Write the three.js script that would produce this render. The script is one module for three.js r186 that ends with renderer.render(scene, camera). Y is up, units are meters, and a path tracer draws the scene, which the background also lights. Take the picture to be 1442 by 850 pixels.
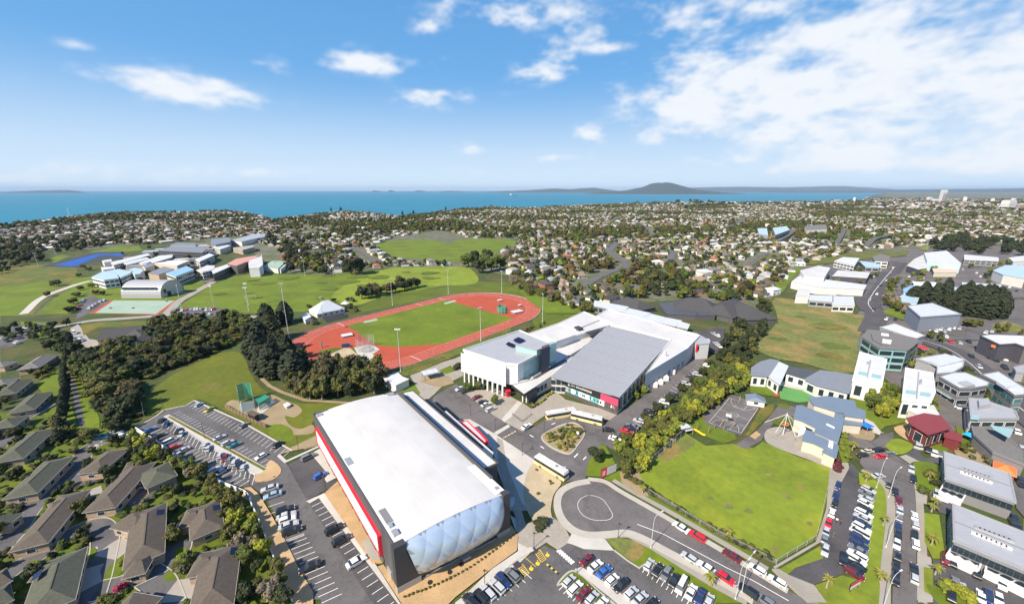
import * as THREE from 'three';
import { mergeGeometries } from 'three/addons/utils/BufferGeometryUtils.js';
import { FontLoader } from 'three/addons/loaders/FontLoader.js';
import { MarchingCubes } from 'three/addons/objects/MarchingCubes.js';
import { TextGeometry } from 'three/addons/geometries/TextGeometry.js';

// ---------------------------------------------------------------- camera, sky, sun, exposure
const scene = new THREE.Scene();
const camera = new THREE.PerspectiveCamera(74.39, 1024 / 603, 0.5, 90000);
camera.position.set(0, 85, 0);
camera.rotation.set(-15.756 * Math.PI / 180, 0, 0);
const renderer = new THREE.WebGLRenderer({ antialias: true });
renderer.setSize(1024, 603);
renderer.toneMapping = THREE.LinearToneMapping;
renderer.toneMappingExposure = 1.62;
renderer.shadowMap.enabled = true;
renderer.shadowMap.type = THREE.PCFSoftShadowMap;

const sun = new THREE.DirectionalLight(0xfff1dd, 5);
sun.position.set(-0.73 * 300, 0.9 * 300, 0.69 * 300);
sun.target.position.set(0, 0, -150);
sun.position.add(sun.target.position);
sun.castShadow = true;
sun.shadow.mapSize.set(4096, 4096);
Object.assign(sun.shadow.camera, { left: -420, right: 420, top: 420, bottom: -420, near: 1, far: 1400 });
sun.shadow.bias = -0.0005;
scene.add(sun, sun.target);

function mulberry(a) {
  return () => { a |= 0; a = a + 0x6D2B79F5 | 0; let t = Math.imul(a ^ a >>> 15, 1 | a); t = t + Math.imul(t ^ t >>> 7, 61 | t) ^ t; return ((t ^ t >>> 14) >>> 0) / 4294967296; };
}
const R = mulberry(20240);
const rr = (a, b, f = R) => a + (b - a) * f();
const clamp = (x, a = 0, b = 1) => Math.min(b, Math.max(a, x));
const smooth = (a, b, x) => { const t = clamp((x - a) / (b - a)); return t * t * (3 - 2 * t); };
const mix = (a, b, t) => a + (b - a) * t;
const hash3 = (x, y, z) => { let h = Math.imul(x, 374761393) ^ Math.imul(y, 668265263) ^ Math.imul(z, 1440662683); h = Math.imul(h ^ h >>> 13, 1274126177); return ((h ^ h >>> 16) >>> 0) / 4294967296; };
function noise3(x, y, z) {
  const X = Math.floor(x), Y = Math.floor(y), Z = Math.floor(z); let u = x - X, v = y - Y, w = z - Z;
  u = u * u * (3 - 2 * u); v = v * v * (3 - 2 * v); w = w * w * (3 - 2 * w);
  const a = mix(hash3(X, Y, Z), hash3(X + 1, Y, Z), u), b = mix(hash3(X, Y + 1, Z), hash3(X + 1, Y + 1, Z), u);
  const c = mix(hash3(X, Y, Z + 1), hash3(X + 1, Y, Z + 1), u), d = mix(hash3(X, Y + 1, Z + 1), hash3(X + 1, Y + 1, Z + 1), u);
  return mix(mix(a, b, v), mix(c, d, v), w);
}
function fbm3(x, y, z, o) { let s = 0, a = 0.5, t = 0; for (let i = 0; i < o; i++) { s += a * noise3(x, y, z); t += a; a *= 0.55; x = x * 2.03 + 17.3; y = y * 2.03 + 5.1; z = z * 2.03 + 9.7; } return s / t; }

// the sky: clear blue that pales towards the horizon, fair-weather cumulus and a broad bank of cloud to the right
{
  const W = 2048, Hh = 1024, data = new Float32Array(W * Hh * 4), D2 = Math.PI / 180;
  // [azimuth, elevation, half width, half height, strength]; degrees, azimuth 0 straight ahead
  const puffs = [
    [-38.01,10.16, 7.5, 1.5, 1.0], [-35.25,9.33, 5, 1.3, 0.9], [-18.11,14.41, 6.2, 1.4, 0.95], [-8.85,11.25, 6.2, 1.6, 1.0], [-10.66,18.31, 3, 1.3, 0.62],
    [-2.72,20.90, 7, 2.6, 0.95], [5.20,19.91, 5, 2, 0.6], [8.42,16.45, 5.5, 2.8, 0.8], [4.29,14.18, 4, 1.9, 0.95], [10.25,6.90, 2.2, 1.3, 0.95], [-5.26,5.23, 2.7, 0.95, 0.9],
    [6.62,4.23, 5.5, 1.0, 0.85], [17.83,6.84, 3, 1.4, 0.8], [-28.13,13.08, 4, 1, 0.42], [-43.75,12.33, 1.6, 0.5, 0.55], [-7.30,15.76, 2.5, 0.8, 0.4], [22.56,18.37, 9, 3.2, 0.75],
    [21.11,11.24, 7.5, 4.2, 1.0], [30.33,9.00, 12, 6, 1.15], [36.90,14.02, 9, 4, 0.82], [44.41,9.23, 12, 8, 1.3], [47.25,13.47, 11, 5, 1.2], [37.70,6.59, 9, 3, 1.1], [35.91,2.94, 14, 1.6, 0.85],
    [48.73,3.17, 10, 3, 1.05], [24.64,7.94, 6, 2.2, 0.9], [-41.06,4.16, 3, 0.5, 0.3], [-32.20,2.14, 30, 1.0, 0.42], [-48.42,1.06, 20, 1.2, 0.42],
  ];
  for (let k = 0; k < 90; k++) { // beyond the frame the same kind of sky goes on
    const az = 66 + rr(0, 228), el = rr(6, 70) ; puffs.push([az > 180 ? az - 360 : az, el, rr(4, 11) / Math.cos(el * D2), rr(1.2, 4.5), rr(0.6, 1.1)]);
  }
  const top = [0.04, 0.19, 0.53], mid = [0.165, 0.42, 0.78], low = [0.66, 0.80, 0.93];
  for (let j = 0; j < Hh; j++) {
    const el = ((j + 0.5) / Hh - 0.5) * 180, e = Math.max(el, 0), near = puffs.filter(p => Math.abs(p[1] - el) < p[3] * 2.6 + 1);
    for (let i = 0; i < W; i++) {
      const ph = ((i + 0.5) / W - 0.5) * 2 * Math.PI, ce = Math.cos(el * D2), x = Math.cos(ph) * ce, z = Math.sin(ph) * ce, y = Math.sin(el * D2);
      const az = Math.atan2(x, -z) / D2;
      const t1 = smooth(-1, 15, e), t2 = smooth(7, 44, e);
      let c = [0, 1, 2].map(q => mix(mix(low[q], mid[q], t1), top[q], t2));
      let cov = 0;
      if (el > -2) {
        // warped coordinates keep the clouds flat-bottomed and wide
        let m = 0;
        for (const p of near) {
          let da = az - p[0]; if (da > 180) da -= 360; if (da < -180) da += 360;
          const dx = da / p[2], dy = (el - p[1]) / p[3];
          if (dx > 2.2 || dx < -2.2) continue;
          const dd = dx * dx + dy * dy * (dy < 0 ? 1.7 : 1);
          const v = p[4] * Math.exp(-dd * 1.35);
          m += v;
        }
        m = Math.min(m, 1.2);
        if (m > 0.02) {
          const yy = y * 2.4;
          const n = fbm3(x * 13 + 3, yy * 13, z * 13, 6), n2 = fbm3(x * 34, yy * 34 + 8, z * 34, 4), wisp = fbm3(x * 5 + 40, yy * 16, z * 5, 4);
          const n3 = fbm3(x * 90, yy * 90, z * 90 + 4, 3), f = m * 0.86 + (n - 0.5) * 2.1 + (n2 - 0.5) * 0.95 + (n3 - 0.5) * 0.45 + (wisp - 0.5) * 0.5;
          cov = smooth(0.15, 1.25, f) * clamp(m * 2.4);
          const cl = [0.84, 0.87, 0.915];   // one even cloud white; thin cloud lets the blue through
          c = c.map((q, k) => mix(q, cl[k], cov * 0.97));
        }
        }
      const o = (j * W + i) * 4; data[o] = c[0] * 0.68; data[o + 1] = c[1] * 0.68; data[o + 2] = c[2] * 0.68; data[o + 3] = 1;
    }
  }
  const skyTex = new THREE.DataTexture(data, W, Hh, THREE.RGBAFormat, THREE.FloatType);
  skyTex.mapping = THREE.EquirectangularReflectionMapping; skyTex.magFilter = THREE.LinearFilter; skyTex.minFilter = THREE.LinearFilter; skyTex.needsUpdate = true;
  scene.background = skyTex; scene.environment = skyTex;
}

// ---------------------------------------------------------------- helpers
const taken = new Map();
function numbered(n) { const k = taken.get(n) || 0; taken.set(n, k + 1); return k ? `${n}_${String(k).padStart(3, '0')}` : n; }
function mesh(name, geo, mat, parent) { const m = new THREE.Mesh(geo, mat); m.name = parent ? name : numbered(name); m.castShadow = m.receiveShadow = true; (parent || scene).add(m); return m; }
function tag(o, label, category, group) { o.userData.label = label; o.userData.category = category; if (group) o.userData.group = group; return o; }
function thing(name, label, category, [x, y, z] = [0, 0, 0], turn = 0, group) {
  const o = new THREE.Group(); o.name = numbered(name); scene.add(o); o.position.set(x, y, z); o.rotation.y = turn; return tag(o, label, category, group);
}
function dup(root, [x, y, z], turn, label, group) {
  const r = root.clone(); r.name = numbered(root.name.replace(/_\d{3}$/, '')); scene.add(r); r.position.set(x, y, z); r.rotation.set(0, turn, 0); r.userData = { ...root.userData };
  if (label) r.userData.label = label; if (group) r.userData.group = group; return r;
}
function struct(name, geo, mat) { const m = mesh(name, geo, mat); m.userData.kind = 'structure'; return m; }
function stuff(o, label, category) { o.userData.kind = 'stuff'; if (label) { o.userData.label = label; o.userData.category = category; } return o; }
const merge = (l) => mergeGeometries(l.map(q => { const n = q.index ? q.toNonIndexed() : q; for (const k of Object.keys(n.attributes)) if (!['position', 'normal', 'uv'].includes(k)) n.deleteAttribute(k); return n; }));
const sub = (a, b) => [a[0] - b[0], a[1] - b[1]], add = (a, b, s = 1) => [a[0] + b[0] * s, a[1] + b[1] * s], len = (a) => Math.hypot(a[0], a[1]), dist = (a, b) => len(sub(a, b));
const unit = (a) => { const l = len(a) || 1; return [a[0] / l, a[1] / l]; }, lerp = (a, b, t) => [mix(a[0], b[0], t), mix(a[1], b[1], t)];
const turnOf = (a, b) => Math.atan2(-(b[1] - a[1]), b[0] - a[0]);   // rotation.y that lays local +x along a->b
const left = (d) => [d[1], -d[0]];                                   // horizontal normal on the left when looking along d from above
function inside(p, poly) { let c = false; for (let i = 0, j = poly.length - 1; i < poly.length; j = i++) { const a = poly[i], b = poly[j]; if ((a[1] > p[1]) !== (b[1] > p[1]) && p[0] < (b[0] - a[0]) * (p[1] - a[1]) / (b[1] - a[1]) + a[0]) c = !c; } return c; }
function segDist(p, a, b) { const d = sub(b, a), t = clamp(((p[0] - a[0]) * d[0] + (p[1] - a[1]) * d[1]) / (d[0] * d[0] + d[1] * d[1] || 1)); return dist(p, add(a, d, t)); }
function lineDist(p, l) { let m = 1e9; for (let i = 0; i + 1 < l.length; i++) m = Math.min(m, segDist(p, l[i], l[i + 1])); return m; }
const centre = (P) => P.reduce((s, p) => add(s, p, 1 / P.length), [0, 0]);
function curve(pts, closed = false, n = 6) {
  const c = new THREE.CatmullRomCurve3(pts.map(p => new THREE.Vector3(p[0], 0, p[1])), closed, 'centripetal');
  return c.getPoints(pts.length * n).map(v => [v.x, v.z]).slice(0, closed ? -1 : undefined);
}
const shapeOf = (pts) => new THREE.Shape(pts.map(p => new THREE.Vector2(p[0], -p[1])));
function flat(pts, y, holes = []) { const s = shapeOf(pts); holes.forEach(h => s.holes.push(new THREE.Path(h.map(p => new THREE.Vector2(p[0], -p[1]))))); return new THREE.ShapeGeometry(s, 1).rotateX(-Math.PI / 2).translate(0, y, 0); }
function prism(pts, y0, y1) { return new THREE.ExtrudeGeometry(shapeOf(pts), { depth: y1 - y0, bevelEnabled: false }).rotateX(-Math.PI / 2).translate(0, y0, 0); }
function box(w, h, d, x = 0, y = 0, z = 0) { return new THREE.BoxGeometry(w, h, d).translate(x, y, z); }
const cyl = (r0, r1, h, n = 8, x = 0, y = 0, z = 0) => new THREE.CylinderGeometry(r1, r0, h, n).translate(x, y + h / 2, z);
function tube(pts, r, n = 6, seg = 12) { return new THREE.TubeGeometry(new THREE.CatmullRomCurve3(pts.map(p => new THREE.Vector3(...p))), seg, r, n); }
function bar(a, b, r, n = 5) { const A = new THREE.Vector3(...a), B = new THREE.Vector3(...b), d = B.clone().sub(A), L = d.length(), q = new THREE.CylinderGeometry(r, r, L, n); q.applyQuaternion(new THREE.Quaternion().setFromUnitVectors(new THREE.Vector3(0, 1, 0), d.normalize())); return q.translate((A.x + B.x) / 2, (A.y + B.y) / 2, (A.z + B.z) / 2); }
function offsets(pts, closed) { // mitred unit normals
  const n = pts.length, out = [];
  for (let i = 0; i < n; i++) {
    const a = closed || i > 0 ? pts[(i + n - 1) % n] : null, b = closed || i < n - 1 ? pts[(i + 1) % n] : null, p = pts[i];
    const d1 = a && unit(sub(p, a)), d2 = b && unit(sub(b, p)), n1 = d1 && left(d1), n2 = d2 && left(d2);
    if (!n1 || !n2) { out.push(n1 || n2); continue; }
    const m = unit(add(n1, n2)), c = Math.max(0.45, m[0] * n1[0] + m[1] * n1[1]); out.push([m[0] / c, m[1] / c]);
  }
  return out;
}
function rawGeo(pos, uv, idx) { const q = new THREE.BufferGeometry(); q.setAttribute('position', new THREE.Float32BufferAttribute(pos, 3)); q.setAttribute('uv', new THREE.Float32BufferAttribute(uv, 2)); q.setIndex(idx); const o = q.toNonIndexed(); o.computeVertexNormals(); return o; }
// a ribbon of the given width along a line: flat when y1 is left out, else a bar with sides from y0 to y1; o0/o1 shift the two edges
function ribbon(pts, o0, o1, y0, y1, closed = false) {
  const nn = offsets(pts, closed), n = pts.length, pos = [], uv = [], idx = []; let s = 0;
  const m = closed ? n + 1 : n, box = y1 !== undefined, prof = box ? [[o0, y0], [o0, y1], [o1, y1], [o1, y0]] : [[o0, y0], [o1, y0]], k = prof.length;
  for (let i = 0; i < m; i++) {
    const p = pts[i % n], q = nn[i % n]; if (i) s += dist(p, pts[(i - 1) % n]);
    let t = 0; prof.forEach(([o, y], j) => { if (j) t += Math.hypot(o - prof[j - 1][0], y - prof[j - 1][1]); pos.push(p[0] + q[0] * o, y, p[1] + q[1] * o); uv.push(s, t); });
  }
  for (let i = 0; i + 1 < m; i++) for (let j = 0; j + 1 < k; j++) { const a = i * k + j, b = a + k; idx.push(a, b, a + 1, a + 1, b, b + 1); }
  if (box && !closed) { idx.push(0, 1, 2, 0, 2, 3); const e = (m - 1) * k; idx.push(e, e + 2, e + 1, e, e + 3, e + 2); }
  return rawGeo(pos, uv, idx);
}

// ---------------------------------------------------------------- surfaces
const pn = (u, v, P, seed) => { const x = u * P, y = v * P, X = Math.floor(x), Y = Math.floor(y); let a = x - X, b = y - Y; a = a * a * (3 - 2 * a); b = b * b * (3 - 2 * b); const w = (i, j) => hash3(((i % P) + P) % P, ((j % P) + P) % P, seed); return mix(mix(w(X, Y), w(X + 1, Y), a), mix(w(X, Y + 1), w(X + 1, Y + 1), a), b); };
const pf = (u, v, P, o, seed) => { let s = 0, a = 0.5, t = 0; for (let i = 0; i < o; i++) { s += a * pn(u, v, P, seed + i * 7); t += a; a *= 0.6; P *= 2; } return s / t; };
const enc = (c) => 255 * (c <= 0.0031308 ? 12.92 * c : 1.055 * Math.pow(clamp(c), 1 / 2.4) - 0.055);
function texture(size, metres, fn) { // fn(u, v) -> linear rgb multipliers
  const d = new Uint8Array(size * size * 4);
  for (let j = 0; j < size; j++) for (let i = 0; i < size; i++) { const c = fn((i + 0.5) / size, (j + 0.5) / size), o = (j * size + i) * 4; for (let k = 0; k < 3; k++) d[o + k] = enc(c[k]); d[o + 3] = 255; }
  const t = new THREE.DataTexture(d, size, size); t.colorSpace = THREE.SRGBColorSpace; t.wrapS = t.wrapT = THREE.RepeatWrapping; t.magFilter = THREE.LinearFilter; t.minFilter = THREE.LinearMipmapLinearFilter; t.generateMipmaps = true;
  const [mx, my] = Array.isArray(metres) ? metres : [metres, metres]; t.repeat.set(1 / mx, 1 / my); t.needsUpdate = true; return t;
}
const T = {
  grass: texture(1024, 85, (u, v) => { const a = pf(u, v, 5, 6, 3), b = pf(u, v, 60, 4, 11), c = pf(u, v, 11, 5, 29), d = smooth(0.52, 0.75, c); const m = 0.36 + 0.42 * a + 0.32 * b; return [m * mix(0.95, 1.18, d) * 0.9, m * mix(0.92, 1.02, d), m * mix(0.9, 0.95, d)]; }),
  rough: texture(1024, 70, (u, v) => { const a = pf(u, v, 6, 6, 5), b = pf(u, v, 70, 4, 15), c = smooth(0.45, 0.68, pf(u, v, 9, 5, 33)); const m = 0.3 + 0.4 * a + 0.5 * b; return [m * mix(0.62, 1.1, c), m * mix(0.85, 0.95, c), m * mix(0.7, 1, c)]; }),
  asphalt: texture(1024, 26, (u, v) => { const a = pf(u, v, 4, 5, 7), b = pf(u, v, 256, 2, 9), c = smooth(0.6, 0.72, pf(u, v, 5, 4, 51)), k = Math.abs(pf(u, v, 7, 4, 61) - 0.5) < 0.006 ? 0.72 : 1; const m = (0.4 + 0.5 * a + 0.28 * b) * mix(1, 0.8, c) * k * mix(1, 0.86, smooth(0.62, 0.7, pf(u, v, 40, 3, 71))); return [m, m, m * 1.01]; }),
  concrete: texture(512, 18, (u, v) => { const a = pf(u, v, 4, 5, 17), b = pf(u, v, 128, 2, 19), j = (u * 12 % 1 < 0.016 || v * 12 % 1 < 0.016) ? 0.8 : 1; const m = (0.62 + 0.26 * a + 0.12 * b) * j; return [m, m * 0.99, m * 0.97]; }),
  sand: texture(512, 20, (u, v) => { const a = pf(u, v, 6, 5, 27), b = pf(u, v, 100, 3, 29); const m = 0.5 + 0.3 * a + 0.3 * b; return [m, m * 0.98, m * 0.93]; }),
  rubber: texture(512, 30, (u, v) => { const a = pf(u, v, 5, 5, 37), b = pf(u, v, 120, 2, 39); const m = 0.66 + 0.24 * a + 0.12 * b; return [m, m, m]; }),
  sheetRoof: texture(512, [8, 8], (u, v) => { const rib = Math.abs((u * 16) % 1 - 0.5) < 0.09 ? 0.86 : 1, a = pf(u, v, 4, 5, 47), lap = v % 1 < 0.012 ? 0.84 : 1; const m = (0.78 + 0.2 * a) * rib * lap; return [m, m, m]; }),
  membrane: texture(512, 24, (u, v) => { const a = pf(u, v, 3, 6, 57), s = pf(u, v * 0.2, 10, 3, 58), seam = (u * 6) % 1 < 0.012 ? 0.92 : 1; const m = (0.76 + 0.2 * a + 0.1 * s) * seam; return [m, m, m * 1.0]; }),
  tiles: texture(512, 4, (u, v) => { const row = Math.floor(v * 12), f = (v * 12) % 1, cx = (u * 12 + (row % 2) * 0.5), q = hash3(Math.floor(cx) % 12, row, 5), a = pf(u, v, 4, 4, 67); const m = (0.62 + 0.18 * q + 0.2 * a) * (f < 0.16 ? 0.72 : 1); return [m, m, m]; }),
  plaster: texture(256, 9, (u, v) => { const a = pf(u, v, 4, 5, 77), s = pf(u * 3, v * 0.2, 12, 3, 78); const m = 0.82 + 0.12 * a + 0.06 * s; return [m, m, m]; }),
  cladding: texture(256, [6, 6], (u, v) => { const f = (u * 20) % 1; const m = (0.82 + 0.14 * pf(u, v, 5, 4, 87)) * (f < 0.1 ? 0.8 : 1); return [m, m, m]; }),
  bricks: texture(512, 4, (u, v) => { const row = Math.floor(v * 40), f = (v * 40) % 1, cx = u * 16 + (row % 2) * 0.5, e = cx % 1; const q = hash3(Math.floor(cx) % 16, row, 9); const m = (f < 0.14 || e < 0.06) ? 0.9 : 0.55 + 0.4 * q; return [m, m * 0.97, m * 0.94]; }),
  suburb: texture(1024, 170, (u, v) => { const a = pf(u, v, 26, 5, 97), b = pf(u, v, 150, 3, 99), c = pf(u, v, 17, 4, 103); const g = smooth(0.42, 0.56, a), p = smooth(0.56, 0.62, c); const m = 0.55 + 0.5 * b; return [m * mix(mix(0.62, 0.4, g), 0.8, p * 0.5), m * mix(mix(0.58, 0.5, g), 0.76, p * 0.5), m * mix(mix(0.4, 0.17, g), 0.72, p * 0.5)]; }),
  water: texture(512, 900, (u, v) => { const a = pf(u, v * 0.5, 6, 6, 107); const m = 0.78 + 0.28 * a; return [m * 0.95, m, m]; }),
  paving: texture(512, 12, (u, v) => { const i = Math.floor(u * 20), j = Math.floor(v * 20); const q = hash3(i, j, 4), e = ((u * 20) % 1 < 0.06 || (v * 20) % 1 < 0.06) ? 0.86 : 1; const m = (0.72 + 0.12 * q + 0.16 * pf(u, v, 4, 5, 117)) * e; return [m, m * 0.985, m * 0.96]; }),
  leaf: texture(128, 1, (u, v) => { const m = 0.7 + 0.3 * pf(u, v, 12, 3, 127); return [m, m, m]; }),
};
const lin = (r, g, b) => new THREE.Color().setRGB(r, g, b);
function mat(r, g, b, o = {}) { return new THREE.MeshStandardMaterial({ color: lin(r, g, b), roughness: 1, metalness: 0, side: THREE.DoubleSide, ...o }); }
const M = {
  grassHill: mat(0.155, 0.175, 0.01, { map: T.grass, roughness: 1 }), grass: mat(0.165, 0.225, 0.008, { map: T.grass }), grassDark: mat(0.13, 0.17, 0.008, { map: T.grass }), grassLime: mat(0.255, 0.315, 0.02, { map: T.grass }), grassDry: mat(0.285, 0.24, 0.07, { map: T.rough }), grassRough: mat(0.185, 0.175, 0.028, { map: T.rough }),
  scrub: mat(0.10, 0.11, 0.026, { map: T.rough }), dirt: mat(0.36, 0.285, 0.175, { map: T.sand }), sand: mat(0.54, 0.37, 0.2, { map: T.sand }), mulch: mat(0.56, 0.395, 0.225, { map: T.sand }), pit: mat(0.52, 0.435, 0.3, { map: T.sand }),
  asphalt: mat(0.135, 0.13, 0.13, { map: T.asphalt }), asphaltDark: mat(0.092, 0.089, 0.094, { map: T.asphalt }), asphaltWarm: mat(0.158, 0.146, 0.142, { map: T.asphalt }),
  concrete: mat(0.40, 0.375, 0.335, { map: T.concrete }), path: mat(0.37, 0.345, 0.30, { map: T.concrete }), kerb: mat(0.50, 0.475, 0.425, { map: T.concrete }), paving: mat(0.37, 0.34, 0.295, { map: T.paving }), pale: mat(0.58, 0.56, 0.52, { map: T.concrete }),
  track: mat(0.44, 0.078, 0.038, { map: T.rubber }), courtGreen: mat(0.34, 0.46, 0.36, { map: T.rubber }), turfGreen: mat(0.12, 0.33, 0.09, { map: T.rubber }), turfBlue: mat(0.008, 0.10, 0.42, { map: T.rubber }),
  line: mat(0.82, 0.81, 0.78, { roughness: 0.7 }), yellow: mat(0.75, 0.5, 0.03, { roughness: 0.7 }),
  white: mat(0.72, 0.72, 0.71, { map: T.plaster }), offwhite: mat(0.72, 0.70, 0.64, { map: T.plaster }), cream: mat(0.58, 0.54, 0.45, { map: T.plaster }), brick: mat(0.52, 0.40, 0.29, { map: T.bricks }), brickRed: mat(0.36, 0.17, 0.11, { map: T.bricks }), stucco: mat(0.6, 0.5, 0.4, { map: T.plaster }),
  whiteRoof: mat(0.6, 0.59, 0.57, { map: T.membrane, roughness: 0.55 }), whiteSheet: mat(0.68, 0.69, 0.70, { map: T.sheetRoof, roughness: 0.5 }), greySheet: mat(0.42, 0.43, 0.455, { map: T.sheetRoof, roughness: 0.45 }), paleSheet: mat(0.62, 0.66, 0.7, { map: T.sheetRoof, roughness: 0.5 }), slateSheet: mat(0.24, 0.26, 0.29, { map: T.sheetRoof, roughness: 0.5 }), blueSheet: mat(0.185, 0.24, 0.315, { map: T.sheetRoof, roughness: 0.5 }), skySheet: mat(0.28, 0.50, 0.68, { map: T.sheetRoof, roughness: 0.5 }), aquaSheet: mat(0.46, 0.62, 0.70, { map: T.sheetRoof, roughness: 0.5 }), redSheet: mat(0.27, 0.045, 0.045, { map: T.sheetRoof, roughness: 0.5 }), darkSheet: mat(0.09, 0.092, 0.10, { map: T.sheetRoof, roughness: 0.5 }), pinkSheet: mat(0.58, 0.30, 0.25, { map: T.sheetRoof }),
  tileBrown: mat(0.13, 0.108, 0.085, { map: T.tiles }), tileGreen: mat(0.105, 0.11, 0.08, { map: T.tiles }), tileGrey: mat(0.20, 0.195, 0.19, { map: T.tiles }), tileRed: mat(0.38, 0.14, 0.085, { map: T.tiles }), tileDark: mat(0.075, 0.075, 0.08, { map: T.tiles }), tilePale: mat(0.42, 0.39, 0.34, { map: T.tiles }), tileTan: mat(0.34, 0.24, 0.17, { map: T.tiles }),
  charcoal: mat(0.055, 0.055, 0.06, { map: T.cladding, roughness: 0.6 }), graphite: mat(0.10, 0.10, 0.105, { map: T.cladding, roughness: 0.6 }), greyWall: mat(0.33, 0.335, 0.35, { map: T.cladding }), steelBlue: mat(0.24, 0.27, 0.33, { map: T.cladding }), navyWall: mat(0.085, 0.085, 0.11, { map: T.cladding }), midGrey: mat(0.2, 0.2, 0.21, { map: T.plaster }), silverWall: mat(0.62, 0.62, 0.61, { map: T.cladding, roughness: 0.5 }), maroonWall: mat(0.16, 0.03, 0.03, { map: T.cladding }), redTrim: mat(0.68, 0.02, 0.045, { roughness: 0.5 }), orange: mat(0.8, 0.2, 0.05, { roughness: 0.6 }), blueCloth: mat(0.01, 0.16, 0.62, { roughness: 0.8 }), aquaCloth: mat(0.02, 0.38, 0.68, { roughness: 0.8 }), redCloth: mat(0.75, 0.02, 0.03, { roughness: 0.7 }), black: mat(0.02, 0.02, 0.022, { roughness: 0.6 }),
  glass: mat(0.022, 0.035, 0.045, { roughness: 0.12 }), glassTeal: mat(0.07, 0.20, 0.20, { roughness: 0.12 }), glassPale: mat(0.30, 0.46, 0.46, { roughness: 0.12 }), tealFrame: mat(0.26, 0.45, 0.45, { roughness: 0.5 }), solar: mat(0.012, 0.015, 0.045, { roughness: 0.15 }),
  steel: mat(0.46, 0.47, 0.48, { roughness: 0.45, metalness: 0.5 }), pole: mat(0.52, 0.53, 0.53, { roughness: 0.6 }), darkPole: mat(0.05, 0.05, 0.055, { roughness: 0.6 }), wood: mat(0.28, 0.2, 0.12), barkBrown: mat(0.14, 0.10, 0.07), barkGrey: mat(0.32, 0.28, 0.24), bench: mat(0.5, 0.5, 0.48), playYellow: mat(0.85, 0.55, 0.02, { roughness: 0.5 }), tyre: mat(0.025, 0.025, 0.026), rim: mat(0.45, 0.46, 0.47, { roughness: 0.35, metalness: 0.6 }), lampGlass: mat(0.75, 0.76, 0.78, { roughness: 0.2 }), tail: mat(0.4, 0.01, 0.01, { roughness: 0.3 }), net: mat(0.02, 0.33, 0.22, { roughness: 0.9, transparent: true, opacity: 0.5 }), netGrey: mat(0.35, 0.36, 0.36, { roughness: 0.9, transparent: true, opacity: 0.14 }), etfe: new THREE.MeshPhysicalMaterial({ color: lin(0.46, 0.56, 0.68), roughness: 0.3, metalness: 0.4, side: THREE.DoubleSide, clearcoat: 0.5, clearcoatRoughness: 0.15 }), water: mat(0.012, 0.185, 0.28, { map: T.water, roughness: 0.55 }),
};
// a flat piece of the setting: every sheet lies a few millimetres above the one laid before it
let sheetY = 0.02; const pads = [];
function sheet(name, pts, m, y, holes) { if (y === undefined) { sheetY += 0.004; y = sheetY; } pads.push([pts, y]); return struct(name, flat(pts, y, holes), m); }
function padY(p) { let y = 0; for (const [q, h] of pads) if (h > y && inside(p, q)) y = h; return y; }
const on = (p, dy = 0) => [p[0], padY(p) + dy, p[1]];
const roads = [], roofs = [], lawns = [];   // footprints that planting keeps clear of
function road(name, pts, m, o = {}) { const s = sheet(name, pts, m); if (!o.open) roads.push(pts); if (o.kerb) kerb(pts, true); return s; }
function strip(name, line, w, m, o = {}) { sheetY += 0.004; const s = struct(name, ribbon(line, -w / 2, w / 2, sheetY), m); const nn = offsets(line, false), f = [...line.map((p, i) => add(p, nn[i], -w / 2)), ...line.map((p, i) => add(p, nn[i], w / 2)).reverse()]; if (!o.open) roads.push(f); pads.push([f, sheetY]); return s; }
function kerb(line, closed = false, w = 0.28, h = 0.14) { return struct('kerb', ribbon(line, -w / 2, w / 2, 0, h + sheetY, closed), M.kerb); }
const markY = () => sheetY + 0.012;
function paint(parent, name, line, w, m = M.line, closed = false) { return mesh(name, ribbon(line, -w / 2, w / 2, markY(), undefined, closed), m, parent); }

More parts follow.
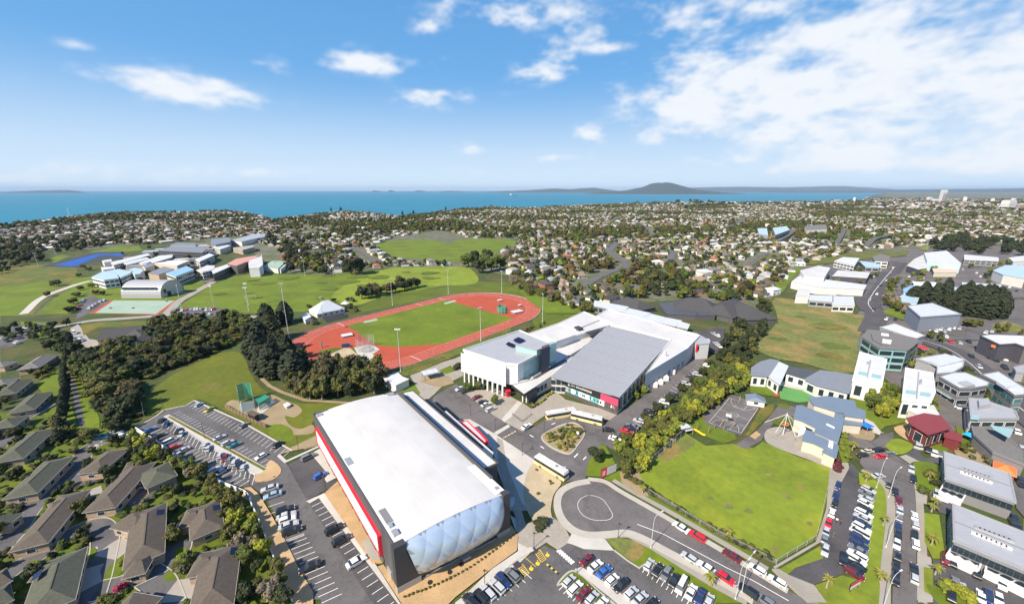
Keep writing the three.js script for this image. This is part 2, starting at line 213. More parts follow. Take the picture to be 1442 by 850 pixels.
// ---------------------------------------------------------------- plants
const leafMats = {}; // foliage tints, linear
const tint = { olive: [0.088, 0.092, 0.016], green: [0.068, 0.095, 0.012], dark: [0.028, 0.04, 0.01], bright: [0.15, 0.185, 0.02], lime: [0.24, 0.25, 0.02], grey: [0.11, 0.12, 0.07], brown: [0.072, 0.062, 0.024], pine: [0.019, 0.029, 0.012], straw: [0.30, 0.24, 0.08], red: [0.11, 0.025, 0.03], pink: [0.35, 0.03, 0.09], bare: [0.20, 0.165, 0.12] };
for (const [k, c] of Object.entries(tint)) leafMats[k] = mat(...c, { roughness: 0.85, vertexColors: true });
function leafGeo(n, size, place, seed, core = []) { // n small leaf sprays; place(f) -> [point, outward]
  const f = mulberry(seed), pos = [], nor = [], col = [];
  const a = new THREE.Vector3(), b = new THREE.Vector3(), q = new THREE.Vector3(), o = new THREE.Vector3();
  for (let i = 0; i < n; i++) {
    const [p, out] = place(f); o.set(out[0] + rr(-0.75, 0.75, f), out[1] + rr(-0.5, 0.8, f), out[2] + rr(-0.75, 0.75, f)).normalize();
    a.set(rr(-1, 1, f), rr(-1, 1, f), rr(-1, 1, f)).cross(o).normalize(); b.copy(o).cross(a);
    const s = size * rr(0.6, 1.35, f), t = s * rr(0.55, 1, f), v = rr(0.62, 1.3, f), y = rr(0.9, 1.15, f);
    const c = [[-1, -0.2], [0.1, -1], [1, 0.25], [-0.15, 1]].map(([x, w]) => [p[0] + a.x * x * s + b.x * w * t, p[1] + a.y * x * s + b.y * w * t, p[2] + a.z * x * s + b.z * w * t]);
    for (const k of [0, 1, 2, 0, 2, 3]) { pos.push(...c[k]); nor.push(o.x, o.y, o.z); col.push(v * y, v, v * 0.9); }
  }
  for (const [x, y, z, rx, ry, rz] of core) {
    const g = new THREE.IcosahedronGeometry(1, 1), P = g.attributes.position;
    for (let i = 0; i < P.count; i++) { const d = 0.8 + 0.4 * hash3(Math.round(P.getX(i) * 50), Math.round(P.getY(i) * 50), Math.round(P.getZ(i) * 50) + seed); pos.push(x + P.getX(i) * rx * d, y + P.getY(i) * ry * d, z + P.getZ(i) * rz * d); const v = 0.75; col.push(v, v, v * 0.9); nor.push(P.getX(i), P.getY(i), P.getZ(i)); }
  }
  const g = new THREE.BufferGeometry(); g.setAttribute('position', new THREE.Float32BufferAttribute(pos, 3)); g.setAttribute('normal', new THREE.Float32BufferAttribute(nor, 3)); g.setAttribute('color', new THREE.Float32BufferAttribute(col, 3)); g.computeVertexNormals(); return g;
}
const onBall = (f) => { const u = f() * 2 - 1, t = f() * 6.2832, s = Math.sqrt(1 - u * u); return [s * Math.cos(t), u, s * Math.sin(t)]; };
function lobes(n, seed, spread, ball, lift) { const f = mulberry(seed), L = [[0, lift, 0, ball, ball * 0.85, ball]]; for (let i = 1; i < n; i++) { const t = i / (n - 1) * 6.283 * 1.6 + rr(-0.4, 0.4, f), d = spread * rr(0.6, 1.05, f), s = ball * rr(0.5, 0.85, f); L.push([Math.cos(t) * d, lift + rr(-0.75, 0.7, f) * ball, Math.sin(t) * d, s, s * rr(0.7, 0.95, f), s]); } return L; }
function crownGeo(n, size, L, seed) { return leafGeo(n, size, (f) => { const l = L[Math.floor(f() * L.length)], d = onBall(f), k = 0.78 + 0.4 * f() * f() + 0.1 * f(); return [[l[0] + d[0] * l[3] * k, l[1] + d[1] * l[4] * k, l[2] + d[2] * l[5] * k], d]; }, seed, L.map(l => [l[0], l[1], l[2], l[3] * 0.8, l[4] * 0.8, l[5] * 0.8])); }
// unit crowns: about 1 m high and 1 m across, scaled to each tree
const crowns = [0, 1, 2, 3].map(i => crownGeo(520, 0.052, lobes(8 + i, 100 + i, 0.27, 0.27, 0.53), 200 + i));
const bushes = [0, 1, 2].map(i => crownGeo(260, 0.07, lobes(5, 300 + i, 0.25, 0.33, 0.42), 400 + i));
const farCrowns = [0, 1].map(i => crownGeo(46, 0.14, lobes(4, 500 + i, 0.22, 0.32, 0.5), 600 + i));
const coneGeo = (n, size, seed, r0 = 0.3) => leafGeo(n, size, (f) => { const y = Math.pow(f(), 0.75), t = f() * 6.283, tier = 0.72 + 0.28 * ((y * 11) % 1), r = (1 - y) * r0 * tier + 0.015; return [[Math.cos(t) * r, 0.1 + y * 0.9, Math.sin(t) * r], [Math.cos(t), 0.35, Math.sin(t)]]; }, seed, [[0, 0.25, 0, r0 * 0.55, 0.2, r0 * 0.55], [0, 0.5, 0, r0 * 0.35, 0.22, r0 * 0.35]]);
const cones = [coneGeo(420, 0.055, 71), coneGeo(420, 0.055, 72, 0.24)];
const flameGeo = (seed) => leafGeo(420, 0.05, (f) => { const y = f(), t = f() * 6.283, r = 0.19 * Math.pow(Math.sin(Math.PI * (0.12 + 0.86 * y)), 0.8); return [[Math.cos(t) * r, y, Math.sin(t) * r], [Math.cos(t), 0.5, Math.sin(t)]]; }, seed, [[0, 0.3, 0, 0.14, 0.28, 0.14], [0, 0.62, 0, 0.12, 0.28, 0.12]]);
const flames = [flameGeo(81), flameGeo(82)];
const trunkGeo = (() => { const limb = (t, h0, h1, d) => { const b = [Math.cos(t) * d, h1, Math.sin(t) * d]; return bar([0, h0, 0], b, 0.014, 5); }; return merge([cyl(0.038, 0.02, 0.55, 7), limb(0.4, 0.28, 0.6, 0.22), limb(2.3, 0.33, 0.66, 0.22), limb(4.4, 0.25, 0.58, 0.24), limb(5.6, 0.4, 0.75, 0.14)]); })();
const poleTrunk = cyl(0.018, 0.006, 0.9, 6);
let plantCount = 0;
function plant(name, kind, p, h, w, colour, label, category, group, o = {}) {
  const y = o.y ?? padY(p), t = o.label0 ? 0 : R() * 6.283, k = plantCount++;
  const g = thing(name, label, category, [p[0], y - 0.04, p[1]], t, group);
  const geo = kind === 'tree' ? crowns[k % 4] : kind === 'bush' ? bushes[k % 3] : kind === 'cone' ? cones[k % 2] : flames[k % 2];
  const c = mesh(kind === 'bush' ? 'foliage' : 'crown', geo, leafMats[colour], g); c.scale.set(w * rr(0.9, 1.1), h, w * rr(0.9, 1.1));
  if (kind !== 'bush') { const s = mesh('trunk', kind === 'tree' ? trunkGeo : poleTrunk, o.bark || M.barkBrown, g); s.scale.set(Math.max(w, h * 0.6), h, Math.max(w, h * 0.6)); }
  return g;
}
// trees or shrubs spread through an area, kept clear of roads, roofs and one another
function scatter(poly, n, gap, put, clear = 0) {
  const xs = poly.map(p => p[0]), zs = poly.map(p => p[1]), x0 = Math.min(...xs), x1 = Math.max(...xs), z0 = Math.min(...zs), z1 = Math.max(...zs), done = []; let made = 0;
  for (let k = 0; k < n * 40 && made < n; k++) {
    const p = [rr(x0, x1), rr(z0, z1)]; if (!inside(p, poly)) continue;
    if (done.some(q => dist(p, q) < gap)) continue;
    if (clear && (roads.some(r => inside(p, r)) || roofs.some(r => inside(p, r)))) continue;
    done.push(p); put(p, made++);
  }
  return done;
}
const frondGeo = (() => { const pos = [], uv = [], idx = []; for (let i = 0; i <= 6; i++) { const t = i / 6, x = t * 1.15, y = 0.75 * t - 1.05 * t * t, w = 0.16 * Math.sin(Math.PI * (0.1 + 0.88 * t)); pos.push(x, y - 0.03, -w, x, y + 0.05, 0, x, y - 0.03, w); uv.push(t, 0, t, 0.5, t, 1); if (i) { const a = (i - 1) * 3; idx.push(a, a + 1, a + 3, a + 1, a + 4, a + 3, a + 1, a + 2, a + 4, a + 2, a + 5, a + 4); } } return rawGeo(pos, uv, idx); })();
const frondMats = [mat(0.2, 0.2, 0.03), mat(0.14, 0.165, 0.022), mat(0.27, 0.22, 0.05)];
function palm(p, h, r, label, group) {
  const g = thing('palm_tree', label, 'palm', on(p), R() * 6, group);
  mesh('trunk', cyl(0.22, 0.16, h * 0.6, 7), M.barkGrey, g);
  for (let k = 0; k < 22; k++) { const f = mesh('frond', frondGeo, frondMats[k % 3], g); f.position.y = h * 0.58 + rr(-0.1, 0.35); f.rotation.set(0, k * 2.4, rr(-0.5, 0.75)); f.rotation.order = 'YXZ'; f.scale.setScalar(r * rr(0.42, 0.6)); }
  return g;
}

// ---------------------------------------------------------------- vehicles
const paintOf = { w: ['white', [0.78, 0.78, 0.77]], s: ['silver', [0.46, 0.48, 0.5]], g: ['grey', [0.17, 0.18, 0.19]], k: ['black', [0.016, 0.016, 0.018]], n: ['dark blue', [0.02, 0.035, 0.12]], b: ['blue', [0.03, 0.12, 0.42]], r: ['red', [0.62, 0.012, 0.025]], m: ['maroon', [0.16, 0.012, 0.02]], t: ['teal', [0.02, 0.21, 0.23]], c: ['beige', [0.52, 0.46, 0.33]], y: ['yellow green', [0.42, 0.40, 0.05]], l: ['pale blue', [0.30, 0.40, 0.5]] };
const carPaint = {}; for (const [k, [, c]] of Object.entries(paintOf)) carPaint[k] = new THREE.MeshPhysicalMaterial({ color: lin(...c), roughness: 0.35, clearcoat: 0.8, clearcoatRoughness: 0.08, side: THREE.DoubleSide });
function slab(profile, w, y0, taper, bev = 0.05) { // side profile in x,y extruded across the car and drawn in towards the roof
  const g = new THREE.ExtrudeGeometry(new THREE.Shape(profile.map(p => new THREE.Vector2(...p))), { depth: w - 2 * bev, bevelEnabled: true, bevelSize: bev, bevelThickness: bev, bevelSegments: 2, steps: 1 }).translate(0, 0, -(w - 2 * bev) / 2);
  const P = g.attributes.position; for (let i = 0; i < P.count; i++) { const y = P.getY(i); P.setZ(i, P.getZ(i) * (1 - taper * Math.max(0, y - y0)) * (1 - 0.05 * Math.pow(Math.abs(P.getX(i)) / 2.2, 4))); } g.computeVertexNormals(); return g;
}
const carKinds = {
  hatchback: { L: 4.0, W: 1.72, H: 1.47, body: [[-1.95, 0.3], [-1.98, 0.8], [-1.85, 0.98], [0.75, 0.92], [1.75, 0.78], [1.98, 0.6], [1.96, 0.3]], cab: [[-1.83, 0.93], [-1.55, 1.38], [-0.1, 1.42], [0.95, 0.9]], roof: [-1.5, 0.02] },
  sedan: { L: 4.6, W: 1.8, H: 1.42, body: [[-2.25, 0.3], [-2.3, 0.8], [-2.2, 0.93], [-1.3, 0.95], [0.85, 0.9], [2.0, 0.76], [2.28, 0.58], [2.26, 0.3]], cab: [[-1.75, 0.92], [-1.0, 1.36], [0.15, 1.38], [1.1, 0.88]], roof: [-0.95, 0.22] },
  wagon: { L: 4.6, W: 1.78, H: 1.5, body: [[-2.25, 0.3], [-2.28, 0.85], [-2.15, 0.98], [0.85, 0.92], [2.0, 0.78], [2.28, 0.6], [2.26, 0.3]], cab: [[-2.12, 0.93], [-1.85, 1.42], [0.1, 1.46], [1.1, 0.9]], roof: [-1.8, 0.22] },
  'off-roader': { L: 4.6, W: 1.86, H: 1.75, body: [[-2.22, 0.4], [-2.28, 0.95], [-2.15, 1.1], [0.9, 1.06], [2.0, 0.95], [2.26, 0.75], [2.24, 0.4]], cab: [[-2.1, 1.06], [-1.9, 1.62], [0.15, 1.66], [1.05, 1.02]], roof: [-1.85, 0.25] },
  van: { L: 4.8, W: 1.85, H: 1.98, body: [[-2.35, 0.38], [-2.4, 1.0], [-2.36, 1.2], [1.75, 1.18], [2.2, 0.98], [2.38, 0.7], [2.36, 0.38]], cab: [[-2.33, 1.16], [-2.22, 1.86], [1.05, 1.9], [1.95, 1.12]], roof: [-2.2, 1.12] },
};
const wheelGeo = new THREE.CylinderGeometry(0.32, 0.32, 0.2, 12).rotateX(Math.PI / 2), rimGeo = new THREE.CylinderGeometry(0.2, 0.2, 0.212, 8).rotateX(Math.PI / 2), lampG = box(0.1, 0.14, 0.34), proto = {};
for (const [k, c] of Object.entries(carKinds)) { const top = c.cab[2][1]; c.g = { body: slab(c.body, c.W, 0.6, 0.12), cab: slab(c.cab, c.W - 0.1, c.cab[0][1], 0.42, 0.04), roof: slab([[c.roof[0] - 0.14, top - 0.02], [c.roof[0] + 0.1, top + 0.06], [c.roof[1] - 0.1, top + 0.075], [c.roof[1] + 0.08, top + 0.0]], c.W - 0.1, c.cab[0][1], 0.42, 0.045) }; }
function car(kind, colour, p, turn, label, group, far = false, y) {
  const key = kind + colour + far; let o = proto[key]; const pos = [p[0], y ?? padY(p), p[1]];
  if (o) return dup(o, pos, turn, label, group);
  const c = carKinds[kind]; o = proto[key] = thing('parked_car', label, 'car', pos, turn, group);
  mesh('body', c.g.body, carPaint[colour], o); mesh('windows', c.g.cab, M.glass, o); mesh('roof', c.g.roof, carPaint[colour], o);
  for (const sx of [-1, 1]) for (const sz of [-1, 1]) {
    const w = mesh('wheel', wheelGeo, M.tyre, o); w.position.set(sx * c.L * 0.295, 0.32, sz * (c.W / 2 - 0.1));
    if (!far) { const r = mesh('rim', rimGeo, M.rim, w); }
    if (!far) { const l = mesh(sx > 0 ? 'headlight' : 'tail_light', lampG, sx > 0 ? M.lampGlass : M.tail, o); l.position.set(sx * (c.L / 2 - 0.04), c.body[1][1] - 0.14, sz * (c.W / 2 - 0.32)); }
  }
  return o;
}
const kindsRow = ['hatchback', 'sedan', 'wagon', 'hatchback', 'off-roader', 'sedan', 'hatchback', 'van'];
let carNo = 0;
// cars at the given points, all pointing along from->to (a digit after the colour letter picks the kind)
function cars(pts, [from, to], codes, where, group, far, size = 1) {
  const t0 = turnOf(from, to); const cs = codes.match(/[a-z]\d?/g);
  pts.forEach((p, i) => { const c = cs[i % cs.length], kind = c[1] ? ['hatchback', 'sedan', 'wagon', 'off-roader', 'van'][+c[1]] : kindsRow[Math.floor(hash3(carNo, 5, 9) * 8)]; const flip = hash3(carNo++, 3, 3) < 0.4 ? Math.PI : 0; car(kind, c[0], [p[0] + (R() - 0.5) * 0.3, p[1] + (R() - 0.5) * 0.3], t0 + flip + (R() - 0.5) * 0.05, `${paintOf[c[0]][0]} ${kind} ${where}`, group, far).scale.setScalar(size); });
}
// bay lines from the row a-b, reaching to the side of `towards`
function bays(parent, a, b, towards, n, m = M.line, w = 0.12) {
  const d = unit(sub(b, a)), v = sub(towards, a), L = len(v), u = unit(v), g = new THREE.BoxGeometry(L, 0.004, w), t = turnOf(a, towards);
  for (let i = 0; i <= n; i++) { const p = add(lerp(a, b, i / n), u, L / 2), q = mesh('parking_line', g, m, parent); q.position.set(p[0], markY(), p[1]); q.rotation.y = t; }
}

// ---------------------------------------------------------------- street furniture
const lampProto = {};
function streetLamp(p, toward, h, label, group) {
  const t = turnOf(p, toward), pos = on(p), k = 's' + Math.round(h); if (lampProto[k]) return dup(lampProto[k], pos, t, label, group);
  const o = lampProto[k] = thing('street_lamp', label, 'street lamp', pos, t, group);
  mesh('pole', merge([cyl(0.09, 0.055, h * 0.82, 8), cyl(0.2, 0.2, 0.3, 8)]), M.pole, o); mesh('arm', tube([[0, h * 0.8, 0], [0.25, h * 0.92, 0], [1.0, h * 0.985, 0], [2.4, h, 0]], 0.045), M.pole, o); mesh('lamp_head', merge([box(0.8, 0.12, 0.3, 2.7, h, 0), box(0.5, 0.08, 0.22, 2.75, h - 0.09, 0)]), M.pole, o); return o;
}
function postLamp(p, h, label, group) { const pos = on(p), k = 'p' + Math.round(h); if (lampProto[k]) return dup(lampProto[k], pos, 0, label, group); const o = lampProto[k] = thing('post_lamp', label, 'lamp post', pos, 0, group); mesh('pole', cyl(0.08, 0.06, h, 7), M.darkPole, o); mesh('lamp_head', merge([cyl(0.3, 0.22, 0.16, 8, 0, h, 0), box(0.9, 0.07, 0.14, 0.35, h - 0.1, 0)]), M.darkPole, o); return o; }
function lightTower(p, h, toward, label, group) {
  const t = turnOf(p, toward), pos = on(p), k = 't' + Math.round(h); if (lampProto[k]) return dup(lampProto[k], pos, t, label, group);
  const o = lampProto[k] = thing('floodlight_tower', label, 'floodlight tower', pos, t, group);
  mesh('pole', merge([cyl(0.2, 0.1, h, 8), cyl(0.4, 0.4, 0.5, 8)]), M.pole, o); mesh('crossarm', box(0.14, 0.14, 2.6, 0, h - 0.1, 0), M.pole, o);
  for (const z of [-1.1, -0.4, 0.4, 1.1]) { const f = mesh('floodlight', box(0.35, 0.5, 0.55), M.pole, o); f.position.set(0.2, h + 0.2, z); f.rotation.z = -0.5; } return o;
}
function wireFence(a, b, h, label, gap = 4, m = M.netGrey, postM = M.pole) { // posts and a mesh sheet between them, top rail
  const L = dist(a, b), n = Math.max(1, Math.round(L / gap)), o = thing('wire_fence', label, 'fence', [a[0], 0, a[1]], turnOf(a, b), 'wire fences'), pg = cyl(0.035, 0.035, h, 5);
  for (let i = 0; i <= n; i++) { const q = mesh('post', pg, postM, o); q.position.x = L * i / n; } mesh('netting', box(L, h - 0.1, 0.02, L / 2, h / 2 + 0.1, 0), m, o); mesh('rail', box(L, 0.035, 0.035, L / 2, h + 0.01, 0), postM, o); return o;
}
function sign(p, turn, w, h, lift, cols, label) {
  const o = thing('billboard_sign', label, 'sign', on(p), turn); const posts = [-0.38, 0.38];
  for (const s of posts) mesh('post', cyl(0.09, 0.09, lift + h * 0.9, 6, s * w, 0, 0), M.darkPole, o);
  mesh('panel', box(w, h, 0.16, 0, lift + h / 2, 0), M.black, o); cols.forEach(([x0, x1, y0, y1, m], i) => mesh('print', box((x1 - x0) * w, (y1 - y0) * h, 0.02, ((x0 + x1) / 2 - 0.5) * w, lift + (y0 + y1) / 2 * h, 0.09 + i * 0.004), m, o)); return o;
}

// ---------------------------------------------------------------- buildings
// all windows are thin boxes set into a frame on the face a->b of a wall (outside on the left of a->b when seen from above is `side` 1)
function windows(o, a, b, y0, y1, n, rows = 1, opt = {}) {
  const L = dist(a, b), t = turnOf(a, b), d = unit(sub(b, a)), out = left(d), side = opt.side ?? -1, wn = (L / n) * (opt.fill ?? 0.7), hr = (y1 - y0) / rows, hn = hr * (opt.fillY ?? 0.62), g = new THREE.BoxGeometry(wn, hn, 0.08), fr = new THREE.BoxGeometry(wn + 0.24, hn + 0.24, 0.05);
  const org = opt.origin || [0, 0];
  for (let r = 0; r < rows; r++) for (let i = 0; i < n; i++) {
    const p = add(lerp(a, b, (i + 0.5) / n), out, side * 0.045); const w = mesh(opt.name || 'window', opt.frame === false ? g : fr, opt.frame === false ? opt.glass || M.glass : opt.frameMat || M.midGrey, o); w.position.set(p[0] - org[0], y0 + hr * (r + 0.5), p[1] - org[1]); w.rotation.y = t;
    if (opt.frame !== false) { const q = mesh('pane', g, opt.glass || M.glass, w); }
  }
}
function roofSlab(pts, y, th, over) { const c = centre(pts); const ns = offsets(pts, true), test = add(pts[0], ns[0], 0.1), s = inside(test, pts) ? -1 : 1; return prism(pts.map((p, i) => add(p, ns[i], s * over)), y, y + th); }
// flat-roofed block: o.at base, pts footprint; parts wall, roof, parapet
function block(name, pts, h, wallM, roofM, label, opt = {}) {
  const c = centre(pts), o = opt.into || thing(name, label, opt.category || 'building', [c[0], 0, c[1]], 0, opt.group), org = opt.into ? opt.origin : c, q = pts.map(p => sub(p, org));
  roofs.push(pts); mesh('wall', prism(q, opt.y0 || 0, h), wallM, o);
  mesh('roof', roofSlab(q, h + 0.003, opt.th || 0.25, opt.over ?? 0.25), roofM, o);
  if (opt.parapet) { const ns = offsets(q, true), s = inside(add(q[0], ns[0], 0.1), q) ? 1 : -1; mesh('parapet', ribbon(q, s * -0.28, s * 0.1, h - 0.3, h + 0.25 + opt.parapet, true), opt.parapetMat || wallM, o); }
  o.userData.org = undefined; o.org = org; return o;
}
// a hipped or gabled roof: w along the ridge (x), d across; e = how far the ridge stops short of the ends
function roofGeo(w, d, rise, e, over = 0.45) {
  const W = w / 2 + over, Dd = d / 2 + over, y0 = -over * rise / (d / 2), r = Math.max(0.01, w / 2 - e + (e ? 0 : over)), s = Math.hypot(Dd, rise), pos = [], uv = [];
  const A = [-W, y0, -Dd], B = [W, y0, -Dd], C = [W, y0, Dd], E = [-W, y0, Dd], P = [-r, rise, 0], Q = [r, rise, 0];
  const tri = (l, us) => { l.forEach((v, i) => { pos.push(...v); uv.push(...us[i]); }); };
  tri([E, C, Q], [[-W, 0], [W, 0], [r, s]]); tri([E, Q, P], [[-W, 0], [r, s], [-r, s]]); tri([B, A, P], [[-W, 0], [W, 0], [r, s]]); tri([B, P, Q], [[-W, 0], [r, s], [-r, s]]);
  tri([C, B, Q], [[-Dd, 0], [Dd, 0], [0, s]]); tri([A, E, P], [[-Dd, 0], [Dd, 0], [0, s]]); tri([A, B, C], [[0, 0], [1, 0], [1, 1]]); tri([A, C, E], [[0, 0], [1, 1], [0, 1]]);
  const g = new THREE.BufferGeometry(); g.setAttribute('position', new THREE.Float32BufferAttribute(pos, 3)); g.setAttribute('uv', new THREE.Float32BufferAttribute(uv, 2)); g.computeVertexNormals(); return g;
}
function rim4(w, d, over, y, h) { const W = w / 2 + over, D = d / 2 + over; return ribbon([[-W, -D], [W, -D], [W, D], [-W, D]], -0.05, 0.03, y, y + h, true); }
const rectOf = (c, t, w, d) => [[-w, -d], [w, -d], [w, d], [-w, d]].map(([x, z]) => [c[0] + (x * Math.cos(t) + z * Math.sin(t)) / 2, c[1] + (-x * Math.sin(t) + z * Math.cos(t)) / 2]);
// a single-storey house from wings: each wing is [ridge start, ridge end, width across, hip length]
function house(wings, o) {
  const c = lerp(wings[0][0], wings[0][1], 0.5), t0 = 0, g = thing(o.name || 'house', o.label, 'house', on(c, -0.05), 0, o.group), h = o.h || 2.7;
  wings.forEach(([a, b, d0, e0 = d0 / 2], i) => { const d = d0 * (o.name ==='village_house' ? 0.64 : 1), e = o.name === 'village_house' ? Math.min(e0, dist(a, b) / 2 - 0.4) : e0;
    const L = o.name === 'village_house' ? dist(a, b) + 0.4 : dist(a, b) + 2 * e - 0.9, t = turnOf(a, b), m = sub(lerp(a, b, 0.5), c), w = new THREE.Group(), hh = h - i * 0.13, rise = (o.pitch || 0.42) * d / 2;
    const add1 = (name, geo, mm) => { const q = mesh(name, geo, mm, g); q.position.set(m[0], 0, m[1]); q.rotation.y = t; return q; };
    add1('wall', box(L, hh, d, 0, hh / 2, 0), o.wall || M.brick); const rf = add1('roof', roofGeo(L, d, rise, e).translate(0, hh + 0.19, 0), o.roof || M.tileBrown);
    mesh('gutter', rim4(L, d, 0.45, hh - 0.06, 0.1), o.trim || M.tilePale, rf);
    const r = L / 2 - e; mesh('ridge_cap', merge([box(2 * r + (e ? 0 : 0.8), 0.09, 0.22, 0, hh + 0.19 + rise, 0)]), o.roof || M.tileBrown, rf);
    const W = [[-L / 2, d / 2], [L / 2, d / 2]];
    for (const sz of [-1, 1]) { const n = Math.max(1, Math.round(L / 4)); for (let k = 0; k < n; k++) { const gl = add1('window', box(1.7, 1.15, 0.08, 0, 0, 0), M.white); const x = (-0.5 + (k + 0.5) / n) * L, z = sz * (d / 2 + 0.02); gl.position.set(m[0] + x * Math.cos(t) + z * Math.sin(t), 1.35, m[1] - x * Math.sin(t) + z * Math.cos(t)); const pn = mesh('pane', box(1.5, 0.95, 0.1), M.glass, gl); } }
    for (const sx of [-1, 1]) { const gl = add1('window', box(0.08, 1.15, 1.7), M.white); const x = sx * (L / 2 + 0.02); gl.position.set(m[0] + x * Math.cos(t), 1.35, m[1] - x * Math.sin(t)); mesh('pane', box(0.1, 0.95, 1.5), M.glass, gl); }
    roofs.push(rectOf(lerp(a, b, 0.5), t, L + 1, d + 1));
  });
  if (o.solar) { const [a, b, d] = wings[0], t = turnOf(a, b), p = sub(lerp(a, b, o.solar[0]), c), s = mesh('solar_panel', box(2.2, 0.06, 1.6), M.solar, g), k = o.solar[1]; s.position.set(p[0] + Math.sin(t) * k * d * 0.27, h + 0.19 + (o.pitch || 0.42) * d * 0.24 + 0.08, p[1] + Math.cos(t) * k * d * 0.27); s.rotation.order = 'YXZ'; s.rotation.y = t; s.rotation.x = k * Math.atan(o.pitch || 0.42); }
  return g;
}

// ---------------------------------------------------------------- land, sea, islands
// where the land ends, seen from above the campus: points along the shore
const shore = [[-1900, -500], [-1248.6,-983.6], [-1347.9,-1199.6], [-1524.5,-1557.2], [-1299.9,-1581.9], [-1132.2,-1660.9], [-847.4,-1364.9], [-692.2,-1171.1], [-699.6,-1328.4], [-683.4,-1660.9], [-546.2,-1557.2], [-383.5,-1328.4], [-307.9,-1364.9], [-246.7,-1748.1], [-114.08,-2117.2], [64.54,-1952.5], [265,-2210.3], [555.8,-2482.8], [1093.2,-2753.8], [1663.3,-2831], [2165.1,-2912.5], [3116.4,-3646.7], [7435.8,-8264.6]];
const azOf = (p) => Math.atan2(p[0], -p[1]);
const shoreAz = shore.map(p => [azOf(p), len(p)]);
function shoreR(a) { if (a >= shoreAz[shoreAz.length - 1][0]) return 26000; for (let i = 0; i + 1 < shoreAz.length; i++) { const [a0, r0] = shoreAz[i], [a1, r1] = shoreAz[i + 1]; if (a >= a0 && a <= a1) return mix(r0, r1, (a - a0) / (a1 - a0)); } return shoreAz[0][1]; }
function landH(x, z) { const r = Math.hypot(x, z), a = Math.atan2(x, -z), k = smooth(620, 1000, r); let h = k * ((fbm3(x / 420, 3, z / 420, 3) - 0.5) * 16); const s = shoreR(a); if (r > 3500) h -= smooth(3500, 6000, r) * 20; h *= smooth(s, s * 0.93, r); return h; }
{
  const NA = 300, NR = 170, pos = [], uv = [], idx = [];
  for (let i = 0; i <= NA; i++) {
    const a = -1.32 + 2.64 * i / NA, s = shoreR(a);
    for (let j = 0; j <= NR; j++) {
      let r = j < NR - 1 ? 4 + (s - 4) * Math.pow(j / (NR - 2), 1.7) : s + 60, y = j < NR - 1 ? landH(Math.sin(a) * r, -Math.cos(a) * r) : -60;
      const x = Math.sin(a) * r, z = -Math.cos(a) * r; pos.push(x, y, z); uv.push(x, -z);
      if (i && j) { const b = i * (NR + 1) + j, c = b - NR - 1; idx.push(c - 1, b - 1, b, c - 1, b, c); }
    }
  }
  const q = new THREE.BufferGeometry(); q.setAttribute('position', new THREE.Float32BufferAttribute(pos, 3)); q.setAttribute('uv', new THREE.Float32BufferAttribute(uv, 2)); q.setIndex(idx); q.computeVertexNormals();
  struct('ground', q, mat(0.27, 0.27, 0.27, { map: T.suburb }));
  // the ground behind the camera
  struct('ground', flat([[-2500, 900], [2500, 900], [2500, -40], [300, -74], [0, -2], [-300, -74], [-2500, -40]], -0.05), M.scrub);
  const w = new THREE.PlaneGeometry(110000, 50000).rotateX(-Math.PI / 2); const u = w.attributes.uv; for (let i = 0; i < u.count; i++) u.setXY(i, u.getX(i) * 110000, u.getY(i) * 50000); w.translate(0, -45, -26000);
  struct('sea', w, M.water);
}
function island(name, x0, x1, z, prof, label, m) { // a real massif: profile heights along its length, falling to the shore on both sides
  const n = 60, k = 12, pos = [], uv = [], idx = [], D = (x1 - x0) * 0.38;
  for (let i = 0; i <= n; i++) { const t = i / n; let h = 0; for (let q = 0; q + 1 < prof.length; q++) if (t >= prof[q][0] && t <= prof[q + 1][0]) h = mix(prof[q][1], prof[q + 1][1], (t - prof[q][0]) / (prof[q + 1][0] - prof[q][0]));
    for (let j = 0; j <= k; j++) { const v = j / k * 2 - 1, f = Math.pow(Math.cos(v * Math.PI / 2), 1.2), x = mix(x0, x1, t), zz = z + v * D * (0.35 + 0.65 * Math.sin(Math.PI * t)); pos.push(x, -47 + (h + 3) * f * (0.93 + 0.14 * fbm3(x / 500, 1, zz / 500, 3)), zz); uv.push(x, -zz); if (i && j) { const b = i * (k + 1) + j, c = b - k - 1; idx.push(c - 1, b - 1, b, c - 1, b, c); } } }
  return struct(name, rawGeo(pos, uv, idx), m);
}
const farHill = mat(0.05, 0.066, 0.06, { map: T.rough });
island('island_hill', 2600, 7900, -14200, [[0, 12], [0.12, 55], [0.27, 120], [0.38, 230], [0.43, 350], [0.46, 372], [0.48, 350], [0.51, 372], [0.55, 300], [0.66, 150], [0.82, 60], [1, 4]], '', farHill);
island('island_hill', -1200, 5600, -21500, [[0, 20], [0.15, 70], [0.3, 110], [0.5, 190], [0.62, 150], [0.8, 230], [1, 60]], '', farHill);
island('island_hill', -21500, -18400, -17500, [[0, 10], [0.2, 60], [0.45, 95], [0.8, 120], [0.9, 105], [1, 10]], '', farHill);
for (const [x, w, h] of [[-8050, 600, 90], [-7100, 450, 110], [-5600, 700, 95], [-4200, 1700, 70]]) island('island_hill', x, x + w, -23500, [[0, 5], [0.3, h], [0.7, h * 0.8], [1, 5]], '', farHill);
island('island_hill', 9000, 26000, -29000, [[0, 60], [0.2, 260], [0.4, 330], [0.6, 280], [0.8, 380], [1, 200]], '', farHill);
island('island_hill', 13500, 34000, -21000, [[0, 20], [0.15, 90], [0.35, 140], [0.6, 190], [0.75, 240], [1, 150]], '', farHill);

// ---------------------------------------------------------------- fields, lawns, paths
const big = (n, p, m) => sheet(n, p, m);
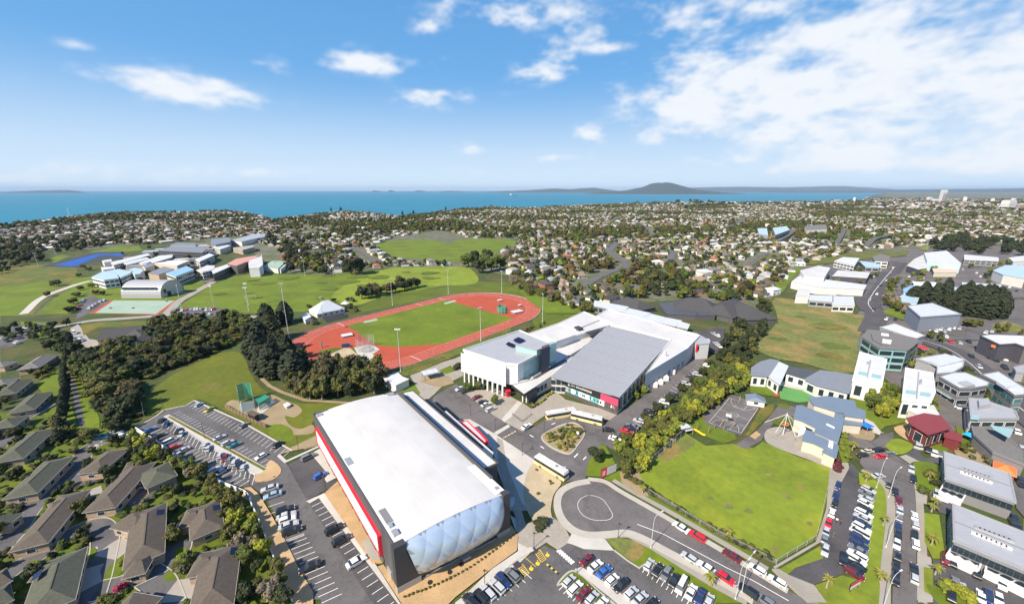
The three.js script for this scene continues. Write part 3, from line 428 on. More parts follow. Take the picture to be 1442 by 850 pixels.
// open ground of the campus and round it, laid before anything else
sheet('ground', [[-109.22,-64.16],[-1010.8,-791.7],[-737.1,-634.9],[-614.1,-580.6],[-598.3,-699.8],[-500.5,-720.8],[-331,-517],[-242.3,-415.2],[-184.7,-404.3],[-153.4,-443.2],[-49.43,-447.5],[9.89,-387.1],[43.34,-295.2],[70.76,-295.2],[136.18,-307.6],[168,-273.1],[200.7,-301.3],[262.3,-368.3],[392.6,-484.8],[539.3,-580.6],[616.1,-595.2],[816.4,-634.9],[109.22,-64.16]], M.scrub);
// irregular patches of another growth in a lawn, all in one sheet
function patches(poly, n, r0, r1, m) { sheetY += 0.004; const L = []; scatter(poly, n, r1 * 2.1, (p) => { const r = rr(r0, r1), s = R() * 99, b = Array.from({ length: 18 }, (_, i) => { const t = i / 18 * 6.283, d = r * (0.55 + 0.75 * noise3(Math.cos(t) * 1.6 + s, Math.sin(t) * 1.6, s)); return [p[0] + Math.cos(t) * d * 1.25, p[1] + Math.sin(t) * d]; }); if (b.every(q => inside(q, poly))) L.push(flat(b, sheetY)); }); if (L.length) stuff(mesh('worn_grass', merge(L), m), 'uneven patches in the grass', 'grass'); }
sheet('yard', [[222.7,-249.4],[281.7,-301.3],[322.2,-330.4],[478.8,-362.4],[170.7,-113.79],[159.1,-128.06],[163.2,-142.87],[177.7,-175.2],[175.9,-191.9]], M.asphaltWarm); sheet('yard', [[257,-362.4],[409.5,-495.1],[549.7,-580.6],[816.4,-634.9],[461.4,-348.4],[290.5,-273.1],[287.3,-301.3],[249.1,-330.4]], M.asphaltWarm);
sheet('yard', [[-421.3,-389.3],[-493.2,-486],[-515.4,-577.1],[-549.1,-654.2],[-509.3,-680],[-280.2,-363.3],[-311.9,-380.2],[-326.6,-375.9],[-352.4,-347.8],[-389,-359.3]], M.asphaltWarm);
// playing fields in the middle distance
sheet('lawn', [[-247.8,-278.3],[-261.5,-311.9],[-279.6,-362.4],[-283.1,-397.2],[-269.4,-407.9],[-186.3,-407.9],[-155.7,-426.8],[-98.04,-447.5],[-47.81,-447.5],[-39.67,-411.5],[-41.13,-368.3],[-65.59,-353.9],[-88.93,-330.4],[-127.57,-311.9],[-139.42,-299.2],[-150.3,-276.5],[-173.1,-271.4],[-214.9,-273.1]], M.grass);
sheet('lawn', curve([[-112.82,-273.1],[-111.65,-299.2],[-96.08,-323.2],[-64.64,-348.4],[-40.08,-371.3],[-14.27,-371.3],[9.3,-362.4],[23.75,-330.4],[38.57,-301.3],[52.99,-287.5],[61.46,-276.5],[38.13,-256.8],[16.97,-229.2],[10.29,-291.3],[-18.88,-330.4],[-43.25,-330.4],[-87.23,-291.3]], true, 4), M.grassDark);
sheet('lawn', curve([[-137.14,-441.9],[-110.4,-447.3],[-55.81,-447.3],[-38.56,-412.3],[-35.87,-363.1],[-72.7,-355.9],[-86.61,-345.7],[-107.69,-312.5],[-120.05,-291.8],[-144.31,-307.1],[-154.2,-355.9]], true, 4), M.grassLime);
sheet('lawn', curve([[-218.4,-636.2],[-211.3,-693.8],[-187.2,-733.4],[-160.9,-747.6],[-108.44,-706.5],[-78.49,-719.7],[-1.26,-711.7],[-1.1,-615.7],[-16.57,-561.1],[-57.75,-482],[-109.56,-501.4],[-149.44,-515.2],[-187.3,-561.1]], true, 4), M.grass);
strip('road', [[-227.6,-810.1],[-197.8,-820.3],[-163.5,-793.5],[-123.17,-719.7],[-92.77,-706.5]], 14, M.asphalt);
sheet('car_park', [[-202.6,-810.1],[-156.4,-793.5],[-109.98,-762.3],[-91.26,-719.7],[-105.94,-669.6],[-142.92,-706.5],[-180.7,-747.6]], M.asphalt);
// left: sloping paddocks by the golf path, blue hockey turf
sheet('lawn', [[-365.8,-265.2],[-529.4,-394.6],[-589.4,-458.3],[-552.4,-464],[-491.4,-441.9],[-439.6,-394.6],[-389.3,-355.9],[-356.3,-312.5],[-322.4,-269.7]], M.grassRough);
sheet('lawn', [[-365.8,-265.2],[-471.8,-349.1],[-458.7,-359.5],[-448.3,-378.2],[-417,-355.9],[-364.2,-291.8],[-339.7,-265.2]], M.grass);
sheet('lawn', [[-338.8,-269.7],[-367.6,-307.1],[-395.8,-342.4],[-441.4,-394.6],[-425.3,-394.6],[-375.8,-349.1],[-360.9,-323.8],[-338.3,-296.7],[-314.8,-269.7]], M.grass);
sheet('lawn', [[-599.5,-561.1],[-617,-615.7],[-587.7,-625.8],[-539.5,-578.3],[-549.3,-561.1],[-576.3,-552.9]], M.grass);
sheet('lawn', [[-590.2,-501.4],[-613.5,-537.2],[-591,-529.7],[-555.1,-475.9]], M.grass);
sheet('hockey_turf', [[-541.2,-450.5],[-589.5,-561.1],[-552.4,-564.5],[-499.6,-508.2],[-507.9,-475.9],[-493.6,-444.1]], M.charcoal);
sheet('hockey_turf', [[-535.3,-457.2],[-572,-545],[-536.6,-545],[-516.6,-523.8],[-549.4,-535.7],[-551.2,-526.7],[-506.1,-454.9]], M.turfBlue);
strip('path', curve([[-347.6,-269.7],[-385.4,-315.2],[-401.4,-349.1],[-407.7,-369],[-408.8,-376.6]]), 4.5, M.pale);
strip('path', curve([[-340,-269.7],[-375,-312.5],[-392.5,-343.7]]), 1.5, M.asphaltDark);
// school hall court and drives
sheet('lawn', [[-347.7,-307.1],[-386.6,-363.1],[-385.1,-386.2],[-357,-394.6],[-303.4,-378.2],[-273.4,-349.1],[-273.5,-320.9],[-255.8,-291.8],[-248,-269.7],[-304.7,-269.7]], M.grass);
sheet('car_park', [[-296,-255.3],[-343.8,-307.8],[-354.1,-321.7],[-328,-307.8],[-319.6,-304.9],[-302,-270.8],[-296.3,-257.4]], M.asphalt);
sheet('sports_court', [[-302.5,-272],[-320.1,-305.4],[-265.9,-305.4],[-249.8,-267.3]], M.track);
const court = sheet('sports_court', [[-298.9,-272],[-317.8,-305.4],[-269,-304.9],[-253.1,-269.6]], M.courtGreen);
strip('path', curve([[-286.2,-371.6],[-278.8,-347.8],[-270,-321.7],[-264.7,-304.9],[-253,-283],[-245.2,-268.5]]), 6, M.path);
strip('path', [[-288.3,-330],[-275.9,-329.3]], 4, M.path);
strip('road', curve([[-299.4,-239.6],[-289.5,-245.1],[-284.5,-253.8],[-264,-259.9],[-245,-266.4],[-233,-271.4],[-200.1,-266.4],[-177.1,-261.5]]), 6, M.path);
sheet('car_park', [[-243.8,-269.7],[-252.3,-283.7],[-224,-285.6],[-203.1,-278.3],[-195.1,-266.4],[-207.7,-263.1]], M.asphalt);
sheet('lawn', [[-330.3,-253.1],[-310.3,-251.2],[-281.8,-223.2],[-291.4,-223.2]], M.grass);
sheet('car_park', [[-326.9,-238.9],[-310.3,-250.1],[-290.4,-229.2],[-284.6,-217.4],[-281.3,-207.8],[-283.5,-204]], M.asphalt);
sheet('yard', [[-281.2,-238.9],[-285.3,-247.6],[-250.2,-220.2],[-233.5,-216],[-223,-220.2],[-215.5,-213.2],[-239.1,-202.7],[-260.7,-220.2]], M.concrete);
sheet('lawn', [[-282.2,-245.8],[-274.9,-251.2],[-241.5,-255],[-227,-235.6],[-266,-242.3],[-259.5,-226.2]], M.grassRough);

// grassy hill behind the left car park
sheet('lawn', curve([[-143.27,-136.41],[-154.3,-149.96],[-159.8,-162.6],[-162,-177.2],[-160.3,-187.5],[-160.5,-197.7],[-151.5,-201.4],[-139.6,-191.9],[-126.23,-175.2],[-110.61,-159.2],[-97.21,-150.7],[-85.29,-146.36],[-76.11,-147.07],[-67.3,-147.07],[-68.14,-140.24],[-75.78,-132.74],[-70.54,-125.9],[-75.17,-117.65],[-79.97,-118.63],[-103.47,-133.94],[-120.34,-144.27],[-133.37,-149.96],[-133.16,-144.96],[-139.16,-140.9]], true, 4), M.grassHill);
patches([[-152.7,-175.2],[-149.44,-187.5],[-133.08,-179.1],[-115.87,-157.6],[-115,-147.07],[-122.34,-147.07],[-141.89,-156]], 16, 2.5, 6, M.grassRough);
sheet('bare_ground', curve([[-117.35,-144.57],[-117.86,-149.38],[-114.3,-148.77],[-108.01,-148.77],[-106.38,-151.3],[-104.06,-153.8],[-94.81,-148.77],[-87.9,-145.15],[-83.72,-140.57],[-84.42,-136.22],[-88.51,-137.29],[-82.33,-130.12],[-77.66,-128.66],[-74.89,-131.1],[-72.35,-125.83],[-83.6,-125.37],[-89.06,-130.12],[-94.75,-132.1],[-103.67,-136.22],[-109.93,-139.46]], true, 4), M.dirt);
sheet('lawn', curve([[-90.54,-130.39],[-87.22,-131.56],[-80.13,-126.99],[-77.92,-121.65],[-81.1,-120.63],[-86.01,-123.74]], true, 4), M.grass);
sheet('path', ribbonPoly([[-67.3,-147.07],[-86.73,-149.23],[-100.18,-156],[-108.92,-161.7],[-115.77,-167.8],[-121.96,-175.2]], 1.6), M.dirt);
sheet('lawn', [[-209.7,-172.4],[-208.3,-174.3],[-186.2,-157.7],[-159,-135.23],[-153.1,-129.3],[-154.3,-125.95],[-178.3,-145.73]], M.grass);
sheet('lawn', [[-215.2,-162.7],[-226.6,-183.3],[-215.3,-175.3],[-184.1,-145.73],[-181.2,-145.73],[-156.8,-125.95],[-156.8,-121.71],[-152.2,-113.07],[-157.5,-113.07],[-167,-128.17],[-183.7,-137.73],[-189.2,-145.73]], M.grass);
strip('path', [[-210.1,-172.4],[-188.7,-154.6],[-155.9,-126.17]], 1.7, M.asphaltWarm);

// ---------------------------------------------------------------- running track
{
  const P1 = [-122.33,-217.4], Q1 = [21.44,-273.1], pts = [[-63.62,-174.8],[-37.77,-204.1],[-25.19,-214.6]];
  const a = 0.85, ca = Math.cos(a), sa = -Math.sin(a), c = [-53.6, -251], Lh = 42.2;   // centre, heading and half length of the straights
  const ring = (rad, n = 28) => { const o = []; for (const s of [1, -1]) for (let i = 0; i <= n; i++) { const t = -Math.PI / 2 + Math.PI * i / n; const u = s * (Lh + rad * Math.cos(t)), v = s * rad * Math.sin(t); o.push([c[0] + u * ca - v * sa, c[1] + u * sa + v * ca]); } return o; };
  const T2 = (u, v) => [c[0] + u * ca - v * sa, c[1] + u * sa + v * ca];
  const tr = sheet('running_track', ring(46.4), M.track); roads.push(ring(48));
  sheet('lawn', [...[[-40.5, -35.8], [42, -35.8]].map(q => T2(...q)), ...Array.from({ length: 9 }, (_, i) => T2(42 + 7 * Math.sin(Math.PI * i / 8) * 0 , -35.8 + 71.6 * i / 8)), ...[[-20, 35.8], [-40.5, 20], [-46, 8]].map(q => T2(...q))], M.grass);
  for (let k = 0; k <= 8; k++) paint(tr, 'lane_line', ring(36.6 + k * 1.21, 20), k === 0 || k === 8 ? 0.09 : 0.05, M.line, true);
  for (const [u, v0, v1] of [[42, -46, -36.6], [-42, -46, -36.6], [-42, 36.6, 46], [20, -46, -36.6]]) paint(tr, 'cross_line', [T2(u, v0), T2(u, v1)], 0.25);
  struct('kerb', ribbon(ring(46.9), -0.15, 0.15, 0, sheetY + 0.3, true), M.path);
  globalThis.T2 = T2; globalThis.ring = ring;
}
function ribbonPoly(line, w) { const nn = offsets(line, false); return [...line.map((p, i) => add(p, nn[i], -w / 2)), ...line.map((p, i) => add(p, nn[i], w / 2)).reverse()]; }
sheet('lawn', [[-106.06,-201.6],[-99.54,-206.6],[-87.66,-206.6],[-77.51,-192.1],[-77.33,-186.6],[-85.9,-187.7],[-96.98,-192.1]], M.grassDark);
sheet('sand_pit', [[-98.53,-195.6],[-93.6,-206.6],[-89.83,-205.8],[-76.36,-189.4],[-77.73,-187.7]], M.pit);
sheet('throwing_pad', [[-88.16,-206.6],[-81.58,-211.9],[-77.65,-209.2],[-72.99,-204.1],[-74.83,-197.9],[-68.55,-188.7],[-76.43,-186.6]], M.pale);
sheet('jump_pad', [[-99.62,-252.1],[-92.98,-258.9],[-90.52,-255.1],[-97.52,-249.5]], M.courtGreen);
sheet('jump_pad', [[-53.3,-297.8],[-46.24,-306.6],[-43.63,-302.9],[-51.28,-293.9]], M.courtGreen);
// strip of rough planting between the track and the buildings
sheet('lawn', [[-58.67,-175.4],[-41.79,-194.4],[-25.91,-211.9],[-0.46,-242.4],[-0.43,-226.2],[-27.38,-199.1],[-46.25,-173.4],[-50.85,-171.6]], M.grassRough);
strip('path', [[-47.49,-171.6],[-38.9,-179.3],[-26.74,-193.9]], 2.2, M.path);
sheet('lawn', [[-49.93,-156.2],[-44.13,-164.4],[-36.02,-156.2],[-38.86,-151.6]], M.grass);
sheet('forecourt', [[-48.33,-171.6],[-35.05,-187.7],[-26.8,-194.4],[-23.16,-171.6],[-30.92,-162.7],[-33.41,-154.6],[-36.85,-145.77],[-44.14,-151.6],[-39.54,-154.6]], M.paving);
sheet('lawn', [[-35.93,-177.3],[-30.79,-183.4],[-27.29,-177.3],[-31.85,-173.4]], M.grass);
sheet('garden_bed', [[-42.91,-166.1],[-37.78,-173.4],[-29.87,-171.6],[-26.35,-164.4],[-32.87,-160.2]], M.dirt);

// ---------------------------------------------------------------- roads and car parks of the campus
// left car park and its access road
sheet('car_park', [[-64.37,-96.96],[-57.63,-92.81],[-29.8,-64.15],[-23.03,-58.31],[-34.75,-58.31],[-40.64,-64.15],[-53.29,-81.94]], M.asphalt);
const parkA = sheet('car_park', [[-138.99,-128.67],[-138.47,-132.15],[-138.11,-136.41],[-138.8,-140.9],[-132.61,-144.27],[-132.62,-148.5],[-102.01,-132.74],[-74.35,-115.53],[-77.47,-113.12],[-71.52,-108.1],[-58.28,-93.41],[-49.12,-83.32],[-42.45,-76.26],[-34.63,-65],[-45.32,-65],[-62.42,-86.48],[-72.52,-96.15],[-77.95,-99.03],[-81.93,-98.66],[-91.78,-102.81],[-126.04,-121.65]], M.asphalt);
roads.push([[-138.99,-128.67],[-138.47,-132.15],[-138.11,-136.41],[-138.8,-140.9],[-132.61,-144.27],[-132.62,-148.5],[-102.01,-132.74],[-74.35,-115.53],[-77.47,-113.12],[-71.52,-108.1],[-58.28,-93.41],[-49.12,-83.32],[-42.45,-76.26],[-34.63,-65],[-45.32,-65],[-62.42,-86.48],[-72.52,-96.15],[-77.95,-99.03],[-81.93,-98.66],[-91.78,-102.81],[-126.04,-121.65]]);
bays(parkA, [-134.71,-127.55], [-81.16,-98.3], [-133.13,-130.62], 27); bays(parkA, [-132.78,-134.55], [-79.48,-103.6], [-130.95,-130.39], 26); bays(parkA, [-133.13,-138.3], [-79.17,-108.1], [-131.91,-140.24], 27); bays(parkA, [-130.42,-147.07], [-74.95,-115.53], [-131,-143.59], 26);
paint(parkA, 'wheel_stop_line', [[-132.78,-134.55],[-79.48,-103.6]], 0.12);
struct('kerb', ribbon([[-138.99,-128.67],[-126.21,-121.86],[-105.8,-110.26],[-91.78,-102.81],[-82.31,-98.44]], -0.2, 0.25, 0, sheetY + 0.2), M.pale); struct('kerb', ribbon([[-132.62,-148.5],[-102.84,-132.98],[-74.35,-115.53]], -0.2, 0.3, 0, sheetY + 0.18), M.pale);
struct('kerb', ribbon([[-139.31,-129.24],[-138.78,-132.5],[-138.33,-136.66],[-139.14,-141.3],[-132.94,-144.68],[-132.84,-148.79]], -0.2, 0.3, 0, sheetY + 0.18), M.pale);
struct('traffic_island', prism([[-135.57,-136.66],[-134.42,-137.92],[-76.62,-106.18],[-78.23,-104.24],[-79.58,-103.76]], 0, sheetY + 0.16), M.pale);
struct('lawn', flat([[-133.53,-136.03],[-132.82,-136.66],[-77.56,-106.35],[-77.91,-105.53]], sheetY + 0.2), M.grassRough);
struct('traffic_island', prism(curve([[-79.1,-103.6],[-77.74,-104.8],[-78.84,-110.43],[-75.16,-108.53],[-72.17,-105.2],[-72.29,-102.04],[-74.31,-100.89],[-77.48,-100.82]], true, 4), 0, sheetY + 0.17), M.mulch);
struct('kerb', ribbon([[-77.47,-113.12],[-73.31,-109.82],[-66.36,-117.65]], -0.5, 0.5, 0, sheetY + 0.16), M.pale);
struct('bare_ground', flat([[-77.63,-113.39],[-74.2,-115.25],[-70.43,-116.68],[-66.89,-118.13],[-68.21,-119.62],[-71.05,-121.65],[-75.17,-117.65]], sheetY + 0.14), M.dirt);
// bank of mulch beside the access road, white boundary wall
struct('garden_bed', flat([[-82.15,-97.17],[-77.44,-98.44],[-73.17,-95.51],[-65.09,-87.86],[-56.44,-79.27],[-49.88,-72.43],[-43.49,-66.44],[-41.35,-62],[-44.82,-62],[-54.06,-71.38],[-66.36,-84.39],[-74.11,-92.72]], sheetY + 0.16), M.mulch);
// side yard by the hall and the long row of bays below it
sheet('car_park', [[-71.75,-108.53],[-66.5,-114.78],[-59.89,-106.84],[-52.14,-99.77],[-58.28,-93.41]], M.asphaltDark); roads.push([[-71.75,-108.53],[-66.5,-114.78],[-51.87,-99.77],[-58.28,-93.41]]);
const parkB = sheet('car_park', [[-57.63,-92.81],[-55.08,-94.64],[-24.09,-64.15],[-20.08,-59.31],[-23.03,-58.31],[-29.8,-64.15]], M.asphaltDark);
bays(parkB, [-55.47,-94.33], [-21.89,-61.13], [-57.38,-92.62], 20); bays(parkA, [-56.78,-79.92], [-40.64,-64.15], [-53.29,-81.94], 12, M.line); bays(parkA, [-67.81,-90.85], [-56.43,-79.53], [-64.43,-92.81], 5);
struct('footpath', flat([[-58.24,-92.81],[-54.5,-95.89],[-49.6,-90.85],[-33.23,-74.31],[-31.82,-72.91],[-23.37,-63.59],[-20.2,-59.82],[-21.49,-59.56],[-23.94,-63.59],[-55.17,-94.03],[-56.79,-92.02]], sheetY + 0.15), M.pale);
struct('garden_bed', flat([[-54.5,-95.89],[-50.56,-98.58],[-35.26,-80.32],[-37.68,-79.53],[-36.18,-77.22],[-33.47,-75.02],[-32.05,-73.6],[-32.88,-73.26],[-49.52,-90.66]], sheetY + 0.17), M.sand);
struct('garden_bed', flat([[-31.4,-72.57],[-29.21,-73.6],[-24.01,-67.09],[-21.2,-68.95],[-3.57,-81.12],[-0.17,-84.46],[1.53,-81.12],[1.15,-76.85],[-4.51,-72.23],[-12.28,-65.3],[-14.21,-63.03],[-22.66,-63.03]], sheetY + 0.17), M.sand);
sheet('footpath', [[-0.54,-88.02],[3.69,-84.46],[6.11,-77.98],[1.74,-73.6],[-11.81,-61.93],[-14.04,-61.93],[-4.51,-72.23],[1.47,-76.85],[1.2,-81.94]], M.pale);
const bedTop = sheetY + 0.17;
struct('footpath', flat([[-12.12,-64.15],[2.45,-76.85],[4.79,-77.98],[5.39,-76.85],[1.12,-74.31],[-9.84,-64.15],[-11.89,-62.48]], sheetY + 0.15), M.pale);
struct('footpath', prism([[-37.68,-79.53],[-35.26,-80.32],[-31.37,-76.48],[-31.32,-74.31],[-33.23,-74.31],[-35.59,-76.48]], 0, sheetY + 0.3), M.concrete);

struct('footpath', flat([[-67.1,-113.81],[-65.29,-116.65],[-53.43,-102.56],[-55.68,-100.26],[-57.26,-101.98],[-56.83,-103.75]], sheetY + 0.172), M.pale);
struct('garden_bed', flat([[-54.5,-95.89],[-52.7,-100.83],[-44.42,-100.26],[-24.96,-74.31],[-31.93,-73.26]], sheetY + 0.16), M.sand); sheet('car_park', [[-71.66,-108.71],[-65.21,-115.5],[-59.19,-114.08],[-44.42,-100.26],[-52.7,-100.83],[-57.63,-92.81]], M.asphaltDark);
// forecourt between the hall and the main building
roads.push([[-33.31,-148.23],[-26.13,-164.3],[-21.34,-164.3],[-1.79,-131.67],[3.76,-126.83],[13.19,-134.72],[24.38,-140.08],[35.97,-141.2],[43.49,-140.08],[54.13,-152],[34.9,-89.47],[10.67,-89.47],[6.24,-109.42],[-5.5,-124.98]]);
const drive = sheet('road', [[-33.39,-152],[-28.21,-160],[-25.35,-163.5],[-21.28,-157.9],[-7.13,-137.36],[-1.22,-131.67],[6.54,-127.77],[13.19,-134.72],[23.98,-137.36],[34,-132.17],[38.35,-133.69],[53.36,-149.46],[61.68,-158.6],[77.2,-178.4],[88.24,-190.9],[100.98,-209.5],[106.93,-209.5],[95.22,-189],[67.31,-155.9],[55.05,-138.98],[46.98,-128.73],[34.96,-115.56],[31.71,-119.27],[27.53,-113.97],[23.91,-106.55],[22.36,-101.82],[15.79,-100.53],[7.74,-110.16],[-5.5,-124.98],[-20.88,-134.72],[-33.31,-148.23]], M.asphaltWarm);
sheet('forecourt', [[-21.86,-157.2],[-6.74,-158.6],[4.26,-147.02],[7.77,-142.33],[11.34,-150.7],[16.92,-155.9],[20.04,-154.6],[22.62,-149.46],[42.6,-138.98],[38.35,-133.69],[34.67,-135.24],[24.55,-141.2],[12.83,-137.36],[3.76,-126.83],[-1.22,-131.17],[-7.13,-137.36]], M.paving);
sheet('forecourt', [[4.26,-147.02],[-0.67,-135.76],[-2.94,-132.67],[-4.13,-134.72],[2.41,-148.23]], M.pale);
sheet('crossing', [[-6.63,-125.9],[-1.5,-131.17],[-0.64,-129.69],[-5.49,-124.52]], M.pale);
for (let i = 0; i < 8; i++) paint(drive, 'crossing_bar', [lerp([-3.02,-122.73], [1.56,-127.02], i / 8), lerp([-3.02,-122.73], [1.56,-127.02], (i + 0.5) / 8)], 0.5, i % 2 ? M.line : M.yellow);
sheet('forecourt', [[-21.1,-134.2],[-16.26,-134.72],[-5.49,-124.52],[8.2,-109.79],[5.6,-105.86],[3.5,-98.64],[5.48,-93.31],[6.54,-89.47],[1.18,-89.47],[-2.29,-98.02],[-4.85,-107.26],[-6.72,-116.37]], M.pale);
sheet('forecourt', [[-5.44,-123.17],[-3.25,-121.41],[-1.51,-107.26],[2.89,-92.19],[5.3,-89.47],[-0.48,-89.47],[-4.37,-107.26]], M.paving);
sheet('garden_bed', curve([[5.66,-107.26],[8.2,-109.79],[13.34,-103.14],[14.88,-100.53],[12.12,-95.62],[10.67,-89.47],[10.93,-83.92],[8.89,-82.97],[5.18,-86.88],[3.38,-94.45],[3.78,-100.53]], true, 4), M.pit);
for (const [a, b] of [[[6.4,-124.52], [7.68,-123.17]], [[14.87,-131.17], [16.39,-132.17]], [[20.46,-112.04], [22.01,-113.97]], [[14.37,-108.33], [17.12,-107.26]], [[9.74,-118.01], [10.93,-116.77]], [[23.24,-110.91], [24.49,-112.42]]]) paint(drive, 'arrow_marking', [a, b], 0.35);
sheet('forecourt', [[-3.11,-98.01],[0.83,-87.86],[1.28,-79.27],[5.33,-76.89],[8.59,-79.27],[11.45,-76.89],[14.94,-79.88],[13.48,-85.07],[10.93,-87.15],[3.56,-85.07],[1.49,-95.51]], M.paving);
const sideLot = sheet('car_park', [[42.33,-139.25],[56.97,-152.5],[86.1,-179.9],[97.44,-192.8],[101.29,-191.6],[89.94,-176.1],[78.84,-162.7],[63.47,-146.38],[50.56,-132.69],[41.05,-121.58],[37.06,-118.91],[32.84,-123.23],[33.7,-130.21]], M.asphaltWarm); roads.push([[42.33,-139.25],[56.97,-152.5],[86.1,-179.9],[97.44,-192.8],[101.29,-191.6],[89.94,-176.1],[78.84,-162.7],[63.47,-146.38],[50.56,-132.69],[41.05,-121.58],[37.06,-118.91],[32.84,-123.23]]);
bays(sideLot, [48.18,-129.6], [94.6,-180.3], [46.38,-132.94], 22);
sheet('bare_ground', [[-75.17,-117.65],[-71.18,-123.22],[-69.72,-124.81],[-65.9,-118.63],[-70.19,-116.2]], M.dirt);
// garden island in the bus loop
struct('kerb', prism(curve([[10.36,-123.17],[14.27,-127.77],[20.3,-131.67],[23.78,-132.17],[26.42,-127.77],[26.04,-124.07],[22.65,-118.01],[19.44,-113.58],[16.54,-114.37],[11.87,-118.84]], true, 5), 0, sheetY + 0.2), M.kerb);
struct('garden_bed', flat(curve([[10.73,-123.17],[14.22,-127.21],[20.2,-130.87],[23.56,-131.47],[25.98,-127.49],[25.61,-124.07],[22.37,-118.51],[19.27,-114.13],[16.85,-114.92],[12.17,-119.27]], true, 5), sheetY + 0.204), M.dirt);

// turning circle and street
const street = sheet('road', [...curve([[26.84,-101.07],[23.16,-101.7],[17.86,-100.18],[13.75,-97.17],[12.49,-93.9],[12.21,-88.58],[13.95,-84.39],[16.87,-82.09],[19.96,-81.45],[26.97,-81.77],[30.72,-81.77],[34.48,-78.66],[40.64,-73.51],[47.57,-67.87],[51.35,-64.16],[56.18,-59.93]], false, 6), [66.26,-62], ...curve([[60.86,-66.92],[56.02,-72.17],[50.27,-78.06],[43.52,-85.75],[36.72,-92.33],[31.23,-98.44]], false, 5)], M.asphaltWarm);
roads.push([[26.84,-101.07],[17.93,-100.62],[11.6,-93.9],[12.06,-87.15],[15.21,-81.77],[26.65,-80.5],[34.48,-78.66],[47.57,-67.87],[53.22,-62],[63.47,-64.16],[56.17,-72.43],[43.8,-86.45],[32.35,-98.01]]);
paint(street, 'roundabout_marking', curve([[21.95,-95.1],[19.28,-93.5],[18.31,-91.18],[18.98,-88.22],[20.94,-86.59],[23.63,-86.1],[26.25,-86.59],[27.23,-87.86],[26.87,-90.43],[25.81,-93.5],[24.27,-94.7]], true, 5), 0.1);
paint(street, 'centre_line', [[32.99,-84.87],[38.73,-81.77],[44.59,-76.89],[49.93,-72.43],[54.31,-69.24],[59.32,-64.61]], 0.16);
struct('footpath', ribbon(curve([[23.16,-101.7],[17.86,-100.18],[13.4,-96.75],[11.83,-91.56],[12.54,-86.45],[14.59,-83.07],[17.25,-81.13],[20.31,-80.5],[25.67,-80.82],[29.47,-81.13],[32.7,-79.58],[36.73,-76.31],[42.39,-71.9],[47.45,-67.63],[51.35,-64.16]]), -0.2, 1.9, 0, sheetY + 0.13), M.kerb);
struct('footpath', prism([[15.21,-81.77],[18.33,-81.26],[23.41,-80.19],[24.96,-76.89],[17.65,-77.35],[13.81,-79.27]], 0, sheetY + 0.1), M.pale);
struct('footpath', ribbon(curve([[23.3,-102.43],[28.16,-101.34],[32.13,-97.17],[39.46,-90.05],[46.24,-83.07],[52.24,-76.89],[56.17,-72.43],[61.02,-67.15]]), -1.4, 0.1, 0, sheetY + 0.13), M.kerb);
// verge along the street with its footpath, below the hedge
sheet('lawn', [[27.23,-102.89],[31.56,-99.74],[39.85,-91.18],[46.67,-84.06],[56.8,-73.51],[58.43,-76.31],[53.79,-79.88],[46.62,-87.86],[39.54,-95.51],[35.68,-98.87],[33.61,-105.23],[33.29,-109.17],[32.13,-118.98],[29.72,-117.82],[24.54,-109.17],[22.82,-103.35]], M.grass);
strip('footpath', [[30.7,-101.34],[35.55,-96.33],[44.36,-87.86],[50.72,-81.13],[57.28,-74.33],[59.35,-71.9]], 1.6, M.path);
sheet('bare_ground', [[40.39,-108.16],[50.3,-113.36],[61.9,-126.36],[60.14,-127.66],[48.67,-116.67],[39.72,-108.16],[33.61,-105.23],[33.04,-100.62],[35.91,-95.51],[39.27,-94.7]], M.dirt);
// front car park
const parkC = sheet('car_park', [[13.77,-78.97],[24.96,-76.89],[29.79,-71.9],[33.74,-73.51],[43.2,-64.61],[44.53,-62],[-11.85,-61.16],[-10.93,-64.16],[-9.67,-64.84],[8,-78.36],[10.94,-76.89]], M.asphalt);
roads.push([[13.77,-78.97],[24.96,-76.89],[29.79,-71.9],[33.74,-73.51],[43.2,-64.61],[44.53,-62],[-11.85,-61.16],[-10.93,-64.16],[-9.67,-64.84],[8,-78.36]]);
sheet('lawn', [[23.37,-80.01],[27.71,-80.5],[33.77,-78.06],[38.66,-73.51],[46.83,-66.44],[50.11,-64.16],[42.98,-64.16],[37.21,-69.84],[32.62,-74.61],[29.95,-72.43],[26.44,-75.73]], M.grass);
sheet('lawn', curve([[23.9,-80.01],[27.71,-80.5],[32.41,-78.66],[31.48,-75.73],[28.47,-74.06],[26.24,-76.89]], true, 4), M.grassDry);
strip('footpath', [[30,-81.13],[34.28,-78.06],[40.19,-72.43],[45.25,-67.87],[50.11,-64.16]], 1.5, M.path);
struct('kerb', ribbon([[24.96,-76.89],[27.48,-74.06],[29.63,-72.17],[32.69,-74.06],[33.74,-73.51],[37.21,-69.84],[43.2,-64.61]], -0.15, 0.15, 0, sheetY + 0.2), M.kerb);
struct('traffic_island', prism(curve([[9.96,-67.87],[10.57,-69.09],[13.76,-71.64],[15.56,-70.86],[19.41,-66.44],[22.26,-63.28],[19.51,-62.85],[15.51,-65.06],[11.39,-68.11]], true, 4), 0, sheetY + 0.16), M.kerb);
struct('lawn', flat(curve([[10.47,-68.26],[11.13,-69.09],[13.79,-71.22],[15.28,-70.61],[18.95,-66.44],[21.38,-63.28],[19.61,-63.28],[15.61,-65.61],[11.45,-68.6]], true, 4), sheetY + 0.164), M.grass);
struct('footpath', prism([[14.52,-71.9],[16.31,-72.43],[20.03,-69.34],[26.05,-64.16],[27.28,-62.42],[23.79,-62.42],[21.02,-65.52]], 0, sheetY + 0.155), M.pale);
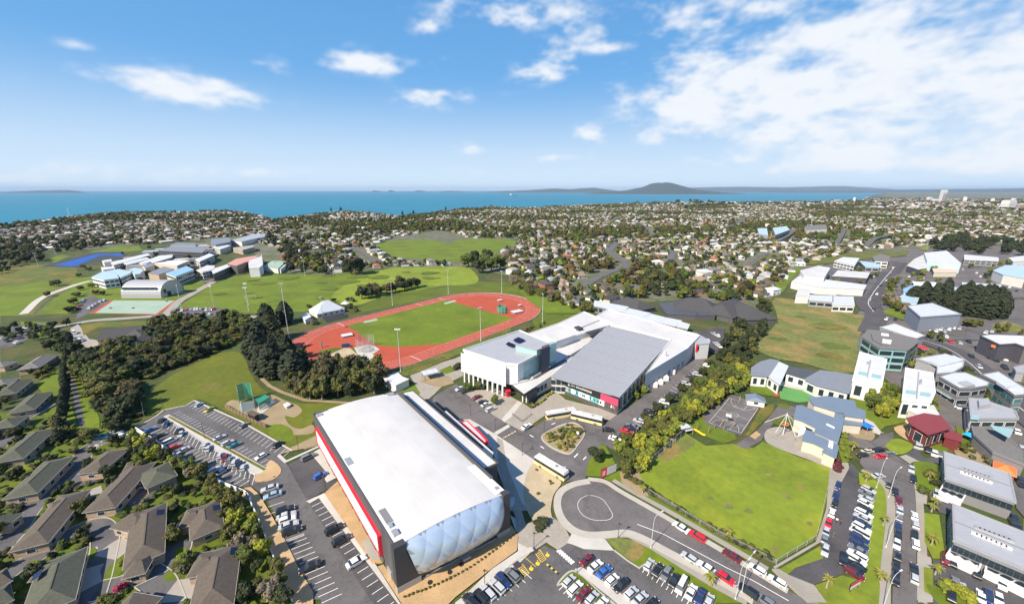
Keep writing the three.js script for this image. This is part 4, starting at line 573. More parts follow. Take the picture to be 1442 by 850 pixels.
for (let i = 0; i < 7; i++) paint(parkC, 'crossing_bar', [lerp([10.91,-76.6], [13.96,-73.08], i / 6.5), lerp([12.08,-77], [14.95,-73.78], i / 6.5)], 0.55);
for (let i = 0; i < 6; i++) paint(parkC, 'speed_hump_bar', [lerp([8.19,-73.24], [10.83,-70.61], i / 6), lerp([8.19,-73.24], [10.83,-70.61], (i + 0.75) / 6)], 0.5, i % 2 ? M.black : M.yellow);
for (const [a, b, c] of [[[5.62,-76.22], [6.87,-77.13], [8.12,-74.61]], [[1.37,-72.44], [2.48,-73.27], [3.96,-71]]]) { // hatched yellow bays
  const d = sub(c, b), A = a, B = b, C = add(b, d), E = add(a, d); paint(parkC, 'yellow_marking', [A, B, C, E], 0.13, M.yellow, true); for (let i = 1; i < 6; i++) paint(parkC, 'yellow_marking', [lerp(A, E, i / 6), lerp(B, C, i / 6)], 0.12, M.yellow);
}
paint(parkC, 'yellow_marking', [[3.22,-74.9],[5.6,-72.55]], 0.12, M.yellow);
for (const p of [[8.54,-75.63],[6.05,-73.39],[4.46,-72.03],[1.99,-69.81]]) { const q = mesh('accessible_symbol', new THREE.CircleGeometry(0.5, 12).rotateX(-Math.PI / 2), M.yellow, parkC); q.position.set(p[0], markY(), p[1]); const s = mesh('accessible_symbol', merge([box(0.16, 0.01, 0.9, 0, 0, -0.5), box(0.6, 0.01, 0.14, 0.2, 0, -0.2)]), M.yellow, parkC); s.position.set(p[0], markY() + 0.004, p[1]); }
for (const p of [[5.31,-76.76],[1.2,-73.1]]) { const q = sub([5.62,-76.22], [6.87,-77.13]); const s = mesh('bay_stop', box(1.6, 0.08, 1.5), M.charcoal, parkC); s.position.set(p[0], markY(), p[1]); s.rotation.y = 0.7; }
bays(parkC, [2.16,-71.9], [-9.6,-64.16], [4.47,-69.59], 8); bays(parkC, [16.09,-74.06], [27.14,-62], [18.97,-76.19], 13); bays(parkC, [12.42,-68.85], [18.73,-63.28], [10.32,-66.92], 7); bays(parkC, [32.69,-74.06], [42.09,-64.16], [30.03,-71.12], 12);

// ---------------------------------------------------------------- school ground on the right
sheet('lawn', [[39.33,-104.02],[51.74,-115.73],[63.01,-125.02],[66.8,-118.09],[76.41,-119.31],[82.53,-116.9],[87.7,-120.54],[94.19,-112.33],[101.14,-106.51],[94.92,-99.33],[79.44,-82.86],[75.36,-79.57],[62.27,-73.56],[53.27,-82.18],[40.24,-96.67]], M.grassLime);
roads.push([[39.33,-104.02],[51.74,-115.73],[63.01,-125.02],[82.53,-116.9],[87.7,-120.54],[101.14,-106.51],[75.9,-79.57],[62.27,-73.56],[40.24,-96.67]]);
sheet('bare_ground', curve([[49.45,-113.45],[57.32,-120.54],[63.45,-122.43],[63.88,-119.92],[54.06,-112.33],[49.47,-109.62]], true, 4), M.grassDry);
sheet('lawn', [[67.28,-134.14],[74.21,-135.64],[82,-129.8],[79.27,-121.79],[73.4,-119.31],[68.19,-124.37],[63.57,-126.36]], M.grass);
const hoop = sheet('basketball_court', [[94.85,-153.9],[101.32,-144.44],[81.87,-123.71],[72.97,-131.22],[74.08,-137.17]], M.asphaltWarm);
roads.push([[94.85,-153.9],[101.32,-144.44],[81.87,-123.71],[71.34,-131.22]]);
{ const q = [[92.17,-150.9],[98.97,-142.28],[82.81,-125.42],[74.5,-132.37]], L = (u, v) => lerp(lerp(q[0], q[1], u), lerp(q[3], q[2], u), v); paint(hoop, 'court_line', q, 0.08, M.line, true); paint(hoop, 'court_line', [L(0, 0.5), L(1, 0.5)], 0.07);
  const arc = (cu, cv, ru, rv, a0, a1) => Array.from({ length: 15 }, (_, i) => { const t = mix(a0, a1, i / 14); return L(cu + ru * Math.cos(t), cv + rv * Math.sin(t)); });
  paint(hoop, 'court_line', arc(0.5, 0.5, 0.13, 0.07, 0, 6.28), 0.07); paint(hoop, 'court_line', arc(0.5, 0.0, 0.42, 0.25, 0, 3.14), 0.07); paint(hoop, 'court_line', arc(0.5, 1, 0.42, 0.25, 3.14, 6.28), 0.07);
  for (const v of [0, 1]) paint(hoop, 'court_line', [L(0.34, v), L(0.34, v ? 0.79 : 0.21), L(0.66, v ? 0.79 : 0.21), L(0.66, v)], 0.07); for (const v of [0.25, 0.75]) paint(hoop, 'court_line', [L(0, v), L(1, v)], 0.06); }
sheet('road', [[79.24,-116.32],[77.21,-118.7],[90.46,-127.72],[105.93,-141.95],[110.4,-146.15],[114.91,-143.6],[111.35,-137.17],[102.74,-135.64],[96.56,-129.8],[86.94,-120.54]], M.asphaltWarm);
sheet('lawn', [[83.42,-123.71],[102.72,-145.29],[108.16,-146.15],[104.03,-140.33],[85.35,-124.37]], M.grassRough);
sheet('lawn', curve([[98.31,-131.94],[103.23,-136.4],[109.13,-136.4],[107.41,-132.67],[101.41,-129.8]], true, 4), M.grassRough); sheet('lawn', curve([[108.51,-145.29],[112.19,-146.15],[112.71,-143.6],[109.42,-141.95]], true, 4), M.grassRough);
sheet('forecourt', curve([[90.65,-124.37],[94.88,-128.4],[100.94,-129.1],[102.63,-125.69],[101.38,-120.54],[105.03,-119.31],[107.71,-116.9],[107.24,-113.45],[100.84,-107.02],[96.27,-111.23],[91.04,-116.32],[88.84,-119.92]], true, 4), M.paving);
sheet('sand_pit', [[84.97,-123.71],[89.1,-126.76],[89.56,-124.63],[85.78,-121.79]], M.sand);
sheet('lawn', [[110.93,-168.3],[118.28,-162.4],[112.36,-151.8],[103.38,-155.2]], M.grass);
sheet('basketball_court', [[119.31,-160.6],[128.43,-157.8],[135.12,-153.5],[130.08,-148.48],[118.24,-146.89],[112.96,-150.1]], M.turfGreen);
sheet('path', [[117.83,-162.4],[119.15,-159.7],[113.62,-151.8],[111.93,-151.8]], M.track);
sheet('forecourt', [[122.54,-166.3],[132.58,-174.5],[137.64,-168.3],[129.94,-158.7],[153.1,-162.4],[143.51,-151.8],[130.85,-155.2],[120.35,-161.5]], M.pale);
sheet('lawn', [[128.18,-169.3],[133.26,-167.3],[129.44,-162.4],[124.9,-164.3]], M.turfGreen);
sheet('lawn', [[149.2,-158.7],[155.5,-156.9],[143.71,-142.26],[134.1,-136.47],[140.83,-148.48]], M.grass);
sheet('lawn', [[138.93,-142.26],[145.86,-139.32],[157.3,-142.26],[152.2,-133.73],[144.44,-131.08],[138.82,-129.78],[131.48,-124.82],[134.82,-133.73]], M.grass);
strip('path', [[134.1,-136.47],[135.18,-132.39],[132.55,-126.03],[133.62,-124.82]], 3, M.pale);
sheet('road', [[121.59,-128.51],[120.53,-123.63],[123.23,-120.16],[128.37,-121.3],[133.99,-126.03],[136.79,-123.63],[127.82,-116.86],[120.4,-116.86],[113.65,-116.86]], M.asphaltWarm);
sheet('garden_bed', curve([[121.5,-124.82],[128.5,-129.78],[131.82,-128.51],[129.72,-123.63],[123.92,-120.16],[120.24,-120.73]], true, 4), M.dirt);
sheet('paving', curve([[140.96,-128.51],[146.06,-130.43],[147.66,-129.78],[144.77,-126.03],[145.08,-121.3],[139.8,-120.16],[138.92,-123.63]], true, 4), M.mulch);
// dry paddock above the school
sheet('lawn', curve([[214.7,-311.9],[228.9,-300.1],[237.5,-273.9],[249.9,-255.8],[247.8,-247.6],[222.3,-236.1],[195.3,-209.7],[164.9,-174.5],[154.2,-176.6],[148.16,-185.8],[138.24,-190.7],[134.78,-203.9],[150.3,-222.2],[180.2,-255.8]], true, 3), M.grassDry);
patches([[197.2,-278.8],[230.1,-264.6],[224.2,-239.8],[168.5,-178.8],[149.86,-188.2],[142.67,-209.7]], 26, 3, 9, M.grassRough); patches([[191.8,-247.6],[230.1,-264.6],[217.9,-239.8],[175.2,-198.4],[157.1,-198.4]], 4, 2, 5, M.scrub);

patches([[42.05,-102.1],[62.41,-121.79],[81.11,-115.73],[86.22,-118.09],[97.94,-105.01],[78.32,-82.86],[63.37,-75.28],[53.95,-83.54]], 9, 0.4, 1.2, M.grassDry); patches([[-252.1,-301.3],[-276.3,-387.1],[-94.57,-430.8],[-53.14,-411.5],[-79.16,-356.7],[-140.96,-316.3],[-167.8,-280.1]], 26, 3, 9, M.grassDark);
// ---------------------------------------------------------------- right: car park, side street
const parkD = sheet('car_park', [[109.34,-109.17],[108.39,-105.23],[103.48,-99.75],[103.88,-98.02],[84.79,-79.27],[79.52,-74.06],[75.52,-70.61],[67.25,-68.12],[63.16,-70.36],[66.02,-72.44],[73.99,-74.61],[75.62,-77.48],[81.41,-83.07],[95.2,-97.17],[99.81,-100.63]], M.asphaltDark);
roads.push([[109.34,-109.17],[108.39,-105.23],[103.48,-99.75],[106.35,-98.02],[79.47,-69.35],[75.52,-70.61],[67.25,-68.12],[63.16,-70.36],[66.02,-72.44],[73.99,-74.61],[75.62,-77.48],[95.2,-97.17]]);
const side = sheet('road', [[112.03,-109.17],[117.87,-114.45],[124.45,-115.55],[127.05,-112.29],[127.22,-108.17],[122.09,-101.52],[109.37,-87.87],[97.51,-75.74],[86.42,-64.17],[82.2,-57.97],[74.75,-57.97],[81.07,-64.17],[95.49,-79.27],[106.04,-90.06],[110.2,-95.52],[110.98,-99.75],[110.51,-104.29]], M.asphaltWarm);
roads.push([[112.03,-109.17],[117.87,-114.45],[124.45,-115.55],[127.05,-112.29],[127.22,-108.17],[109.37,-87.87],[93.25,-71.39],[82.2,-57.97],[73.09,-57.97],[85.54,-71.39],[105.46,-90.06],[110.2,-95.52],[110.98,-99.75]]);
sheet('lawn', [[107.99,-104.76],[109.71,-103.35],[110.59,-99.31],[109.3,-95.52],[98.86,-84.4],[88.94,-74.61],[79.07,-64.17],[74.49,-59.54],[61.41,-59.54],[67.4,-66.45],[67.07,-67.88],[75.32,-70.36],[79.05,-68.85],[87.92,-79.27],[106.96,-98.02],[103.73,-99.31]], M.grassLime);
roads.push([[103.88,-98.02],[106.96,-98.02],[79.94,-69.35],[78.42,-70.36]]);
strip('footpath', curve([[109.78,-105.71],[111.47,-102.43],[110.2,-97.17],[105.98,-91.56],[96.57,-81.77],[86.74,-71.91],[79.51,-64.17],[74.91,-59.54]]), 1.8, M.path);
strip('footpath', curve([[127.59,-107.17],[119.91,-98.02],[111.21,-88.59],[100.17,-76.89],[87.44,-64.17]]), 1.6, M.path);
sheet('lawn', [[129.19,-109.17],[135.64,-111.23],[135.9,-108.17],[125.77,-98.02],[121.08,-95.52],[119.3,-98.02]], M.grass); sheet('lawn', [[112.35,-88.59],[115.59,-87.87],[107.75,-79.27],[103.39,-74.61],[100.4,-74.61],[103.06,-79.27]], M.grassLime); sheet('lawn', [[97.06,-73.51],[98.13,-71.91],[90.65,-64.17],[87.98,-64.17]], M.grassLime);
sheet('footpath', [[127.74,-112.29],[134.66,-114.45],[133.24,-110.2],[130.03,-109.68],[127.7,-108.67]], M.concrete); sheet('footpath', [[118.47,-97.17],[120.17,-95.52],[115.91,-91.56],[114.41,-92.72]], M.concrete); sheet('footpath', [[98.32,-76.31],[100.18,-74.89],[97.64,-71.91],[96.23,-72.44],[94.01,-71.91]], M.concrete); sheet('footpath', [[89.58,-67.4],[91.14,-65.52],[90.21,-64.17],[86.55,-64.17]], M.concrete);
sheet('car_park', [[130.83,-113.36],[137.54,-116.68],[134.95,-111.23],[142.89,-112.29],[139.24,-108.17],[131.88,-110.2]], M.asphaltDark);
sheet('lawn', curve([[130.38,-120.16],[136.81,-121.96],[138.35,-118.98],[134.68,-115.55],[128.05,-113.36],[127.59,-116.68]], true, 4), M.grassLime); sheet('lawn', curve([[144.95,-120.16],[150.2,-121.36],[149.41,-117.82],[144.81,-114.45],[142.52,-116.68]], true, 4), M.grass);
sheet('road', [[122.22,-127.66],[121.83,-122.57],[126.17,-120.75],[138.65,-126.36],[135.16,-122.57],[127.91,-117.82],[118.84,-118.98]], M.asphaltWarm);
sheet('lawn', [[112.33,-118.98],[118.38,-123.81],[117.39,-118.98],[109.5,-110.2],[105.84,-108.17]], M.grass);
sheet('footpath', [[102.61,-109.17],[108.33,-109.17],[106.64,-106.68],[96.48,-98.02],[83.46,-85.76],[77.22,-79.27],[61.05,-71.91],[60.9,-72.44],[75.92,-79.27],[86.73,-90.06]], M.path);
sheet('lawn', [[60.96,-71.39],[76.06,-78.07],[74.24,-74.61],[65.84,-72.17],[62.92,-70.36]], M.grassLime);
struct('footpath', prism([[63.16,-70.36],[67.14,-67.97],[67.04,-64.17],[63.03,-64.17],[60.33,-71.91],[61.78,-71.91]], 0, sheetY + 0.06), M.path);
const parkE = sheet('car_park', [[99.83,-74.06],[103.89,-74.61],[108.93,-70.36],[113.05,-64.62],[109.72,-62],[87.55,-62]], M.asphaltDark); roads.push([[99.83,-74.06],[103.89,-74.61],[113.63,-65.07],[109.72,-62],[87.55,-62]]);
sheet('lawn', curve([[92.63,-68.36],[94.43,-67.4],[98.03,-66.45],[97.34,-64.17],[90.64,-63.73]], true, 4), M.grass);
sheet('car_park', [[120.17,-95.52],[125.91,-95.52],[124.08,-91.56],[117.85,-87.87],[116.33,-88.59]], M.asphaltDark);
sheet('lawn', [[165.7,-130.34],[164,-122.57],[160,-113.36],[157.1,-109.17],[156.3,-114.45],[151.3,-115.55]], M.grass);
sheet('forecourt', curve([[151,-116.68],[157.4,-116.68],[157,-110.2],[151.8,-105.23],[149.26,-108.17],[147.02,-112.29]], true, 3), M.dirt);
sheet('car_park', [[153,-102.43],[153.2,-98.02],[136.1,-84.4],[139.18,-90.06]], M.asphalt);
// ground of the business park and its main road
sheet('car_park', [[182.6,-180.8],[199.5,-185.5],[203.6,-174.1],[187.3,-158.2],[186.9,-151.2],[187.4,-146.29],[174.3,-135.12],[197.2,-135.12],[225.8,-158.2],[222.3,-171.9],[238.6,-194.3],[238.9,-201],[221.4,-198.3],[183.7,-181.9]], M.asphaltWarm);
const mainRd = strip('road', curve([[219.3,-229.2],[238.2,-219.6],[241.2,-206.5],[232.2,-185.8],[215.7,-160.9],[203.4,-140.2],[195.4,-125.84]]), 13, M.asphaltDark);
paint(mainRd, 'centre_line', curve([[219.3,-229.2],[238.2,-219.6],[241.2,-206.5],[232.2,-185.8],[215.7,-160.9],[203.4,-140.2]]), 0.25);
const upRd = strip('road', curve([[260.7,-273.7],[274.9,-294.6],[301.1,-321.4],[367.3,-383.3],[438.9,-449.2],[470.2,-478.2]]), 15, M.asphaltDark);
paint(upRd, 'centre_line', curve([[260.7,-273.7],[274.9,-294.6],[301.1,-321.4],[367.3,-383.3],[438.9,-449.2]]), 0.3);
strip('road', curve([[219.3,-229.2],[254.5,-264.7],[266,-280.1],[280,-301.3],[311.9,-335.4],[352.6,-371.3]]), 12, M.asphaltDark);
strip('road', curve([[371.1,-391.6],[396.2,-391.6],[418.7,-375.4],[462.6,-391.6],[509.3,-428.3],[543.1,-449.2]]), 12, M.asphaltDark);
sheet('car_park', [[290.6,-240],[308.5,-247.9],[370.1,-274.7],[410.5,-307.3],[440,-340.5],[441.8,-347.9],[480.5,-363.8],[299,-217.3],[264.4,-217.3]], M.asphalt);
sheet('car_park', [[258,-238.1],[288.7,-240],[264.4,-217.3],[243.3,-217.3]], M.asphalt);
sheet('lawn', [[267.9,-274.7],[284.4,-284.8],[280.2,-260.7],[259.2,-240],[264.3,-254.2],[264.3,-267.5]], M.grass); sheet('lawn', [[425.9,-415.3],[431.6,-399.9],[476.2,-404.9],[444.8,-376.6],[425.3,-376.6],[409.7,-390.3]], M.grassLime); sheet('lawn', [[332.9,-344.2],[368,-376.6],[379.9,-381],[355.2,-355.7],[314.2,-319.8]], M.grass);
sheet('lawn', [[312.8,-245.9],[329.9,-252.1],[328.8,-242],[312.8,-229],[298.3,-230.8]], M.grassDry); sheet('lawn', [[462.5,-381],[474.3,-381],[466.6,-368],[447.4,-359.7]], M.grass);
sheet('lawn', [[225,-321.4],[237.1,-360.4],[279,-428.3],[331.8,-472.1],[318.1,-428.3],[283.3,-391.6]], M.grass); strip('path', [[248.8,-379.3],[267.1,-391.6],[282.2,-409.2]], 2, M.path);
sheet('car_park', [[277.6,-383.3],[361.2,-438.5],[392.2,-428.3],[353.2,-375.4],[296.6,-321.4],[275.4,-310.2],[266.8,-333.5]], M.asphalt); sheet('car_park', [[373.6,-449.2],[447.7,-497.4],[460.2,-472.1],[402.8,-418.5],[371.9,-409.2]], M.asphalt);
sheet('car_park', [[381.9,-391.6],[435.1,-428.3],[489.8,-428.3],[614.3,-472.1],[413.8,-310.2],[402.2,-310.2],[395.5,-353.3],[323.4,-321.4]], M.asphaltWarm);
sheet('lawn', [[318.9,-472.1],[380.2,-497.4],[398.2,-525.4],[445.7,-540.5],[508.5,-556.6],[574.9,-573.5],[523.8,-525.4],[447.7,-497.4],[353.2,-460.4],[317.7,-460.4]], M.grassRough);
sheet('lawn', [[605.4,-591.5],[653.5,-620.5],[600.6,-573.5]], M.grassLime);
// dark-roofed compound's yard and drive between the fields
sheet('car_park', [[112.33,-231],[136.39,-241.4],[120.05,-209.6],[109.08,-196.4],[105.47,-201.5],[112.54,-221.4]], M.asphaltDark);
sheet('lawn', [[-0.67,-363.1],[15.36,-349.1],[25.41,-312.5],[51.51,-287.1],[49.91,-269.7],[24.7,-269.7],[13.42,-301.8]], M.grass);
strip('road', curve([[63.38,-349.1],[89.07,-394.6],[116.51,-431.6],[134.18,-452.7],[134.35,-501.4],[139.58,-561.1],[174.4,-658.1]]), 9, M.asphalt); strip('road', [[181.2,-452.7],[222.4,-545],[226.2,-561.1]], 9, M.asphalt);
strip('road', curve([[-1.26,-706.5],[45.76,-706.5]]), 8, M.asphalt);

// ---------------------------------------------------------------- the sports hall with the cushioned end wall
{
  const FL = [-25.07,-66.97], FR = [-1.37,-82.63], BL = [-66.55,-117.55], BR = [-43.54,-134.96], t = turnOf(FL, FR), W = dist(FL, FR), bk = lerp(sub(BL, FL), sub(BR, FR), 0.5), H = 12, fu = unit(sub(FR, FL)), bx = bk[0] * fu[0] + bk[1] * fu[1], L = Math.abs(bk[0] * fu[1] - bk[1] * fu[0]), skew = new THREE.Matrix4().set(1, 0, -bx / L, 0, 0, 1, 0, 0, 0, 0, 1, 0, 0, 0, 0, 1);
  const o = thing('sports_hall', 'large sports hall with white arched roof and silvery quilted cushion end wall', 'sports hall', [FL[0], 0, FL[1]]);
  const put = (name, geo, m, parent) => mesh(name, geo.applyMatrix4(skew).rotateY(t), m, parent || o), rel = (P) => P.map(p => sub(p, FL));
  roofs.push([FL, FR, BR, BL], [[-48.25,-155.5],[-43.66,-157.1],[-4.96,-109.36],[-4.24,-100.83],[-9.05,-106.18]]);
  put('wall', box(0.4, H, L - 0.4, 0.2, H / 2, -L / 2 - 0.2), M.graphite); put('wall', box(0.4, H, L - 0.4, W - 0.2, H / 2, -L / 2 - 0.2), M.graphite); put('wall', box(W - 0.8, H + 0.6, 0.4, W / 2, H / 2 + 0.3, -L + 0.2), M.graphite);
  // arched roof, laid in long bays
  const arc = (x) => H + 0.15 + 1.15 * (1 - Math.pow((x - W / 2) / (W / 2 - 0.5), 2));
  const bayN = 3; for (let b = 0; b < bayN; b++) { const top = [], bot = []; for (let i = 0; i <= 6; i++) { const x = mix(0.5, W - 0.5, (b + i / 6) / bayN); top.push([x, arc(x)]); bot.push([x, arc(x) - 0.3]); } const g = new THREE.ExtrudeGeometry(new THREE.Shape([...top, ...bot.reverse()].map(p => new THREE.Vector2(...p))), { depth: L + 0.3 - 0.3, bevelEnabled: false }).translate(0, 0, -L + 0.2); put('roof_bay', g, M.whiteRoof); if (b) put('roof_seam', box(0.12, 0.05, L, mix(0.5, W - 0.5, b / bayN), arc(mix(0.5, W - 0.5, b / bayN)), -L / 2 + 0.2), M.whiteRoof); }
  put('parapet', box(0.5, 0.4, L, 0.1, H + 0.1, -L / 2), M.graphite); put('parapet', box(0.8, 1.0, L - 6, W - 0.1, H + 0.35, -L / 2 - 3), M.graphite); put('parapet', box(W, 0.5, 0.6, W / 2, H + 0.5, -L + 0.3), M.graphite); put('roof_terrace', box(2.6, 0.2, 13, W - 1.4, H + 0.5, -7), M.whiteRoof);
  for (const [x, z, w, d] of [[1.6, -3, 1.2, 1.6], [1.6, -5.6, 0.8, 1.2], [1.4, -L + 2, 1.6, 1.2], [W - 3, -L + 1.6, 2.4, 1.2], [W - 1.4, -2.2, 0.8, 0.8]]) put('roof_vent', box(w, 0.7, d, x, arc(x) + 0.3, z), M.steel);
  put('roof_hatch', box(1.5, 0.25, 5, 1.9, arc(2) + 0.05, -9), M.midGrey); put('roof_hatch', box(1.5, 0.25, 3.4, 1.5, arc(2) + 0.05, -34), M.steel);
  // red framed white panel on the long side
  put('side_panel', box(0.7, 5.0, L - 12, -0.3, 6.2, -L / 2 - 2), M.white); put('red_trim', box(0.74, 0.45, L - 11.2, -0.3, 8.9, -L / 2 - 2), M.redTrim); put('red_trim', box(0.8, 0.35, L - 11.2, -0.33, 3.6, -L / 2 - 2), M.redTrim); put('red_trim', box(0.95, 5.8, 0.6, -0.36, 6.3, -7.8), M.redTrim); put('red_trim', box(0.95, 5.8, 0.6, -0.36, 6.3, -L + 3.8), M.redTrim);
  for (let i = 0; i < 9; i++) put('window', box(0.2, 2.2, 3.6, -0.06, 1.6, -9 - i * 5.6), M.glass);
  put('side_door', box(0.3, 2.6, 2.2, -0.1, 1.3, -4), M.steel);
  // end wall: dark fins, concrete plinth, window slot and the cushions between
  const fin = (pts, z0, z1) => new THREE.ExtrudeGeometry(new THREE.Shape(pts.map(p => new THREE.Vector2(...p))), { depth: z1 - z0, bevelEnabled: false }).translate(0, 0, z0);
  put('fin', fin([[-0.4, 2], [4.9, 2], [3.3, 6.5], [2.4, 10], [2.2, 12.6], [-0.4, 12.6]], -0.7, 0.9), M.charcoal); put('fin', fin([[W + 0.4, 2], [W - 3.2, 2], [W - 2.2, 6.5], [W - 1.7, 10], [W - 1.5, 12.6], [W + 0.4, 12.6]], -0.7, 0.9), M.charcoal);
  put('plinth', box(5.4, 2, 1.3, 2.3, 1, 0.3), M.concrete); put('plinth', box(3.8, 2, 1.3, W - 1.5, 1, 0.3), M.concrete); put('plinth', box(W - 9, 0.9, 1.0, W / 2 + 0.9, 0.45, 0.3), M.concrete); put('window', box(9, 1.3, 0.5, 9.6, 1.6, 0.35), M.glass); put('window', box(6, 1.3, 0.5, W - 6.6, 1.6, 0.35), M.glass); put('plinth', box(4, 1.2, 0.7, 16.6, 1.5, 0.3), M.concrete); put('skylight_box', box(2, 0.5, 1.2, 15.8, 0.9, 1.5), M.steel);
  put('wall', box(W - 8, 10.4, 0.3, W / 2 + 0.6, 7.3, -1.2), M.silverWall);
  const surf = (s, r, b) => { s = clamp(s); r = clamp(r); const xl = mix(4.9, 2.1, Math.pow(r, 0.7)), xr = W - mix(3.2, 1.4, Math.pow(r, 0.7)), x = mix(xl, xr, s), yt = arc(x) - 0.1; const out = 3.1 * Math.pow(Math.sin(Math.PI * Math.pow(mix(0.1, 1, r), 1.05)), 0.8) * Math.pow(Math.sin(Math.PI * mix(0.06, 0.94, s)), 0.35); const k = 0.55 + 0.45 * Math.cos(Math.PI * (r - 0.5)); return [x, mix(2.15, yt, r) + b * 0.25, out * 0.95 + 0.15 + b * k]; };
  const NC = 6, NRw = 1.7, put1 = (ci, cj) => { const n = 8, pos = [], uv = [], idx = []; for (let i = 0; i <= n; i++) for (let j = 0; j <= n; j++) { const p = i / n * 2 - 1, q = j / n * 2 - 1, s = (ci + (p + q) / 2) / NC, r = (cj + (q - p) / 2) / NRw, b = 0.95 * Math.pow((1 - p * p) * (1 - q * q), 0.55); const e = Math.min(1, Math.min(s, 1 - s, r, 1 - r) * 12 + 0.0); pos.push(...surf(s, r, b * clamp(e))); uv.push(p, q); if (i && j) { const c = i * (n + 1) + j, d = c - n - 1; idx.push(d - 1, c - 1, c, d - 1, c, d); } }
    const g = new THREE.BufferGeometry(); g.setAttribute('position', new THREE.Float32BufferAttribute(pos, 3)); g.setAttribute('uv', new THREE.Float32BufferAttribute(uv, 2)); g.setIndex(idx); g.computeVertexNormals(); put('cushion', g, M.etfe); };
  for (let j = 0; j <= 5; j++) for (let i = 0; i <= 8; i++) { const cj = j * 0.5, ci = i + (j % 2) * 0.5; if (ci < NC + 0.45 && cj < NRw + 0.45) put1(ci, cj); }
  // lower wings on the far long side
  const wing = (P, y0, y1, wm, rm) => { mesh('wing_wall', prism(rel(P), y0, y1), wm, o); mesh('wing_roof', roofSlab(rel(P), y1 + 0.003, 0.3, 0.15), rm, o); const q = rel(P); mesh('parapet', ribbon(q, -0.2, 0.25, y1 - 0.2, y1 + 0.55, true), M.graphite, o); };
  wing([[-42.72,-138.6],[-38.77,-140.3],[-4.19,-97.43],[-7.87,-94.94]], 0, 9, M.graphite, M.whiteRoof);
  mesh('wing_wall', prism(rel([[-34.39,-137.84],[-31.93,-138.46],[-9.07,-108.38],[-11.06,-107.04]]), 0, 7), M.charcoal, o); mesh('wing_roof', roofSlab(rel([[-25.89,-129.02],[-24.3,-130.12],[-5.85,-106.02],[-6.23,-103.72]]), 6.2, 0.35, 0.1), M.whiteRoof, o); mesh('wing_wall', prism(rel([[-24.36,-126.88],[-24.07,-128.66],[-6.32,-105.5],[-6.75,-104.23]]), 0, 6.19), M.charcoal, o);
  mesh('canopy', prism(rel([[-18.04,-125.28],[-16.24,-126.3],[-8.38,-114.43],[-9.02,-113.42]]), 4.6, 4.9), M.whiteRoof, o); mesh('red_trim', ribbon(rel([[-18.04,-125.28],[-16.24,-126.3],[-8.38,-114.43],[-9.02,-113.42]]), -0.15, 0.2, 4.45, 5.05, true), M.redTrim, o); mesh('red_trim', ribbon(rel([[-12.73,-121.47],[-8.18,-114.14]]), -0.3, 0.4, 3.6, 5.1), M.redTrim, o); mesh('canopy_wall', prism(rel([[-17.66,-125.28],[-16.4,-125.96],[-9.62,-115.61],[-10.01,-114.87]]), 0, 4.59), M.white, o);
  mesh('steps', prism(rel([[-1.09,-92.81],[0.73,-93.62],[0.71,-90.85],[-0.55,-89.42]]), 0, 1.2), M.steel, o);
}
for (const p of [[-18.37,-68.64],[-14.3,-71.09],[-11.9,-73.05]]) { const b = on(p); tag(mesh('drain_cover', new THREE.CylinderGeometry(0.55, 0.55, 0.12, 14).translate(b[0], bedTop + 0.05, b[2]), M.black), 'round black cover in the sand bed below the quilted wall', 'drain cover', 'round covers in the sand bed'); }

// ---------------------------------------------------------------- generic block with windows on the faces one can see
function faces(o, pts, opt) { const inn = (p) => inside(p, pts); for (let i = 0; i < pts.length; i++) { let a = pts[i], b = pts[(i + 1) % pts.length]; const L = dist(a, b); if (L < 4) continue; const m = lerp(a, b, 0.5), nL = left(unit(sub(b, a))); let out = inn(add(m, nL, 0.3)) ? [-nL[0], -nL[1]] : nL; if (out[0] * -m[0] + out[1] * -m[1] < 0) continue; if (out === nL) [a, b] = [b, a]; windows(o, a, b, opt.y0 ?? 0.6, opt.y1, opt.n || Math.max(1, Math.round(L / (opt.every || 3.6))), opt.rows || 1, { origin: o.org, frameMat: M.white, ...opt, frame: opt.frame ?? (len(m) < 240 ? undefined : false) }); } }
function bld(pts, h, wm, rm, label, opt = {}) { const o = block(opt.name || 'building', pts, h, wm, rm, label, { parapet: opt.parapet, parapetMat: opt.parapetMat, group: opt.group, over: opt.over, th: opt.th, y0: opt.y0 }); if (opt.win) faces(o, pts, { y1: h - 0.4, rows: Math.max(1, Math.round(h / 3.6)), ...opt.win }); for (const [P, y0, y1, m, n] of opt.extra || []) mesh(n || 'roof_plant', prism(P.map(p => sub(p, o.org)), y0, y1), m, o); return o; }

